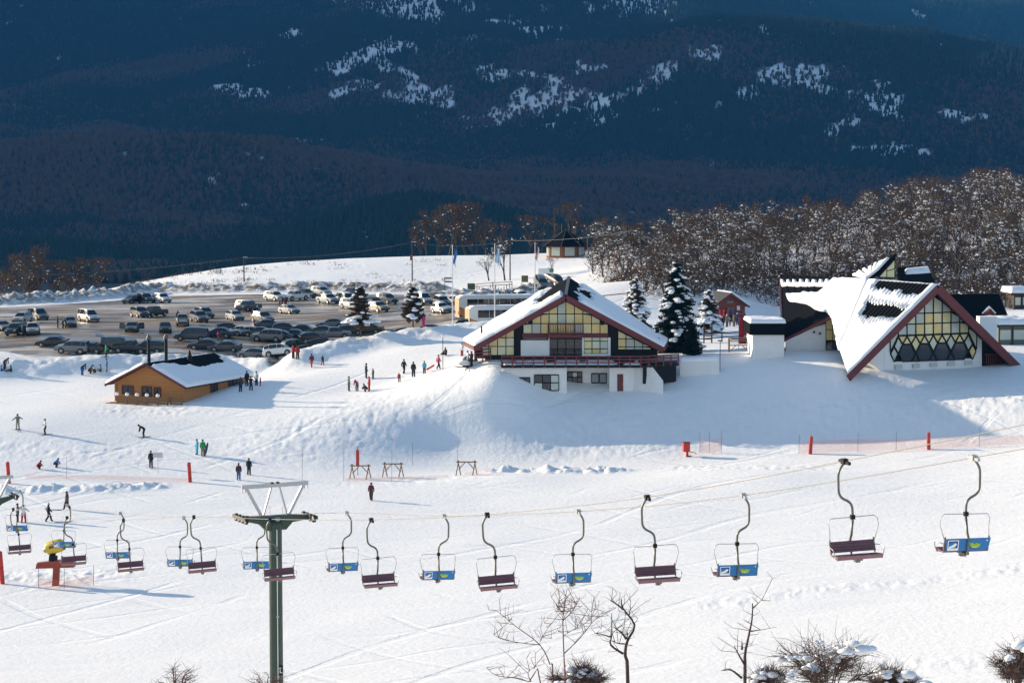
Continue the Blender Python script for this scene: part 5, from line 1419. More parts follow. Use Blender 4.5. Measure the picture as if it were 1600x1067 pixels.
# buses
M_bus_white = mat('bus_white', (.60, .60, .58), .35, .08, .8); M_bus_cream = mat('bus_cream', (.55, .43, .27), .35, .06, .8)
M_bus_orange = mat('bus_orange', (.45, .16, .03), .4); M_bus_green = mat('bus_green', (.02, .05, .035), .4)
def bus(px, py, yaw, label):
    g = lot_place(px, py); g.z = hz0(g.x, g.y)
    root = empty('coach', (g.x, g.y, g.z), yaw, label, 'bus', 'coaches parked behind the lodge')
    L_, W_, H_ = 12.0, 2.5, 3.4
    prof = [(0, .35), (L_, .35), (L_, 3.0), (L_ - .3, H_), (.25, H_), (0, 3.1)]
    mb = MB(); mb.prism([(x, -W_ / 2, z) for x, z in prof], (0, W_, 0)); mb.build('body', M_bus_white, root)
    mb = MB(); mb.prism([(-.03, -W_ / 2 + .05, .4), (-.03, W_ / 2 - .05, .4), (-.03, W_ / 2 - .05, 3.15), (-.03, -W_ / 2 + .05, 3.15)], (.05, 0, 0)); mb.build('tail_panel', M_bus_cream, root)
    for k in range(6):
        mb = MB(); mb.box((2.0 + 1.65 * k, -W_ / 2 - .012, 2.45), (1.58, .03, 1.05)); mb.build('side_window', M_car_glass, root)
        mb = MB(); mb.box((2.0 + 1.65 * k, W_ / 2 + .012, 2.45), (1.58, .03, 1.05)); mb.build('side_window', M_car_glass, root)
    mb = MB(); mb.box((L_ + .01, 0, 2.2), (.04, 2.2, 1.6)); mb.build('windscreen', M_car_glass, root)
    n = 16
    mb = MB(); mb.prism([(.05 + .0, -W_ / 2 - .012, .9)] + [(.05 + 1.5 * math.cos(t), -W_ / 2 - .012, .9 + .85 * math.sin(t)) for t in np.linspace(-.9, 1.5, n)], (0, -.01, 0)); mb.build('orange_swirl', M_bus_orange, root)
    mb = MB(); mb.prism([(.05, -W_ / 2 - .011, .4), (2.2, -W_ / 2 - .011, .4), (1.9, -W_ / 2 - .011, 1.2), (.05, -W_ / 2 - .011, 1.9)], (0, -.006, 0)); mb.build('green_flank', M_bus_green, root)
    for x in (2.2, 9.4):
        for sy in (-1, 1):
            mb = MB(); mb.tube([(x, sy * 1.05 - .14, .5), (x, sy * 1.05 + .14, .5)], .5, 14); w = mb.build('wheel', M_rubber, root)
            mb = MB(); mb.tube([(x, sy * 1.06 - .15, .5), (x, sy * 1.06 + .15, .5)], .28, 10); mb.build('rim', M_rim, w)
    snow_sheet('roof_snow', root, (.3, -1.15, H_), (L_ - .4, -1.15, H_), (L_ - .4, 1.15, H_), (.3, 1.15, H_), 40, 8, .16, None, 31)
    mb = MB(); mb.box((3.5, 0, H_ + .1), (1.8, 1.2, .2)); mb.build('air_unit', M_bus_white, root)
    for sy in (-1, 1):
        mb = MB(); mb.box((-.04, sy * .95, 1.0), (.05, .2, .5)); mb.build('tail_light', M_tail, root)
bus(730, 506, R(16), 'white coach with cream tail and orange swirl, nearer of the two behind the lodge roof')
bus(714, 499, R(16), 'white coach with green and orange flank, farther of the two behind the lodge roof')
# ================================================================= people
def fabric(name, c): return mat('cloth_' + name, c, 0.85, 0.2, 6.0)
CLOTH = {k: fabric(k, v) for k, v in {'black': (.012, .012, .014), 'charcoal': (.035, .035, .04), 'grey': (.16, .16, .16), 'beige': (.38, .33, .25), 'white': (.62, .62, .60), 'red': (.34, .02, .025), 'maroon': (.11, .02, .025), 'pink': (.50, .05, .16), 'blue': (.03, .12, .35), 'navy': (.02, .03, .07), 'sky': (.06, .35, .50), 'green': (.02, .24, .09), 'orange': (.40, .12, .03), 'brown': (.10, .06, .035)}.items()}
M_skin = mat('skin', (.45, .27, .19), .6)
# skeletons: joint name -> (x right, y forward, z up), metres, for a 1.74 m adult
def skeleton(pose):
    J = {'pel': (0, 0, .95), 'wai': (0, .0, 1.10), 'che': (0, .0, 1.32), 'nec': (0, .0, 1.48), 'hd0': (0, .02, 1.57), 'hd1': (0, .03, 1.66), 'hd2': (0, .02, 1.73),
         'shL': (-.18, 0, 1.42), 'elL': (-.25, .0, 1.15), 'wrL': (-.25, .10, .92), 'haL': (-.24, .14, .84), 'shR': (.18, 0, 1.42), 'elR': (.25, 0, 1.15), 'wrR': (.25, .10, .92), 'haR': (.24, .14, .84),
         'hiL': (-.10, 0, .90), 'knL': (-.11, .03, .50), 'anL': (-.12, 0, .10), 'toL': (-.13, .17, .05), 'hiR': (.10, 0, .90), 'knR': (.11, .03, .50), 'anR': (.12, 0, .10), 'toR': (.13, .17, .05)}
    if pose == 'walk':
        J.update(knL=(-.10, .20, .53), anL=(-.11, .26, .12), toL=(-.12, .42, .08), knR=(.10, -.04, .50), anR=(.11, -.30, .16), toR=(.12, -.15, .06), elL=(-.24, -.12, 1.16), wrL=(-.24, -.08, .93), haL=(-.23, -.06, .85), elR=(.24, .08, 1.16), wrR=(.23, .24, .98), haR=(.22, .30, .92))
    elif pose == 'spread':
        J.update(elL=(-.45, .04, 1.32), wrL=(-.68, .12, 1.26), haL=(-.76, .15, 1.25), elR=(.40, .06, 1.22), wrR=(.52, .22, 1.08), haR=(.56, .29, 1.04), knL=(-.15, .06, .50), anL=(-.18, 0, .10), toL=(-.18, .17, .05), knR=(.15, .06, .5), anR=(.18, 0, .10), toR=(.18, .17, .05))
    elif pose == 'poles':
        J.update(elL=(-.30, .06, 1.16), wrL=(-.30, .30, 1.10), haL=(-.29, .37, 1.10), elR=(.30, .06, 1.16), wrR=(.30, .30, 1.10), haR=(.29, .37, 1.10), knL=(-.13, .10, .50), knR=(.13, .10, .5))
    elif pose == 'bend':
        J.update(wai=(0, .10, 1.08), che=(0, .30, 1.20), nec=(0, .45, 1.26), hd0=(0, .52, 1.30), hd1=(0, .58, 1.36), hd2=(0, .62, 1.42), shL=(-.18, .38, 1.22), shR=(.18, .38, 1.22), elL=(-.22, .44, .95), wrL=(-.18, .52, .72), haL=(-.16, .55, .64), elR=(.22, .44, .95), wrR=(.18, .52, .72), haR=(.16, .55, .64), hiL=(-.10, -.04, .88), hiR=(.10, -.04, .88), knL=(-.13, .08, .50), knR=(.13, .08, .50))
    elif pose == 'crouch':
        J.update(pel=(0, -.15, .42), wai=(0, -.05, .55), che=(0, .12, .72), nec=(0, .22, .84), hd0=(0, .27, .91), hd1=(0, .31, .99), hd2=(0, .32, 1.06), shL=(-.18, .18, .80), shR=(.18, .18, .80), elL=(-.26, .34, .58), wrL=(-.18, .50, .44), haL=(-.14, .56, .38), elR=(.26, .34, .58), wrR=(.18, .50, .44), haR=(.14, .56, .38), hiL=(-.10, -.15, .40), hiR=(.10, -.15, .40), knL=(-.20, .25, .50), knR=(.20, .25, .50), anL=(-.16, .05, .10), toL=(-.17, .22, .05), anR=(.16, .05, .10), toR=(.17, .22, .05))
    elif pose == 'sit':
        J.update(pel=(0, -.1, .16), wai=(0, -.10, .32), che=(0, -.06, .54), nec=(0, -.02, .70), hd0=(0, .0, .79), hd1=(0, .02, .88), hd2=(0, .01, .95), shL=(-.18, -.04, .64), shR=(.18, -.04, .64), elL=(-.27, .06, .40), wrL=(-.22, .25, .32), haL=(-.20, .32, .30), elR=(.27, .06, .40), wrR=(.22, .25, .32), haR=(.20, .32, .30), hiL=(-.10, -.06, .15), hiR=(.10, -.06, .15), knL=(-.17, .34, .36), knR=(.17, .34, .36), anL=(-.16, .66, .10), toL=(-.17, .74, .22), anR=(.16, .66, .10), toR=(.17, .74, .22))
    return J
EDGES = [('pel', 'wai', 't'), ('wai', 'che', 't'), ('che', 'nec', 't'), ('nec', 'hd0', 's'), ('hd0', 'hd1', 'h'), ('hd1', 'hd2', 'h'),
         ('che', 'shL', 't'), ('shL', 'elL', 't'), ('elL', 'wrL', 't'), ('wrL', 'haL', 'g'), ('che', 'shR', 't'), ('shR', 'elR', 't'), ('elR', 'wrR', 't'), ('wrR', 'haR', 'g'),
         ('pel', 'hiL', 'l'), ('hiL', 'knL', 'l'), ('knL', 'anL', 'l'), ('anL', 'toL', 'b'), ('pel', 'hiR', 'l'), ('hiR', 'knR', 'l'), ('knR', 'anR', 'l'), ('anR', 'toR', 'b')]
RAD = {'pel': (.17, .13), 'wai': (.16, .12), 'che': (.19, .13), 'nec': (.075, .075), 'hd0': (.085, .095), 'hd1': (.105, .115), 'hd2': (.07, .08), 'sh': (.085, .085), 'el': (.062, .062), 'wr': (.05, .05), 'ha': (.055, .035), 'hi': (.11, .12), 'kn': (.085, .085), 'an': (.075, .075), 'to': (.06, .045)}
PMESH = {}
def person_mesh(pose):
    if pose in PMESH: return PMESH[pose]
    J = skeleton(pose); names = list(J); ix = {k: i for i, k in enumerate(names)}
    me = bpy.data.meshes.new('skel'); me.from_pydata([J[k] for k in names], [(ix[a], ix[b]) for a, b, _ in EDGES], [])
    o = bpy.data.objects.new('skel', me); col.objects.link(o)
    sk = o.modifiers.new('skin', 'SKIN'); sk.use_smooth_shade = True
    for k in names:
        d = me.skin_vertices[0].data[ix[k]]; rr = RAD.get(k) or RAD[k[:2]]; fat = 1.0 if k[:2] == 'hd' or k[:2] == 'ha' else 1.2; d.radius = (rr[0] * fat, rr[1] * fat); d.use_root = (k == 'pel')
    ss = o.modifiers.new('sub', 'SUBSURF'); ss.levels = 1; ss.render_levels = 1
    dg = bpy.context.evaluated_depsgraph_get()
    m2 = bpy.data.meshes.new_from_object(o.evaluated_get(dg))
    bpy.data.objects.remove(o); bpy.data.meshes.remove(me)
    m2.name = 'body_' + pose
    slot = {'t': 0, 'l': 1, 's': 2, 'h': 2, 'g': 3, 'b': 4}
    idx = []
    for p in m2.polygons:
        c = p.center; best = None
        for a, b, t in EDGES:
            A, B = Vector(J[a]), Vector(J[b]); ab = B - A
            s_ = max(0, min(1, (c - A).dot(ab) / ab.length_squared)); d = (c - A - ab * s_).length - (.06 if t == 't' else 0)
            if best is None or d < best[0]: best = (d, t)
        idx.append(slot[best[1]])
    m2.materials.clear()
    for m in (CLOTH['black'], CLOTH['black'], M_skin, CLOTH['charcoal'], CLOTH['black']): m2.materials.append(m)
    m2.polygons.foreach_set('material_index', idx)
    # hat and goggles that fit the head
    h0, h1, h2 = (Vector(J[k]) for k in ('hd0', 'hd1', 'hd2'))
    up = (h2 - h0).normalized(); fw = Vector((0, 1, 0)); fw = (fw - up * fw.dot(up)).normalized(); rt = fw.cross(up)
    mb = MB(); rings = []
    for t, r in ((-.02, .118), (.03, .122), (.07, .108), (.10, .07), (.115, .015)):
        rings.append([h1 + up * (t + .01) + (rt * math.cos(a) * r + fw * math.sin(a) * r * 1.06) - fw * .008 for a in [2 * math.pi * k / 10 for k in range(10)]])
    vs = [p for r_ in rings for p in r_]
    mb.add(vs, [(i * 10 + k, i * 10 + (k + 1) % 10, (i + 1) * 10 + (k + 1) % 10, (i + 1) * 10 + k) for i in range(4) for k in range(10)])
    hat = mb.mesh('hat', CLOTH['black'])
    for p in hat.polygons: p.use_smooth = True
    mb = MB(); mb.add([h1 + up * z_ + rt * x + fw * (.112 - abs(x) * .35) for z_ in (-.035, .012) for x in (-.08, -.03, .03, .08)] + [h1 + up * z_ + rt * x + fw * (.085 - abs(x) * .35) for z_ in (-.035, .012) for x in (-.08, -.03, .03, .08)], [(0, 1, 5, 4), (1, 2, 6, 5), (2, 3, 7, 6), (8, 12, 13, 9), (9, 13, 14, 10), (10, 14, 15, 11), (0, 4, 12, 8), (3, 11, 15, 7)])
    mb.tube([h1 + fw * .10 - up * .045, h1 + fw * .135 - up * .06], [.018, .012], 5)
    face = mb.mesh('goggles', M_glass_dark)
    PMESH[pose] = (m2, hat, face); return PMESH[pose]
M_pack = CLOTH['charcoal']
def person(px, py, pose, jacket, pants, hat, face_deg, label, h=1.74, group=None, pack=None, Y=None, dz=0.0):
    g = G(px, py, 120, 470) if Y is None else at(px, py, Y)
    if Y is not None: g.z = hz(g.x, g.y)
    root = empty('person', (g.x, g.y, g.z - .02 + dz), R(face_deg - 90), label, 'person', group)
    s_ = h / 1.74; root.scale = (s_, s_, s_)
    body, hm, fm = person_mesh(pose)
    b = place('body', body, root)
    for i, m in ((0, CLOTH[jacket]), (1, CLOTH[pants])):
        b.material_slots[i].link = 'OBJECT'; b.material_slots[i].material = m
    o = place('hat', hm, root); o.material_slots[0].link = 'OBJECT'; o.material_slots[0].material = CLOTH[hat]
    place('goggles', fm, root)
    if pack:
        J = skeleton(pose); c = Vector(J['che']); mb = MB(); mb.box(c + Vector((0, -.20, -.06)), (.30, .18, .45)); k = mb.build('backpack', CLOTH[pack], root)
    return g
def gear(name, cat, g, deg, boxes, m, label, tilt=None, dz=.02):
    mb = MB()
    for c, s_ in boxes: mb.box(c, s_)
    o = mb.build(name, m, None, (g.x, g.y, g.z + dz), (tilt or 0, 0, R(deg - 90))); tag(o, label, cat); return o
M_ski = mat('ski_topsheet', (.10, .10, .12), .4)
def skis(g, deg, who):
    f = Vector((math.cos(R(deg)), math.sin(R(deg)))); s_ = Vector((f.y, -f.x))
    for k, sd in ((-1, 'left'), (1, 'right')):
        p = Vector((g.x + s_.x * .14 * k, g.y + s_.y * .14 * k, 0)); p.z = hz(p.x, p.y)
        mb = MB(); mb.add([(-.05, -.8, .0), (.05, -.8, .0), (.045, .65, .0), (-.045, .65, 0), (.03, .88, .10), (-.03, .88, .10), (-.05, -.8, .02), (.05, -.8, .02), (.045, .65, .02), (-.045, .65, .02), (.03, .88, .12), (-.03, .88, .12)],
               [(0, 1, 2, 3), (3, 2, 4, 5), (6, 9, 8, 7), (9, 11, 10, 8), (0, 6, 7, 1), (1, 7, 8, 2), (2, 8, 10, 4), (4, 10, 11, 5), (5, 11, 9, 3), (3, 9, 6, 0)])
        o = mb.build('ski', M_ski, None, p + Vector((0, 0, .03)), (0, 0, R(deg - 90))); tag(o, '%s ski under the %s' % (sd, who), 'ski')
# ---- skiers on the slope
g = person(28, 671, 'spread', 'grey', 'beige', 'black', 250, 'skier in grey jacket with arms spread, far left of the slope'); skis(g, 250, 'grey skier with spread arms')
g = person(71, 679, 'poles', 'white', 'black', 'charcoal', 200, 'skier in white jacket and black trousers beside the grey skier'); skis(g, 200, 'skier in white jacket')
g = person(225, 683, 'bend', 'black', 'black', 'black', 200, 'skier in black bending forward below the cabin'); skis(g, 200, 'bending skier in black')
g = person(236, 730, 'stand', 'black', 'charcoal', 'black', 265, 'person in black standing beside the white sign'); skis(g, 280, 'person beside the white sign')
person(308, 710, 'stand', 'sky', 'sky', 'charcoal', 215, 'person in pale blue suit talking to the snowboarder', 1.66)
g = person(317, 713, 'stand', 'green', 'grey', 'black', 90, 'snowboarder in bright green jacket with board under the arm', 1.8)
mb = MB(); mb.prism([(.14 * math.cos(t) * (1), 0, .76 * math.sin(t)) for t in np.linspace(0, 2 * math.pi, 18)[:-1]], (0, .02, 0)); o = mb.build('snowboard', mat('board_black', (.03, .03, .035), .4), None, (g.x + .38, g.y - .05, g.z + .78), (0, R(14), R(20))); tag(o, 'dark snowboard held beside the green snowboarder', 'snowboard')
person(373, 750, 'stand', 'maroon', 'blue', 'black', 95, 'person with backpack and blue trousers walking up beside the tower', 1.74, pack='charcoal')
person(389, 742, 'stand', 'black', 'black', 'black', 80, 'person in plain black just right of the backpacker')
person(580, 782, 'walk', 'maroon', 'black', 'black', 265, 'person in maroon jacket walking alone mid piste')
person(28, 815, 'stand', 'charcoal', 'charcoal', 'black', 200, 'person in dark clothes seen behind the leftmost blue chair', 1.72)
g = person(37, 817, 'spread', 'white', 'red', 'brown', 100, 'person in white top and red trousers behind the leftmost blue chair', 1.7)
g = person(76, 815, 'walk', 'black', 'black', 'white', 20, 'skier in black with white helmet near the snow cannon', 1.78); skis(Vector((g.x + 1.4, g.y - .3, g.z)), 10, 'skier in black with white helmet')
g = person(105, 796, 'walk', 'brown', 'black', 'black', 170, 'skier in brown jacket above the second left chair', 1.74); skis(Vector((g.x - 1.3, g.y, g.z)), 175, 'skier in brown jacket')
person(60, 733, 'crouch', 'red', 'black', 'black', 30, 'person in red crouching on the left slope', 1.5)
person(87, 730, 'crouch', 'blue', 'charcoal', 'black', -10, 'person in blue crouching on the left slope', 1.6)
# ---- on the flat near the cabin and the sledging hill
g = person(128, 586, 'bend', 'black', 'blue', 'black', 330, 'person in black jacket and blue trousers bending behind the cabin', 1.8)
person(140, 584, 'crouch', 'maroon', 'black', 'black', 20, 'person crouching in dark red behind the cabin')
person(149, 583, 'crouch', 'white', 'charcoal', 'black', 160, 'person crouching in white behind the cabin')
person(157, 581, 'sit', 'grey', 'charcoal', 'charcoal', 200, 'person in grey sitting in the snow behind the cabin')
person(167, 581, 'stand', 'blue', 'grey', 'black', 200, 'person in blue jacket standing above the crouching group', 1.72)
person(2, 580, 'sit', 'blue', 'navy', 'black', 20, 'child in blue sitting at the left edge', 1.4)
person(7, 576, 'bend', 'charcoal', 'black', 'black', 340, 'person in dark clothes bending at the left edge', 1.75)
person(17, 581, 'sit', 'charcoal', 'black', 'black', 190, 'person in dark clothes sitting near the left edge', 1.6)
person(376, 612, 'stand', 'charcoal', 'black', 'black', 120, 'nearest of the four people right of the cabin, in charcoal')
person(386, 603, 'stand', 'black', 'black', 'black', 250, 'tall person in black in the group right of the cabin', 1.82)
person(392, 610, 'spread', 'black', 'navy', 'black', 60, 'person in black with hands on hips right of the cabin', 1.7)
person(401, 602, 'stand', 'white', 'charcoal', 'black', 240, 'person in white jacket holding a child by the hand', 1.7)
person(407, 603, 'stand', 'red', 'red', 'maroon', 200, 'small child in red beside the person in white', 1.05)
person(487, 574, 'walk', 'maroon', 'red', 'black', 250, 'person in maroon and red on the flat below the car park', 1.74, pack='charcoal')
person(504, 571, 'walk', 'charcoal', 'red', 'navy', 300, 'child with red trousers walking below the car park', 1.3)
person(545, 611, 'stand', 'grey', 'charcoal', 'charcoal', 20, 'person in grey at the left of the sledging group', 1.76)
person(558, 611, 'bend', 'pink', 'charcoal', 'pink', 120, 'person in pink bending over in the sledging group', 1.6)
person(572, 591, 'stand', 'charcoal', 'black', 'black', 20, 'tall dark person standing above the person in red', 1.84)
person(583, 592, 'stand', 'brown', 'charcoal', 'maroon', 220, 'child in brown behind the sledging group', 1.25)
person(577, 611, 'stand', 'red', 'red', 'red', 200, 'person all in red in the middle of the sledging group', 1.72)
person(572, 612, 'crouch', 'navy', 'maroon', 'black', 200, 'person crouching at the feet of the one in red', 1.6)
person(631, 584, 'walk', 'black', 'black', 'black', 60, 'person in black walking up towards the lodge', 1.78)
person(624, 597, 'bend', 'red', 'maroon', 'black', 100, 'child in red carrying a black ring', 1.25)
person(646, 589, 'stand', 'black', 'black', 'brown', 80, 'broad person in black seen from behind near the child in red', 1.84)
person(663, 584, 'stand', 'sky', 'navy', 'black', 70, 'child in turquoise jacket on the sledging hill', 1.55)
g = person(685, 577, 'walk', 'pink', 'black', 'black', 30, 'person in pink jacket pulling a red sledge uphill', 1.76)
mb = MB(); mb.prism([(-.5, -.2, 0), (.45, -.2, 0), (.62, -.1, .12), (.62, .1, .12), (.45, .2, 0), (-.5, .2, 0)], (0, 0, .07)); mb.box((-.02, -.21, .09), (.95, .03, .1)); mb.box((-.02, .21, .09), (.95, .03, .1))
o = mb.build('sledge', mat('sledge_red', (.55, .015, .02), .35), None, (g.x - .95, g.y - .35, g.z + .18), (0, R(-28), R(20))); tag(o, 'red plastic sledge pulled by the person in pink', 'sledge')
person(696, 555, 'sit', 'charcoal', 'black', 'maroon', 230, 'person sitting in the snow below the lamp post', 1.74)
person(722, 556, 'stand', 'white', 'red', 'black', 230, 'person in white and red half hidden by the mound', 1.6)
person(726, 572, 'bend', 'grey', 'charcoal', 'black', 340, 'person in grey bending beside the snowmobile', 1.7)
person(731, 571, 'stand', 'white', 'grey', 'navy', 200, 'person in white standing beside the snowmobile', 1.7)
person(737, 573, 'stand', 'charcoal', 'black', 'maroon', 150, 'person in charcoal right of the snowmobile', 1.78)
person(744, 566, 'stand', 'orange', 'charcoal', 'brown', 150, 'person in orange by the lodge railing', 1.7)
# ---- behind the lodge and at the red hut
person(1053, 541, 'stand', 'red', 'charcoal', 'white', 240, 'person in red jacket under the big snowy spruce', 1.74)
person(1060, 545, 'crouch', 'charcoal', 'black', 'black', 180, 'person in dark clothes crouching under the spruce', 1.74)
for k, (px, py, ja, pa, ht, po, lab) in enumerate([(1124, 516, 'pink', 'black', 'black', 'stand', 'person in pink and black at the left end of the queue'), (1129, 515, 'black', 'black', 'black', 'stand', 'person in black beside the pink one in the queue'), (1136, 511, 'grey', 'brown', 'white', 'stand', 'person in grey jacket in the hut queue'), (1141, 509, 'beige', 'charcoal', 'brown', 'bend', 'person in beige leaning forward in the hut queue'), (1147, 510, 'brown', 'brown', 'black', 'stand', 'person in brown coat in the hut queue'), (1152, 508, 'navy', 'navy', 'white', 'stand', 'person in navy with white hat in the hut queue'), (1157, 508, 'charcoal', 'black', 'black', 'stand', 'tall person in charcoal near the right end of the queue'), (1163, 507, 'black', 'navy', 'black', 'walk', 'person in black at the right end of the queue'), (1131, 503, 'red', 'black', 'red', 'stand', 'person in red by the hut door'), (1143, 502, 'blue', 'black', 'black', 'stand', 'person in blue by the hut door')]):
    person(px, py, po, ja, pa, ht, 60 + 37 * k, lab, 1.70 + .02 * (k % 5), 'people queueing at the red hut')
# ---- among the cars
for px, py, ja, pa, po, lab in [(90, 512, 'black', 'black', 'stand', 'person in black standing alone left of the grey hatchback'), (98, 513, 'charcoal', 'black', 'bend', 'person leaning at the door of the grey hatchback'), (36, 525, 'charcoal', 'black', 'stand', 'person standing between two parked off-roaders at the left'), (341, 537, 'red', 'grey', 'spread', 'person in red carrying gear across the car park'), (348, 536, 'navy', 'grey', 'stand', 'person in navy beside the one carrying gear'), (437, 481, 'red', 'black', 'stand', 'person in red at the far edge of the car park'), (446, 481, 'maroon', 'black', 'stand', 'person in maroon at the far edge of the car park'), (441, 479, 'black', 'black', 'stand', 'person in black between two in red at the far edge'), (458, 560, 'red', 'black', 'stand', 'person in red jacket left of a pair at the berm'), (465, 561, 'red', 'black', 'stand', 'person in red jacket right of a pair at the berm'), (278, 503, 'black', 'black', 'stand', 'person in black behind the silver pickup truck'), (662, 512, 'pink', 'pink', 'stand', 'person in magenta by the silver hatchback near the pine')]:
    person(px, py, po, ja, pa, 'black', random.uniform(0, 360), lab, 1.74)
person(166, 562, 'stand', 'green', 'black', 'black', 200, 'person in dark green standing on the berm behind the cabin', 1.78, Y=292.5)
# ================================================================= trees and shrubs
M_twig = mat('brown_twig', (.088, .056, .036), .9, .4, 4.0, spec=.1)
M_twig2 = mat('grey_brown_twig', (.10, .072, .050), .9, .35, 4.0, spec=.1)
M_needle = mat('spruce_needle', (.016, .030, .018), .85, .4, 3.0, spec=.15)
M_needle2 = mat('pine_needle', (.11, .075, .045), .9, .4, 3.0, spec=.1)
M_clump = mat('snow_clump', (.86, .88, .91), .75, .03, 2.0, spec=.3)
def clump(mb, c, r, rnd, flat=.6, n=7):
    """a lump of snow: squashed uneven ball"""
    c = Vector(c); rows = [(-.5, .72), (.05, 1.0), (.55, .72)]
    vs = []
    for z_, k in rows:
        for i in range(n):
            a = 2 * math.pi * i / n; q = r * k * (.75 + .5 * rnd.random())
            vs.append(c + Vector((q * math.cos(a), q * math.sin(a), r * flat * z_)))
    vs += [c + Vector((0, 0, r * flat * .9)), c - Vector((0, 0, r * flat * .7))]
    fs = [(j * n + i, j * n + (i + 1) % n, (j + 1) * n + (i + 1) % n, (j + 1) * n + i) for j in range(2) for i in range(n)]
    fs += [(2 * n + i, 2 * n + (i + 1) % n, 3 * n) for i in range(n)] + [((i + 1) % n, i, 3 * n + 1) for i in range(n)]
    mb.add(vs, fs)
def sliver(mb, p, d, L, w, rnd):
    d = Vector(d).normalized(); s_ = d.cross(Vector((rnd.uniform(-1, 1), rnd.uniform(-1, 1), rnd.uniform(-1, 1))))
    s_ = s_.normalized() * w if s_.length > 1e-4 else d.orthogonal() * w
    p = Vector(p); m = p + d * L * .55
    mb.add([p, m + s_, p + d * L, m - s_], [(0, 1, 2, 3)])
def limb(mb, tips, p, d, L, r, depth, rnd, spread=.6, seg=3, up=.15):
    pts = [Vector(p)]; q = Vector(p); dd = Vector(d).normalized()
    for k in range(seg):
        dd = (dd + Vector((rnd.uniform(-1, 1), rnd.uniform(-1, 1), rnd.uniform(-.6, 1))) * .22 + Vector((0, 0, up * .3))).normalized()
        q = q + dd * L / seg; pts.append(q.copy())
    mb.tube(pts, [r * (1 - .6 * k / seg) for k in range(seg + 1)], 5 if r > .03 else 4, cap=False)
    tips.append((q.copy(), dd.copy(), depth))
    if depth > 0:
        for k in range(rnd.choice((2, 3, 3))):
            a = rnd.random() * 6.28; sd = Vector((math.cos(a), math.sin(a), rnd.uniform(-.2, .7)))
            nd = (dd + sd * spread * 1.3).normalized(); t = rnd.uniform(.4, 1.0); base = pts[0].lerp(pts[-1], t) if seg == 1 else pts[max(1, int(t * seg))]
            limb(mb, tips, base, nd, L * rnd.uniform(.5, .75), r * .5, depth - 1, rnd, spread, max(2, seg - 1), up)
def lenga(seed, tall=7.0, snow=1.0, m=M_twig):
    rnd = random.Random(seed); t = MB(); tips = []
    limb(t, tips, (0, 0, -.8), (rnd.uniform(-.1, .1), rnd.uniform(-.1, .1), 1), tall * .5, .13, 3, rnd, .62, 4, .3)
    zmax = max(p.z for p, _, _ in tips); k = tall / zmax
    t.v = [(x * k, y * k, z * k if z > 0 else z) for x, y, z in t.v]
    tips = [(p * k, d, dp) for p, d, dp in tips]
    tw = MB(); sn = MB()
    for p, d, dp in tips:
        for _ in range((13 if snow > .5 else 24) if dp < 2 else 7):
            dd = (d * .7 + Vector((rnd.uniform(-1, 1), rnd.uniform(-1, 1), rnd.uniform(-.5, .9))))
            q = p + Vector((rnd.gauss(0, .28), rnd.gauss(0, .28), rnd.gauss(0, .22)))
            sliver(tw, q, dd, rnd.uniform(.35, .95), rnd.uniform(.02, .055), rnd)
        if rnd.random() < .5 * snow:
            clump(sn, p + Vector((rnd.gauss(0, .15), rnd.gauss(0, .15), .05)), rnd.uniform(.12, .34), rnd, .55, 5)
        if rnd.random() < .8 * snow:
            for _ in range(3): clump(sn, p + Vector((rnd.gauss(0, .4), rnd.gauss(0, .4), rnd.gauss(-.1, .3))), rnd.uniform(.05, .14), rnd, .6, 4)
    return t.mesh('trunk', M_bark), tw.mesh('crown', m), (sn.mesh('snow_load', M_clump) if sn.v else None)
def tree_from(meshes, name, loc, rz, sc, label, cat='tree', group=None):
    root = empty(name, loc, rz, label, cat, group); root.scale = (sc, sc, sc)
    place('trunk', meshes[0], root); place('crown', meshes[1], root)
    if meshes[2]:
        o = place('snow_load', meshes[2], root); o['kind'] = 'stuff'
    return root
LEN = [lenga(300 + i, 7.0, .62, M_twig if i % 2 else M_twig2) for i in range(6)]
LENB = [lenga(340 + i, 7.0, .12, M_twig) for i in range(3)]
rnd = random.Random(12)
# wood on the slope at the right: largest trees one by one
spots = []
tries = 0
while len(spots) < 285 and tries < 20000:
    tries += 1
    px = rnd.uniform(905, 1640); Y = rnd.uniform(318, 520)
    x = (px - 800) / FPX * Y
    gx, gy = to_px(x, Y, hz0(x, Y))
    if gx < 1000 and Y < 360: continue
    if 1000 <= gx < 1230 and Y < 330: continue
    if gx > 1440 and Y < 325: continue
    lo = np.interp(gx, [905, 960, 1000, 1150, 1230, 1300, 1440, 1500, 1640], [434, 456, 470, 466, 486, 482, 480, 492, 492])
    if gy > lo: continue
    if 835 < gx < 925 and gy > 392: continue
    if any((x - a) ** 2 + (Y - b) ** 2 < 2.3 ** 2 for a, b in spots): continue
    spots.append((x, Y))
_info = []
for k, (x, y) in enumerate(spots): _info.append((k,) + to_px(x, y, hz0(x, y)))
_sky, _front = {}, {}
for k, px, py in _info:          # the trees that make the skyline and the front edge of the wood can be told apart
    b_ = int((px - 905) // 32)
    if b_ < 23 and (b_ not in _sky or py < _sky[b_][1]): _sky[b_] = (k, py, px)
    if b_ < 23 and (b_ not in _front or py > _front[b_][1]): _front[b_] = (k, py, px)
_lab = {}
for nm_, dct in (('leafless tree on the skyline of the right hand wood, %s from the left', _sky), ('leafless tree at the lower edge of the right hand wood, %s from the left', _front)):
    for r2, v in enumerate(sorted(dct.values(), key=lambda v: v[2])): _lab[v[0]] = nm_ % ORD[r2]
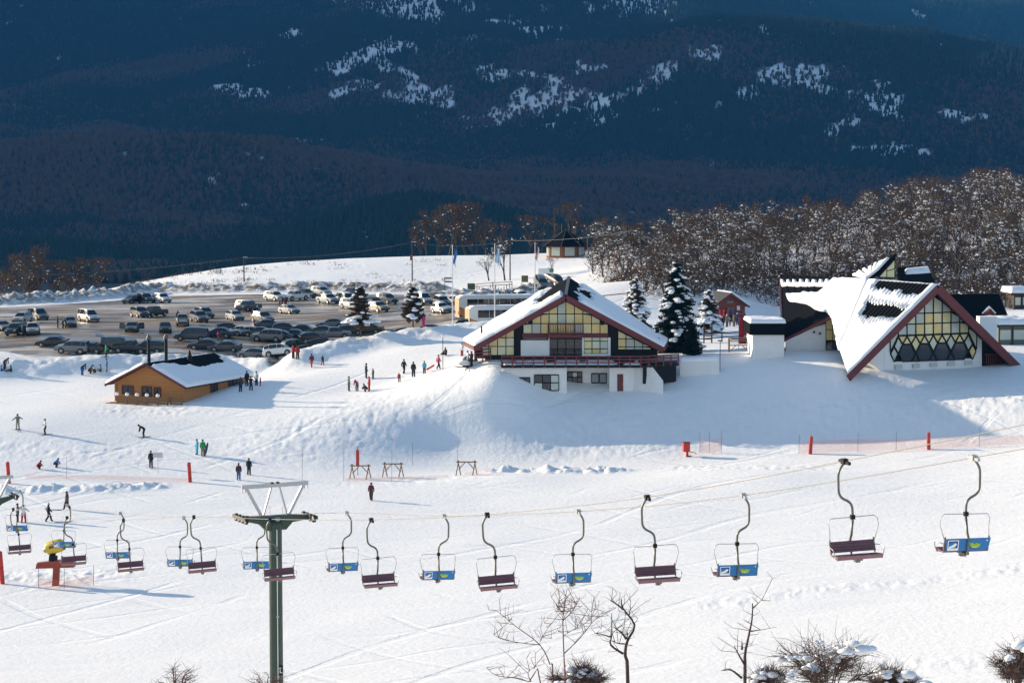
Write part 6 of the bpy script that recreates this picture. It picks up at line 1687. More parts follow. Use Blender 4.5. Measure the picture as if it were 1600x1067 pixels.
for k, (x, y) in enumerate(spots):
    px, py = to_px(x, y, hz0(x, y))
    m = LENB[k % 3] if rnd.random() < .18 else LEN[k % 6]
    sc = rnd.uniform(.75, 1.2) * (1.0 if px > 1050 else .85) * (1.12 if px > 1400 else 1.0)
    tree_from(m, 'lenga_tree', (x, y, hz0(x, y)), rnd.uniform(0, 6.28), sc, _lab.get(k, 'leafless brown tree dotted with snow deep in the wood on the right slope'), group='leafless trees of the wood on the right')
# undergrowth between the trees
uw = MB(); us = MB(); r_ = random.Random(31)
_ux = []; 
for k in range(10500):
    px = r_.uniform(905, 1640); Y = r_.uniform(322, 520) if k < 6500 else r_.uniform(320, 405); x = (px - 800) / FPX * Y
    _ux.append((x, Y))
_ux = np.array(_ux); _uz = H(_ux[:, 0], _ux[:, 1]); _upx, _upy = to_px(_ux[:, 0], _ux[:, 1], _uz)
_lo = np.interp(_upx, [905, 960, 1000, 1150, 1230, 1300, 1440, 1500, 1640], [432, 454, 468, 464, 484, 480, 478, 490, 490])
_dn = fbm(_ux[:, 0] / 16, _ux[:, 1] / 16, 3, 99)
for (x, Y), z, gx, gy, lo, dn in zip(_ux, _uz, _upx, _upy, _lo, _dn):
    if gy > lo or (gx < 1000 and Y < 365) or (835 < gx < 925 and gy > 390) or dn < -.28: continue
    hh = r_.uniform(.8, 3.6)
    for _ in range(12):
        p = Vector((x + r_.gauss(0, .55), Y + r_.gauss(0, .55), z + hh * r_.random() ** 1.3))
        sliver(uw, p, (r_.uniform(-1, 1), r_.uniform(-1, 1), r_.uniform(-.1, 1.4)), r_.uniform(.5, 1.3), r_.uniform(.03, .08), r_)
    for _ in range(r_.choice((0, 0, 1, 2))):
        clump(us, (x + r_.gauss(0, .6), Y + r_.gauss(0, .6), z + hh * r_.uniform(.2, 1.0)), r_.uniform(.07, .24), r_, .6, 4)
tag(uw.build('undergrowth', M_twig), 'tangled brown undergrowth filling the wood on the right', 'undergrowth', kind='stuff')
tag(us.build('undergrowth_snow', M_clump), 'specks of snow caught in the undergrowth of the wood', 'snow', kind='stuff')
# trees at the left edge of the car park and on the hill
def lone(px, py, Y, sc, label, kind=0, name='leafless_tree', group=None):
    x = (px - 800) / FPX * Y; return tree_from((LENB if kind else LEN)[int(px) % (3 if kind else 6)], name, (x, Y, hz0(x, Y) - .2), rnd.uniform(0, 6.28), sc, label, group=group)
THK = [8, 22, 38, 48, 60, 75, 88, 102, 118, 132, 146, 156, -4]
for px, Y, sc in [(8, 452, .9), (22, 440, 1.05), (38, 446, 1.3), (48, 455, 1.45), (60, 448, 1.2), (75, 450, 1.0), (88, 446, .9), (102, 452, .95), (118, 447, .85), (132, 455, .95), (146, 450, .9), (156, 458, .85), (-4, 448, 1.0)]:
    lone(px, 0, Y, sc * 1.1, 'dark leafless tree, %s from the left in the thicket beyond the car park' % ORD[sorted(THK).index(px)], 1, group='thicket at the far left')
GRV = [668, 684, 700, 716, 730, 744, 760, 776, 655]
for px, Y, sc in [(668, 520, 1.3), (684, 515, 1.5), (700, 518, 1.65), (716, 514, 1.7), (730, 520, 1.6), (744, 516, 1.4), (760, 522, 1.2), (776, 525, 1.1), (655, 518, 1.0)]:
    lone(px, 0, Y, sc, 'dense brown leafless tree, %s from the left in the hilltop grove' % ORD[sorted(GRV).index(px)], 1, group='grove on the hill crest')
for px, Y, sc, lab in [(828, 515, 1.25, 'brown tree left of the octagonal hut'), (845, 520, 1.2, 'brown tree just behind the octagonal hut'), (907, 492, 1.5, 'tall pale trunked tree right of the octagonal hut'), (930, 440, 1.2, 'tree with snowy boughs right of the octagonal hut'), (948, 430, 1.35, 'leaning tree before the dark pyramid hut'), (765, 436, .75, 'small bare tree beside the middle flagpole'), (790, 432, 1.15, 'gnarled bare tree behind the white flagpole'), (863, 430, .5, 'small bush behind the white billboard'), (968, 425, 1.0, 'brown tree beside the dark pyramid hut'), (920, 470, 1.0, 'low brown tree behind the octagonal hut')]:
    lone(px, 0, Y, sc, lab, 1 if Y > 488 else 0)
def dead_poplar(px, Y, h, label):
    x = (px - 800) / FPX * Y; t = MB(); r_ = random.Random(3)
    t.tube([(0, 0, -.5), (.1, 0, h * .5), (0, .1, h)], [.2, .13, .03], 6); tw = MB()
    for k in range(120):
        z = h * (.2 + .8 * r_.random()); a = r_.random() * 6.28
        sliver(tw, (0, 0, z), (math.cos(a), math.sin(a), 1.4), .9 * (1.15 - z / h) + .3, .04, r_)
    tree_from((t.mesh('trunk', M_bark), tw.mesh('crown', M_twig), None), 'dead_tree', (x, Y, hz0(x, Y)), 0, 1, label)
dead_poplar(866, 492, 10.5, 'thin spire of a dead tree left of the octagonal hut')
# low scrub poking from the snow on the hill
scr = MB(); r_ = random.Random(5)
for k in range(420):
    px = r_.uniform(190, 700) if k % 3 else r_.uniform(200, 430); Y = r_.uniform(425, 485); x = (px - 800) / FPX * Y
    if fbm(np.array([x / 14]), np.array([Y / 9]), 2, 77)[0] < .02: continue
    z = hz0(x, Y)
    for _ in range(7): sliver(scr, (x + r_.gauss(0, .5), Y + r_.gauss(0, .4), z - .05), (r_.uniform(-1, 1), r_.uniform(-1, 1), r_.uniform(.5, 1.6)), r_.uniform(.3, .9), .05, r_)
tag(scr.build('hill_scrub', M_needle2), 'sparse scrub poking through the snow on the hill', 'scrub', kind='stuff')
# ---- conifers
def spruce(seed, h, rad, snow, m=M_needle, skirt=0.06, dense=1.0, droop=.35):
    rnd = random.Random(seed); t = MB(); t.tube([(0, 0, -.5), (0, 0, h * .5), (0, 0, h * .97)], [.02 * h, .013 * h, .02], 7)
    fo = MB(); sn = MB(); z = h * skirt + .2
    while z < h * .98:
        f = 1 - (z / h); L = rad * (f ** .65) + .10; nb = max(4, int((5 + 6 * f) * dense))
        a0 = rnd.random() * 6.28
        for b in range(nb):
            a = a0 + 6.28 * b / nb + rnd.uniform(-.25, .25); Lb = L * rnd.uniform(.75, 1.12)
            d = Vector((math.cos(a), math.sin(a), 0)); s_ = Vector((-d.y, d.x, 0))
            dz = -droop * Lb * rnd.uniform(.3, 1.5); zb = z + rnd.uniform(-.42, .42) * (h / 9.0) ** .5
            for k in range(9):
                u = (k + .6) / 9.0
                p = Vector((0, 0, zb)) + d * Lb * u + Vector((0, 0, dz * u * u + .12 * Lb * u))
                w = .42 * Lb * (1.05 - u) + .14
                for sg in (-1, 1):
                    e = p + s_ * sg * w + d * w * .5 + Vector((0, 0, -.16 * w + rnd.uniform(-.07, .05)))
                    fo.add([p - d * .10, p + d * .16 + Vector((0, 0, .04)), e, p - d * .02 + s_ * sg * w * .5 - Vector((0, 0, .55 * w + .16))], [(0, 1, 2), (0, 2, 3)])
            if rnd.random() < snow:
                for u in (.55, .8, .98) if rnd.random() < .7 else (.9,):
                    p = Vector((0, 0, zb)) + d * Lb * u + Vector((0, 0, dz * u * u + .12 * Lb * u + .06))
                    clump(sn, p, rnd.uniform(.14, .40) * (0.6 + Lb / (rad + .1)), rnd, .55, 7)
        z += (.22 + .16 * f) * (h / 9.0) ** .5
    return t.mesh('trunk', M_bark), fo.mesh('crown', m), (sn.mesh('snow_load', M_clump) if sn.v else None)
def conifer(meshes, px, py, Y, label, rz=0.0):
    x = (px - 800) / FPX * Y; return tree_from(meshes, 'conifer', (x, Y, hz0(x, Y)), rz, 1, label)
conifer(spruce(1, 10.8, 3.5, .5), 1058, 546, 272, 'big dark spruce laden with snow right of the lodge')
conifer(spruce(2, 3.6, 1.15, 0.0), 1082, 552, 266, 'small dark spruce without snow in front of the big one')
conifer(spruce(4, 7.2, 2.4, .8, M_needle2, dense=.7), 993, 500, 300, 'thin snowy pine left of the big spruce')
conifer(spruce(5, 5.4, 2.0, .7, M_needle2, dense=.7), 1108, 500, 300, 'snowy conifer right of the big spruce')
def skirt_pine(px, Y, h, rad, label, lump):
    x = (px - 800) / FPX * Y; ms = spruce(int(px), h, rad, .30, M_needle2, .22, .6, .1); r_ = random.Random(9)
    root = tree_from(ms, 'conifer', (x, Y, hz0(x, Y)), 0, 1, label)
    if lump:
        sn = MB()
        for k in range(34):
            a = r_.random() * 6.28; q = rad * 1.0 * math.sqrt(r_.random())
            clump(sn, (q * math.cos(a), q * math.sin(a) , h * .30 + (rad - q) * .42 + r_.uniform(-.1, .1)), r_.uniform(.3, .55), r_, .5, 7)
        o = sn.build('snow_skirt', M_clump, root, smooth=True)
skirt_pine(563, 297, 6.8, 2.5, 'pine with thick skirt of snow before the parked cars', True)
skirt_pine(645, 300, 5.6, 2.3, 'bare brown pine with little snow before the parked cars', False)
# ---- foreground shrubs and dead trees
M_dead = mat('dead_wood', (.045, .028, .024), .85, .3, 9.0)
M_redtwig = mat('reddish_twig', (.13, .06, .05), .85, .3, 9.0)
def branch_tree(name, lines, Y, label, m, thick, cat='tree', fine=0, seed=1):
    """branches traced as 3-D polylines: the trunk line goes on down to the ground"""
    r_ = random.Random(seed); b0 = at(lines[0][0][0], lines[0][0][1], Y); zg = hz(b0.x, Y)
    root = empty(name, (b0.x, Y, zg), 0, label, cat)
    base = Vector((b0.x, Y, zg))
    tr = None; tw = MB()
    for i, ln in enumerate(lines):
        n = len(ln); side_ = r_.uniform(-1, 1)
        pts = [at(p[0], p[1], Y + (0 if i == 0 else side_ * .5 * k / n)) - base for k, p in enumerate(ln)]
        if i == 0: pts = [Vector((0, 0, -.4))] + pts
        w = thick * (1 if i == 0 else .62 if i < 4 else .4)
        mb = MB(); mb.tube(smooth_path(pts, 3), [w * (1 - .75 * k / (3.0 * (len(pts) - 1))) for k in range(3 * (len(pts) - 1) + 1)], 6)
        o = mb.build('trunk' if i == 0 else 'branch', m, root)
        for _ in range(fine):
            k = r_.randrange(len(pts) - 1) if i else r_.randrange(max(1, len(pts) - 3), len(pts) - 1)
            p = pts[k].lerp(pts[k + 1], r_.random()); d = Vector((r_.uniform(-1, 1), r_.uniform(-.8, .8), r_.uniform(-.1, 1))); q = p + d * r_.uniform(.2, .6)
            q2 = q + Vector((r_.uniform(-.3, .3), r_.uniform(-.3, .3), r_.uniform(0, .3)))
            tw.tube([p, q, q2], [.009, .006, .003], 4, cap=False)
            if r_.random() < .6: tw.tube([q, q + Vector((r_.uniform(-.3, .3), r_.uniform(-.3, .3), r_.uniform(0, .35)))], [.006, .003], 4, cap=False)
    if tw.v: o = tw.build('twigs', m, root); o['kind'] = 'stuff'
    return root
z5 = lambda *p: [(760 + a / 6.154, 920 + b / 6.154) for a, b in p]
branch_tree('dead_tree', [z5((1360, 905), (1335, 640), (1355, 500), (1425, 345), (1310, 180), (1298, 95)), z5((1315, 620), (1195, 535), (1205, 440), (1205, 230)), z5((1345, 480), (1300, 420), (1220, 360)), z5((1310, 190), (1260, 150), (1190, 108)), z5((1370, 260), (1385, 185)), z5((1195, 460), (1130, 440), (1040, 420)), z5((1330, 525), (1260, 520), (1210, 490)), z5((1350, 480), (1358, 410))], 60, 'gnarled black dead tree, larger of the two at the bottom', M_dead, .058, fine=5, seed=4)
branch_tree('sapling', [z5((755, 905), (750, 740), (735, 330), (745, 200), (775, 0)), z5((745, 620), (900, 470), (1010, 330), (1130, 210)), z5((735, 300), (820, 220), (900, 90)), z5((745, 240), (690, 190), (668, 140)), z5((740, 450), (850, 380), (940, 345)), z5((1010, 330), (1012, 180))], 60, 'thin leafless sapling with upswept twigs left of the gnarled dead tree', M_redtwig, .026, fine=10, seed=6)
branch_tree('sapling', [z5((640, 905), (610, 720), (510, 530), (300, 370), (200, 290), (90, 200)), z5((515, 535), (330, 515), (150, 480), (60, 430)), z5((520, 500), (550, 440), (620, 330))], 60.6, 'bent leafless sapling reaching left at the bottom centre', M_redtwig, .022, fine=9, seed=7)
branch_tree('sapling', [z5((520, 905), (410, 890), (300, 855), (100, 830), (0, 750)), z5((430, 890), (400, 800), (480, 735))], 61, 'low arching twig at the bottom centre', M_redtwig, .022, fine=9, seed=8)
z6 = lambda *p: [(1100 + a / 3.2, 920 + b / 3.2) for a, b in p]
branch_tree('dead_tree', [z6((205, 470), (205, 330), (220, 250), (240, 150), (243, 70)), z6((190, 300), (190, 262)), z6((205, 380), (175, 330), (150, 282)), z6((190, 445), (130, 400), (85, 408)), z6((235, 210), (290, 203)), z6((245, 95), (292, 50))], 60, 'slim black dead tree right of centre at the bottom', M_dead, .055, fine=4, seed=9)
M_shrub = mat('shrub_twig', (.085, .05, .04), .9, .3, 9.0)
def shrub(px, py, Y, wid, hgt, label, snow, seed, m=M_shrub, dens=30, stems=13):
    """bushy crown whose top is seen at (px, py)"""
    r_ = random.Random(seed); top = at(px, py, Y); zg = hz(top.x, Y)
    root = empty('snowy_shrub', (top.x, Y, zg), 0, label, 'shrub'); zt = top.z - zg
    st = MB(); tw = MB(); sn = MB()
    for k in range(stems):
        a = r_.random() * 6.28; L = .15 + .95 * r_.random()
        e = Vector((math.cos(a) * wid * .7 * L, math.sin(a) * wid * .5 * L, zt - hgt * (.15 + .5 * L)))
        st.tube(smooth_path([(0, 0, -.4), (e.x * .15, e.y * .15, (zt - hgt) * .7), (e.x * .5, e.y * .5, zt - hgt * .8), e], 3), [.034 - .0028 * j for j in range(10)], 5)
        for _ in range(dens):
            t = r_.random(); p = Vector((e.x * .5, e.y * .5, zt - hgt * .8)).lerp(e, t) if r_.random() < .8 else e
            d = (Vector((r_.gauss(0, .6), r_.gauss(0, .6), r_.uniform(-.1, .75))) + Vector((e.x, e.y, 0)) / wid * 1.3).normalized(); L2 = r_.uniform(.25, .75) * wid * .5
            q = p + d * L2; q2 = q + (d + Vector((r_.gauss(0, .4), r_.gauss(0, .4), r_.gauss(.1, .4)))) * L2 * .5
            tw.tube([p, q, q2], [.008, .0055, .0025], 4, cap=False)
            for _ in range(3):
                f = p.lerp(q, r_.random()); g_ = f + Vector((r_.gauss(0, .18), r_.gauss(0, .15), r_.gauss(.06, .14))); tw.tube([f, g_], [.006, .0025], 3, cap=False)
    for k in range(snow):
        a = r_.random() * 6.28; L = r_.random() ** .6
        c_ = Vector((math.cos(a) * wid * .6 * L, math.sin(a) * wid * .4 * L - .1, zt - hgt * (.18 + .65 * L * r_.random() + .1 * r_.random())))
        q_ = r_.uniform(.07, .17) * (1 if k else 1.7)
        for _ in range(4): clump(sn, c_ + Vector((r_.gauss(0, q_ * .8), r_.gauss(0, q_ * .6), r_.gauss(0, q_ * .35))), q_ * r_.uniform(.55, 1.1), r_, r_.uniform(.45, .7), 8)
    st.build('stems', m, root); o = tw.build('twigs', m, root); o['kind'] = 'stuff'
    if snow: o = sn.build('snow_load', M_clump, root, smooth=True); o['kind'] = 'stuff'
shrub(1292, 985, 60, 2.1, 1.7, 'widest shrub heaped with snow at the bottom right', 22, 21)
shrub(1205, 1040, 60.5, .85, .8, 'small snowy shrub between the slim dead tree and the widest shrub', 9, 22)
shrub(1395, 1036, 61, .75, .8, 'small snowy shrub right of the widest shrub', 9, 23)
shrub(1588, 985, 60, .85, 1.7, 'upright shrub at the bottom right corner', 5, 24)
shrub(905, 1035, 60.4, 1.0, .8, 'tangled shrub with snow under the gnarled dead tree', 7, 25)
shrub(275, 1030, 62, .9, 1.0, 'faint leafless shrub left of the lift tower', 0, 26, M_redtwig, 6, 7)
shrub(415, 1045, 62.5, .7, .7, 'low leafless shrub at the foot of the lift tower', 0, 27, M_redtwig, 5, 6)
# ================================================================= street furniture, piste markers, signs
M_post_red = mat('padding_red', (.50, .025, .015), .55, .15, 3.0)
M_orange_red = mat('cannon_red', (.30, .045, .02), .55, .25, 3.0)
M_yellow = mat('cannon_yellow', (.60, .42, .02), .45, .15, 3.0)
M_pole_white = mat('pole_white', (.68, .68, .68), .4)
def stand(name, px, py, label, cat, rz=0, Y=None, group=None, y0=120, y1=520):
    g = G(px, py, y0, y1) if Y is None else Vector(((px - 800) / FPX * Y, Y, 0))
    if Y is not None: g.z = hz(g.x, g.y)
    return empty(name, g, rz, label, cat, group), g
# padded red posts
for k, (px, py, h, lean, lab) in enumerate([(297, 753, 2.0, -3, 'padded red post at the end of the left netting'), (14, 755, 2.2, -3, 'padded red post behind the left lift tower'), (1266, 709, 1.85, 3, 'padded red post at the start of the right netting'), (1451, 702, 1.75, -1, 'padded red post in the middle of the right netting'), (4, 912, 2.6, -4, 'padded red post cut by the left edge below the snow cannon')]):
    root, g = stand('padded_post', px, py, lab, 'post', group='padded red posts'); root.rotation_euler = (0, R(lean), 0)
    mb = MB(); mb.tube([(0, 0, -.1), (0, 0, .05), (0, 0, h - .06), (0, 0, h)], [.14, .19, .19, .12], 12); mb.build('padding', M_post_red, root, smooth=False)
    mb = MB(); mb.tube([(0, 0, h), (0, 0, h + .12)], .03, 6); mb.build('core_pole', M_steel, root)
    for z in (.35, h * .5, h - .35):
        mb = MB(); mb.tube([(0, 0, z), (0, 0, z + .04)], .197, 12); mb.build('strap', M_red, root)
# hanging red pad over the first trestle
root, g = stand('warning_flag', 559, 742, 'narrow red pad hanging on a pole at the left trestle', 'flag')
mb = MB(); mb.tube([(0, 0, 0), (0, 0, 2.9)], .03, 6); mb.build('pole', M_bark, root)
mb = MB(); mb.box((0, -.06, 1.75), (.32, .06, 1.7)); mb.build('pad', M_post_red, root)
# wooden trestles
def trestle(px, py, label):
    root, g = stand('wooden_trestle', px, py, label, 'trestle', R(-8), group='wooden trestles on the piste')
    for x in (-.85, .85):
        for s_ in (-1, 1):
            mb = MB(); mb.tube([(x + s_ * .22, s_ * .25, -.1), (x - s_ * .05, 0, 1.5)], .055, 7); mb.build('leg', M_wood, root)
    mb = MB(); mb.tube([(-1.05, 0, 1.32), (1.05, 0, 1.36)], .06, 7); mb.build('top_rail', M_wood, root)
    for s_ in (-1, 1):
        mb = MB(); mb.tube([(s_ * .15, .03, 1.30), (s_ * .82, .05, .55)], .045, 6); mb.build('brace', M_wood, root)
trestle(563, 748, 'wooden trestle below the hanging red pad, leftmost of three'); trestle(614, 745, 'middle wooden trestle of the three on the piste'); trestle(729, 742, 'wooden trestle farthest right, with orange net at its foot')
# poles and nets
def net_mat(name, c, a):
    m = bpy.data.materials.new(name); m.use_nodes = True; N = m.node_tree.nodes; L = m.node_tree.links
    b = N['Principled BSDF']; b.inputs['Base Color'].default_value = c + (1,); b.inputs['Roughness'].default_value = .8
    tc = N.new('ShaderNodeTexCoord'); ck = N.new('ShaderNodeTexBrick'); ck.inputs['Scale'].default_value = 14; ck.inputs['Mortar Size'].default_value = .022; ck.offset = 0
    ck.inputs['Color1'].default_value = ck.inputs['Color2'].default_value = (0, 0, 0, 1); ck.inputs['Mortar'].default_value = (1, 1, 1, 1)
    L.new(tc.outputs['UV'], ck.inputs['Vector'])
    mu = N.new('ShaderNodeMath'); mu.operation = 'MULTIPLY'; mu.inputs[1].default_value = a
    L.new(ck.outputs['Color'], mu.inputs[0]); L.new(mu.outputs[0], b.inputs['Alpha'])
    return m
M_net = net_mat('orange_net', (.75, .16, .06), 1.0)
def net(name, pts, h, label, m=None, posts=True):
    P_ = [G(px, py) for px, py in pts]; root = empty(name, P_[0], 0, label, 'safety net')
    mb = MB(); n = len(P_); vs = []; L = [0]
    for k in range(n - 1): L.append(L[-1] + (P_[k + 1] - P_[k]).length)
    for p in P_: vs += [p - P_[0] + Vector((0, 0, .05)), p - P_[0] + Vector((0, 0, h * random.uniform(.75, 1.05)))]
    mb.add(vs, [(2 * k, 2 * k + 2, 2 * k + 3, 2 * k + 1) for k in range(n - 1)])
    o = mb.build('netting', m or M_net, root); me = o.data; uv = me.uv_layers.new(name='UVMap')
    for lp_ in me.loops: uv.data[lp_.index].uv = (L[lp_.vertex_index // 2] * .5, (lp_.vertex_index % 2) * h * .5)
    if posts:
        for p in P_:
            mb = MB(); mb.tube([p - P_[0] + Vector((0, 0, -.2)), p - P_[0] + Vector((.05, 0, h + .7))], .02, 5); mb.build('net_pole', M_dark_steel, root)
net('safety_netting', [(1248, 709), (1266, 708), (1340, 706), (1400, 704), (1451, 702), (1530, 698), (1610, 694)], 1.3, 'long orange netting running right from the padded post')
net('safety_netting', [(1093, 707), (1108, 708), (1127, 706)], 1.6, 'short piece of orange netting beside the red box')
net('safety_netting', [(40, 748), (105, 748), (170, 750), (235, 752), (293, 753)], .5, 'low red netting sagging on the left slope', posts=False)
net('safety_netting', [(60, 918), (100, 920), (146, 914)], .9, 'orange netting in front of the snow cannon')
net('safety_netting', [(540, 752), (600, 751), (650, 749), (700, 746)], .35, 'fallen orange netting by the trestles', posts=False)
net('safety_netting', [(726, 743), (745, 741), (768, 737)], .4, 'heap of orange netting at the right trestle', posts=False)
for k, (px, py, h) in enumerate([(472, 749, 3.0), (537, 752, 4.2), (612, 753, 4.4), (644, 727, 2.4), (715, 728, 2.6), (104, 747, 2.2)]):
    root, g = stand('marker_pole', px, py, 'thin marker pole, %s from the left along the nets' % ORD[sorted([472, 537, 612, 644, 715, 104]).index(px)], 'pole', group='thin marker poles')
    mb = MB(); mb.tube([(0, 0, -.2), (.05, 0, h)], .018, 5); mb.build('shaft', M_dark_steel, root)
    mb = MB(); mb.tube([(.045, 0, h * .93), (.05, 0, h)], .024, 5); mb.build('tip', M_post_red, root)
# white sign on a pole
root, g = stand('piste_sign', 247, 740, 'white board on a thin pole beside the person in black', 'sign')
mb = MB(); mb.tube([(0, 0, -.2), (0, 0, 2.2)], .03, 6); mb.build('pole', M_steel, root); mb = MB(); mb.box((0, -.05, 1.95), (1.0, .04, .55)); mb.build('board', mat('sign_grey', (.55, .55, .55), .5), root)
# red box (hydrant shelter)
root, g = stand('hydrant_box', 1072, 713, 'red metal box on a short leg by the netting', 'box', R(10))
mb = MB(); mb.box((0, 0, 1.0), (.7, .6, .95)); b_ = mb.build('cabinet', M_post_red, root); mb = MB(); mb.box((0, -.02, 1.5), (.78, .68, .08)); mb.build('lid', M_red, b_)
mb = MB(); mb.box((.12, 0, .25), (.22, .22, .7)); mb.build('leg', M_post_red, root); mb = MB(); mb.box((.25, -.1, .03), (.55, .3, .12)); mb.build('foot', M_red, root)
mb = MB(); mb.tube([(.4, 0, .5), (.9, -.1, .42), (1.1, -.1, .2)], .06, 6); mb.build('yellow_hose', M_yellow, root)
# snow cannon
def cannon():
    root, g = stand('snow_cannon', 88, 914, 'yellow snow cannon on a rusty red T-shaped stand', 'snow cannon')
    mb = MB(); mb.box((0, 0, .75), (.5, .35, 1.9), M=Matrix.Rotation(R(4), 3, 'Y')); mb.build('pedestal', M_orange_red, root)
    mb = MB(); mb.prism([(-1.55, -.3, 1.35), (1.45, -.3, 1.45), (1.5, -.3, 1.85), (1.25, -.3, 2.12), (-1.45, -.3, 1.78)], (0, .6, 0)); mb.build('cross_beam', M_orange_red, root)
    mb = MB(); mb.tube([(-.25, 0, 1.9), (-.3, 0, 2.2), (-.25, 0, 2.6)], [.28, .22, .3], 8); mb.box((-.15, -.2, 2.2), (.6, .3, .35)); mb.build('swivel', M_black, root)
    ax = Vector((.93, -.25, .28)).normalized(); c = Vector((-.05, 0, 3.05))
    mb = MB(); mb.tube([c - ax * .62, c - ax * .5, c + ax * .45, c + ax * .62], [.50, .55, .52, .46], 16, cap=False); mb.tube([c + ax * .6, c + ax * .62], [.46, .44], 16); mb.build('barrel', M_yellow, root, smooth=True)
    mb = MB(); mb.tube([c - ax * .55, c - ax * .58], .42, 14); f = mb.build('fan_guard', M_black, root)
    for k in range(6):
        a = k * math.pi / 3; s_ = ax.orthogonal().normalized(); t_ = ax.cross(s_)
        mb = MB(); mb.bar(c - ax * .6, c - ax * .6 + (s_ * math.cos(a) + t_ * math.sin(a)) * .4, .10, .02); mb.build('fan_blade', M_steel, f)
    mb = MB(); mb.tube([c - ax * .95 + Vector((0, 0, -.1)), c - ax * .65], [.2, .25], 10); mb.build('motor', M_yellow, root)
    # the emblem on the barrel: dark red letters
    for k, (dx, w) in enumerate(((-.22, .07), (-.10, .07), (.04, .1), (.18, .08))):
        p = c + ax * dx + Vector((-.13, -.53, .05)); mb = MB(); mb.box(p, (w, .03, .2)); mb.build('letter', M_red, root)
    for x in (-.55, .5):
        mb = MB(); mb.tube([(x, 0, 1.75), (x * .9, 0, 2.3)], .05, 6); mb.build('strut', M_black, root)
cannon()
# flagpoles
def flagpole(px, py, top, label, stripes, Y):
    root, g = stand('flagpole', px, py, label, 'flagpole', Y=Y)
    h = at(px, top, g.y).z - g.z
    mb = MB(); mb.tube([(0, 0, -.3), (0, 0, h)], [.09, .05], 8); mb.build('pole', M_pole_white, root)
    mb = MB(); mb.tube([(0, 0, h), (0, 0, h + .12)], [.09, .04], 8); mb.build('finial', M_steel, root)
    fl = empty('flag'); fl.parent = root; n = 10
    for s_, (c, m) in enumerate(stripes):
        mb = MB(); vs = []
        for k in range(n + 1):
            z = h - .1 - 2.2 * k / n
            for j in range(2):
                x = .08 + (.10 + .12 * math.sin(k * .5 + s_)) * 1.0 + (s_ + j) * .16; y = .10 * math.sin(k * .8 + (s_ + j) * 1.3)
                vs.append((x, y, z - (s_ + j) * .35))
        mb.add(vs, [(2 * k, 2 * k + 1, 2 * k + 3, 2 * k + 2) for k in range(n)]); mb.build('stripe', m, fl, smooth=True)
W_ = mat('flag_white', (.7, .7, .7), .8); Bf = mat('flag_sky_blue', (.16, .40, .65), .8); Rf_ = mat('flag_red', (.5, .03, .03), .8); Bd = mat('flag_blue', (.05, .18, .42), .8)
flagpole(707, 516, 384, 'left white flagpole with a limp blue flag', [('b', Bd), ('b', Bd)], 302)
flagpole(773, 502, 382, 'middle white flagpole with sky blue and white flag', [('b', Bf), ('w', W_), ('b', Bf)], 304)
flagpole(836, 476, 380, 'right white flagpole with red and white flag', [('r', Rf_), ('w', W_)], 330)
# utility poles and wires
def upole(px, base, top, Y, label, lamp=True, box=False):
    root, g = stand('utility_pole', px, base, label, 'utility pole', Y=Y); h = at(px, top, g.y).z - g.z
    mb = MB(); mb.tube([(0, 0, -.3), (0, 0, h)], [.13, .10], 8); mb.build('pole', M_bark, root)
    mb = MB(); mb.box((0, 0, h - .2), (1.5, .12, .12)); mb.build('crossarm', M_bark, root)
    if lamp: mb = MB(); mb.box((.3, -.2, h), (.9, .3, .15)); mb.build('lamp_head', M_steel, root)
    if box: mb = MB(); mb.box((-.15, -.2, h * .62), (.5, .35, 1.1)); mb.build('meter_box', mat('rust_box', (.16, .05, .04), .7), root)
    return g + Vector((0, 0, h - .1))
A1 = upole(644, 440, 378, 440, 'utility pole with lamp and red box on the snow hill', box=True); A2 = upole(381, 452, 402, 448, 'utility pole on the left of the snow hill'); A3 = upole(797, 448, 375, 430, 'dark utility pole near the middle flagpole', lamp=False)
A4 = upole(1001, 430, 357, 400, 'utility pole among the trees right of the pyramid hut', lamp=False)
def wire(a, b, sag, label):
    mb = MB(); mb.tube([a.lerp(b, t / 12.0) - Vector((0, 0, sag * 4 * (t / 12.0) * (1 - t / 12.0))) for t in range(13)], .035, 5); tag(mb.build('power_line', mat('wire', (.12, .11, .10), .6), smooth=True), label, 'cable')
wire(A1, A3, .9, 'power line between the two nearer utility poles'); wire(A3, A4, .7, 'power line running right past the octagonal hut'); wire(A2, A1, 1.0, 'power line over the snow hill')
wire(A2, at(-60, 432, 470), 1.0, 'power line leaving the picture on the left')
# signs by the access road
def board(px, py, Y, w, h, z, m, label, legs=True, panels=()):
    root, g = stand('road_sign', px, py, label, 'sign', Y=Y)
    mb = MB(); mb.box((0, 0, z + h / 2), (w, .08, h)); b_ = mb.build('board', m, root)
    for x, zz, ww, hh, mm in panels:
        mb = MB(); mb.box((x, -.05, z + zz), (ww, .03, hh)); mb.build('panel', mm, b_)
    for s_ in (-1, 1):
        mb = MB(); mb.box((s_ * w * .45, .06, z / 2 - .2), (.10, .10, z + .8)); mb.build('post', M_bark, root)
olive = mat('olive_board', (.10, .10, .04), .7, .2, 3); dark = mat('dark_board', (.03, .028, .022), .7)
board(701, 446, 405, 1.6, .25, 2.5, dark, 'pair of narrow dark finger boards on tall posts', panels=((0, -.5, 1.5, .25, dark),))
board(690, 444, 408, 1.5, 1.1, .5, mat('grey_board', (.22, .24, .22), .7), 'grey board left of the finger boards')
board(736, 446, 405, 1.3, 1.2, .6, olive, 'olive notice board beyond the brown snow heap', panels=((0, .6, 1.0, .7, mat('dark_green_panel', (.03, .07, .04), .7)),))
board(783, 458, 392, .9, .8, .6, mat('black_board', (.03, .03, .02), .7), 'small black board with yellow disc by the snow heap', panels=((.1, .4, .5, .5, mat('sign_yellow', (.7, .55, .03), .5)),))
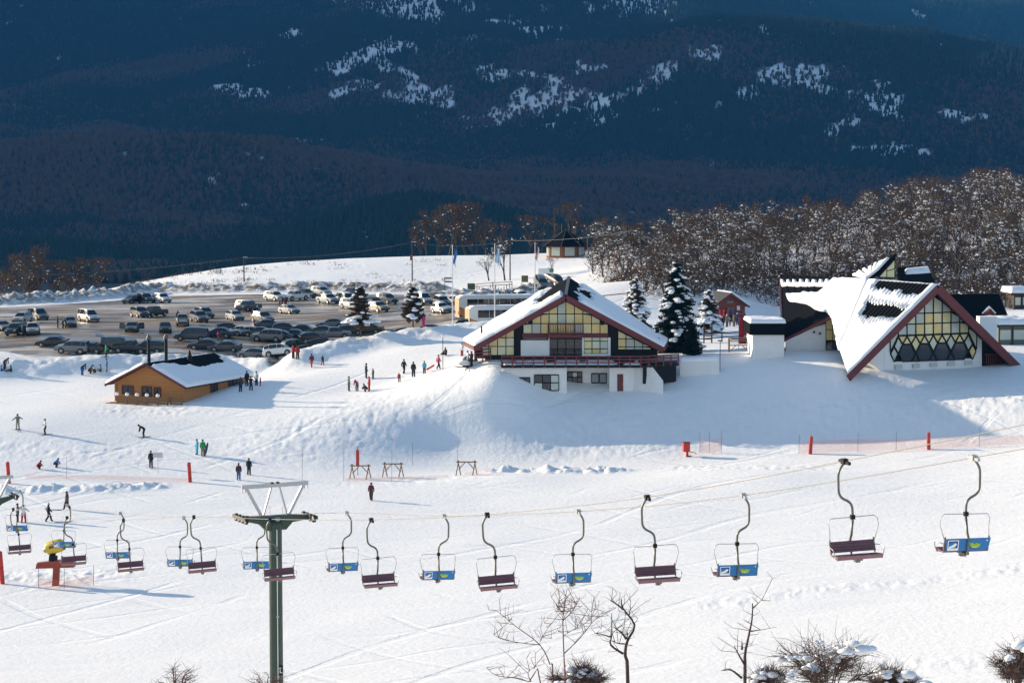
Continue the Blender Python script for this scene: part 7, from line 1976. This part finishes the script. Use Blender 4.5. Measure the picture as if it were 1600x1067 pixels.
board(820, 440, 405, 1.2, 1.2, .9, olive, 'olive board on posts left of the white billboard')
board(853, 430, 420, 2.8, 1.3, .8, M_white, 'white billboard with green corner above the lodge roof', panels=((1.05, .9, .8, .7, mat('green_panel', (.08, .20, .10), .7)),))
# lamp posts near the buildings
for px, py, top, lab, cap in ((1125, 579, 533, 'thin lamp post with flat head beside the white wall', True), (692, 577, 527, 'thin lamp post with white globe left of the lodge', False)):
    root, g = stand('lamp_post', px, py, lab, 'lamp post'); h = at(px, top, g.y).z - g.z
    mb = MB(); mb.tube([(0, 0, -.3), (0, 0, h)], .04, 7); mb.build('post', M_black, root)
    mb = MB()
    if cap: mb.box((0, 0, h + .06), (.55, .3, .12)); mb.build('lamp_head', M_black, root)
    else: clump(mb, (0, 0, h + .18), .22, random.Random(2), .9, 10); mb.build('lamp_globe', M_pole_white, root, smooth=True)
# white garden wall right of the lodge, heaped with snow
p0, p1 = G(1062, 588), G(1124, 584)
root = empty('white_wall', p0, 0, 'low white wall with snow on top right of the lodge', 'wall'); d = p1 - p0
mb = MB(); mb.prism([(0, 0, -.6), (d.x, d.y, d.z - .6), (d.x, d.y, d.z + 1.55), (0, 0, 1.7)], (0, .35, 0)); mb.build('wall_face', M_white, root)
snow_sheet('wall_snow', root, (0, -.05, 1.7), (d.x, d.y - .05, d.z + 1.55), (d.x, d.y + 1.2, d.z + 1.55), (0, 1.2, 1.7), 30, 8, .35, None, 44)
# wooden fence, timber gate frame, wooden rack, red banner near the hut
def rail_fence(pts, h, label, m, n=2, posts=2.2):
    P_ = [G(*p) for p in pts]; root = empty('rail_fence', P_[0], 0, label, 'fence')
    for a, b in zip(P_[:-1], P_[1:]):
        L = (b - a).length; k = max(1, int(L / posts))
        for i in range(k + 1):
            p = a.lerp(b, i / k); p.z = hz(p.x, p.y); mb = MB(); mb.bar(p - P_[0] - Vector((0, 0, .4)), p - P_[0] + Vector((0, 0, h + .1)), .13, .13); mb.build('post', m, root)
        for j in range(n):
            z = h * (j + 1) / n; mb = MB(); mb.bar(a - P_[0] + Vector((0, -.08, z)), b - P_[0] + Vector((0, -.08, z)), .06, .13); mb.build('rail', m, root)
M_darkwood = mat('dark_fence_wood', (.05, .032, .025), .8, .3, 3)
rail_fence([(1092, 536), (1128, 534), (1158, 531)], 1.1, 'dark rail fence in front of the red hut', M_darkwood)
rail_fence([(1478, 512), (1510, 507)], 1.0, 'dark rail fence right of the A-frame', M_darkwood)
rail_fence([(943, 476), (980, 472)], 1.3, 'red brown barrier behind the lodge roof', M_red, 1)
rail_fence([(742, 452), (770, 450), (800, 448)], .9, 'broken fence along the brown snow heap', M_darkwood)
root, g = stand('timber_gate', 1106, 536, 'two tall timber posts with a plank panel by the fence', 'gate')
for x in (-.5, .5): mb = MB(); mb.box((x, 0, 1.2), (.16, .16, 2.9)); mb.build('post', M_darkwood, root)
for z in (.5, .9, 1.3, 1.7): mb = MB(); mb.box((0, 0, z), (.86, .06, .12)); mb.build('plank', M_wood, root)
root, g = stand('ski_rack', 1154, 549, 'orange timber ski rack with blue mat before the red banner', 'rack', R(4))
for x in (-1.15, 1.15):
    for y in (-.3, .3): mb = MB(); mb.box((x, y, .75), (.10, .10, 1.7)); mb.build('leg', M_wood, root)
for z in (.75, 1.3, 1.6): mb = MB(); mb.box((0, -.3, z), (2.3, .08, .12)); mb.build('rail', M_wood, root)
for s_ in (-1, 1): mb = MB(); mb.bar((s_ * 1.05, -.32, .1), (s_ * .35, -.32, .75), .08, .08); mb.build('brace', M_wood, root)
mb = MB(); mb.box((-.1, -.1, 1.5), (1.7, .5, .12)); mb.build('mat', mat('blue_mat', (.03, .05, .16), .7), root)
g = Vector(at(1165, 530, 268)); g.z = hz(g.x, g.y)
root = empty('red_banner', g, 0, 'tall red banner with white lettering beside the annex', 'banner')
zt = at(1165, 497, 268).z - g.z
mb = MB(); mb.box((0, 0, zt / 2 + .4), (1.6, .05, zt - .5)); mb.build('cloth', mat('banner_red', (.5, .012, .02), .6), root)
for x in (-.82, .82): mb = MB(); mb.tube([(x, .05, -.3), (x, .05, zt + .2)], .03, 6); mb.build('pole', M_steel, root)
def letter(strokes, ox, oz, s_):
    mb = MB()
    for (x0, z0), (x1, z1) in strokes: mb.bar((ox + x0 * s_, -.035, oz + z0 * s_), (ox + x1 * s_, -.035, oz + z1 * s_), .07 * s_ / .3, .02, up=(0, 1, 0))
    mb.build('letter', M_adwhite, root)
zl = zt * .38
letter([((0, 0), (0, 1)), ((0, 1), (.6, 0)), ((.6, 0), (.6, 1))], -.15, zl, .32); letter([((0, 0), (.6, 0)), ((.6, 0), (.6, 1)), ((.6, 1), (0, 1)), ((0, 1), (0, 0))], .13, zl, .32); letter([((0, .1), (.5, .1)), ((.5, .1), (.25, 1)), ((0, 1), (.6, 1))], .25, zl - .55, .36)
# snowmobile beside the group at the mound
root, g = stand('snowmobile', 731, 574, 'white snowmobile by the people at the lodge corner', 'snowmobile', R(200))
mb = MB(); mb.prism([(-1.3, -.3, .25), (.9, -.3, .25), (1.25, -.3, .5), (.7, -.3, .85), (.2, -.3, .9), (0, -.3, .7), (-1.2, -.3, .72)], (0, .6, 0)); mb.build('body', M_pole_white, root)
mb = MB(); mb.prism([(.25, -.25, .9), (.6, -.25, .88), (.3, -.25, 1.25)], (0, .5, 0)); mb.build('windscreen', M_glass_dark, root)
mb = MB(); mb.box((-.55, 0, .8), (1.2, .35, .15)); mb.build('seat', M_black, root)
mb = MB(); mb.box((-.4, 0, .13), (2.0, .4, .24)); mb.build('track', M_rubber, root)
for s_ in (-1, 1): mb = MB(); mb.bar((.2, s_ * .42, .05), (1.5, s_ * .42, .10), .14, .05); mb.build('ski_runner', M_black, root)
mb = MB(); mb.bar((.15, -.35, 1.1), (.15, .35, 1.1), .04, .04); mb.build('handlebar', M_black, root)
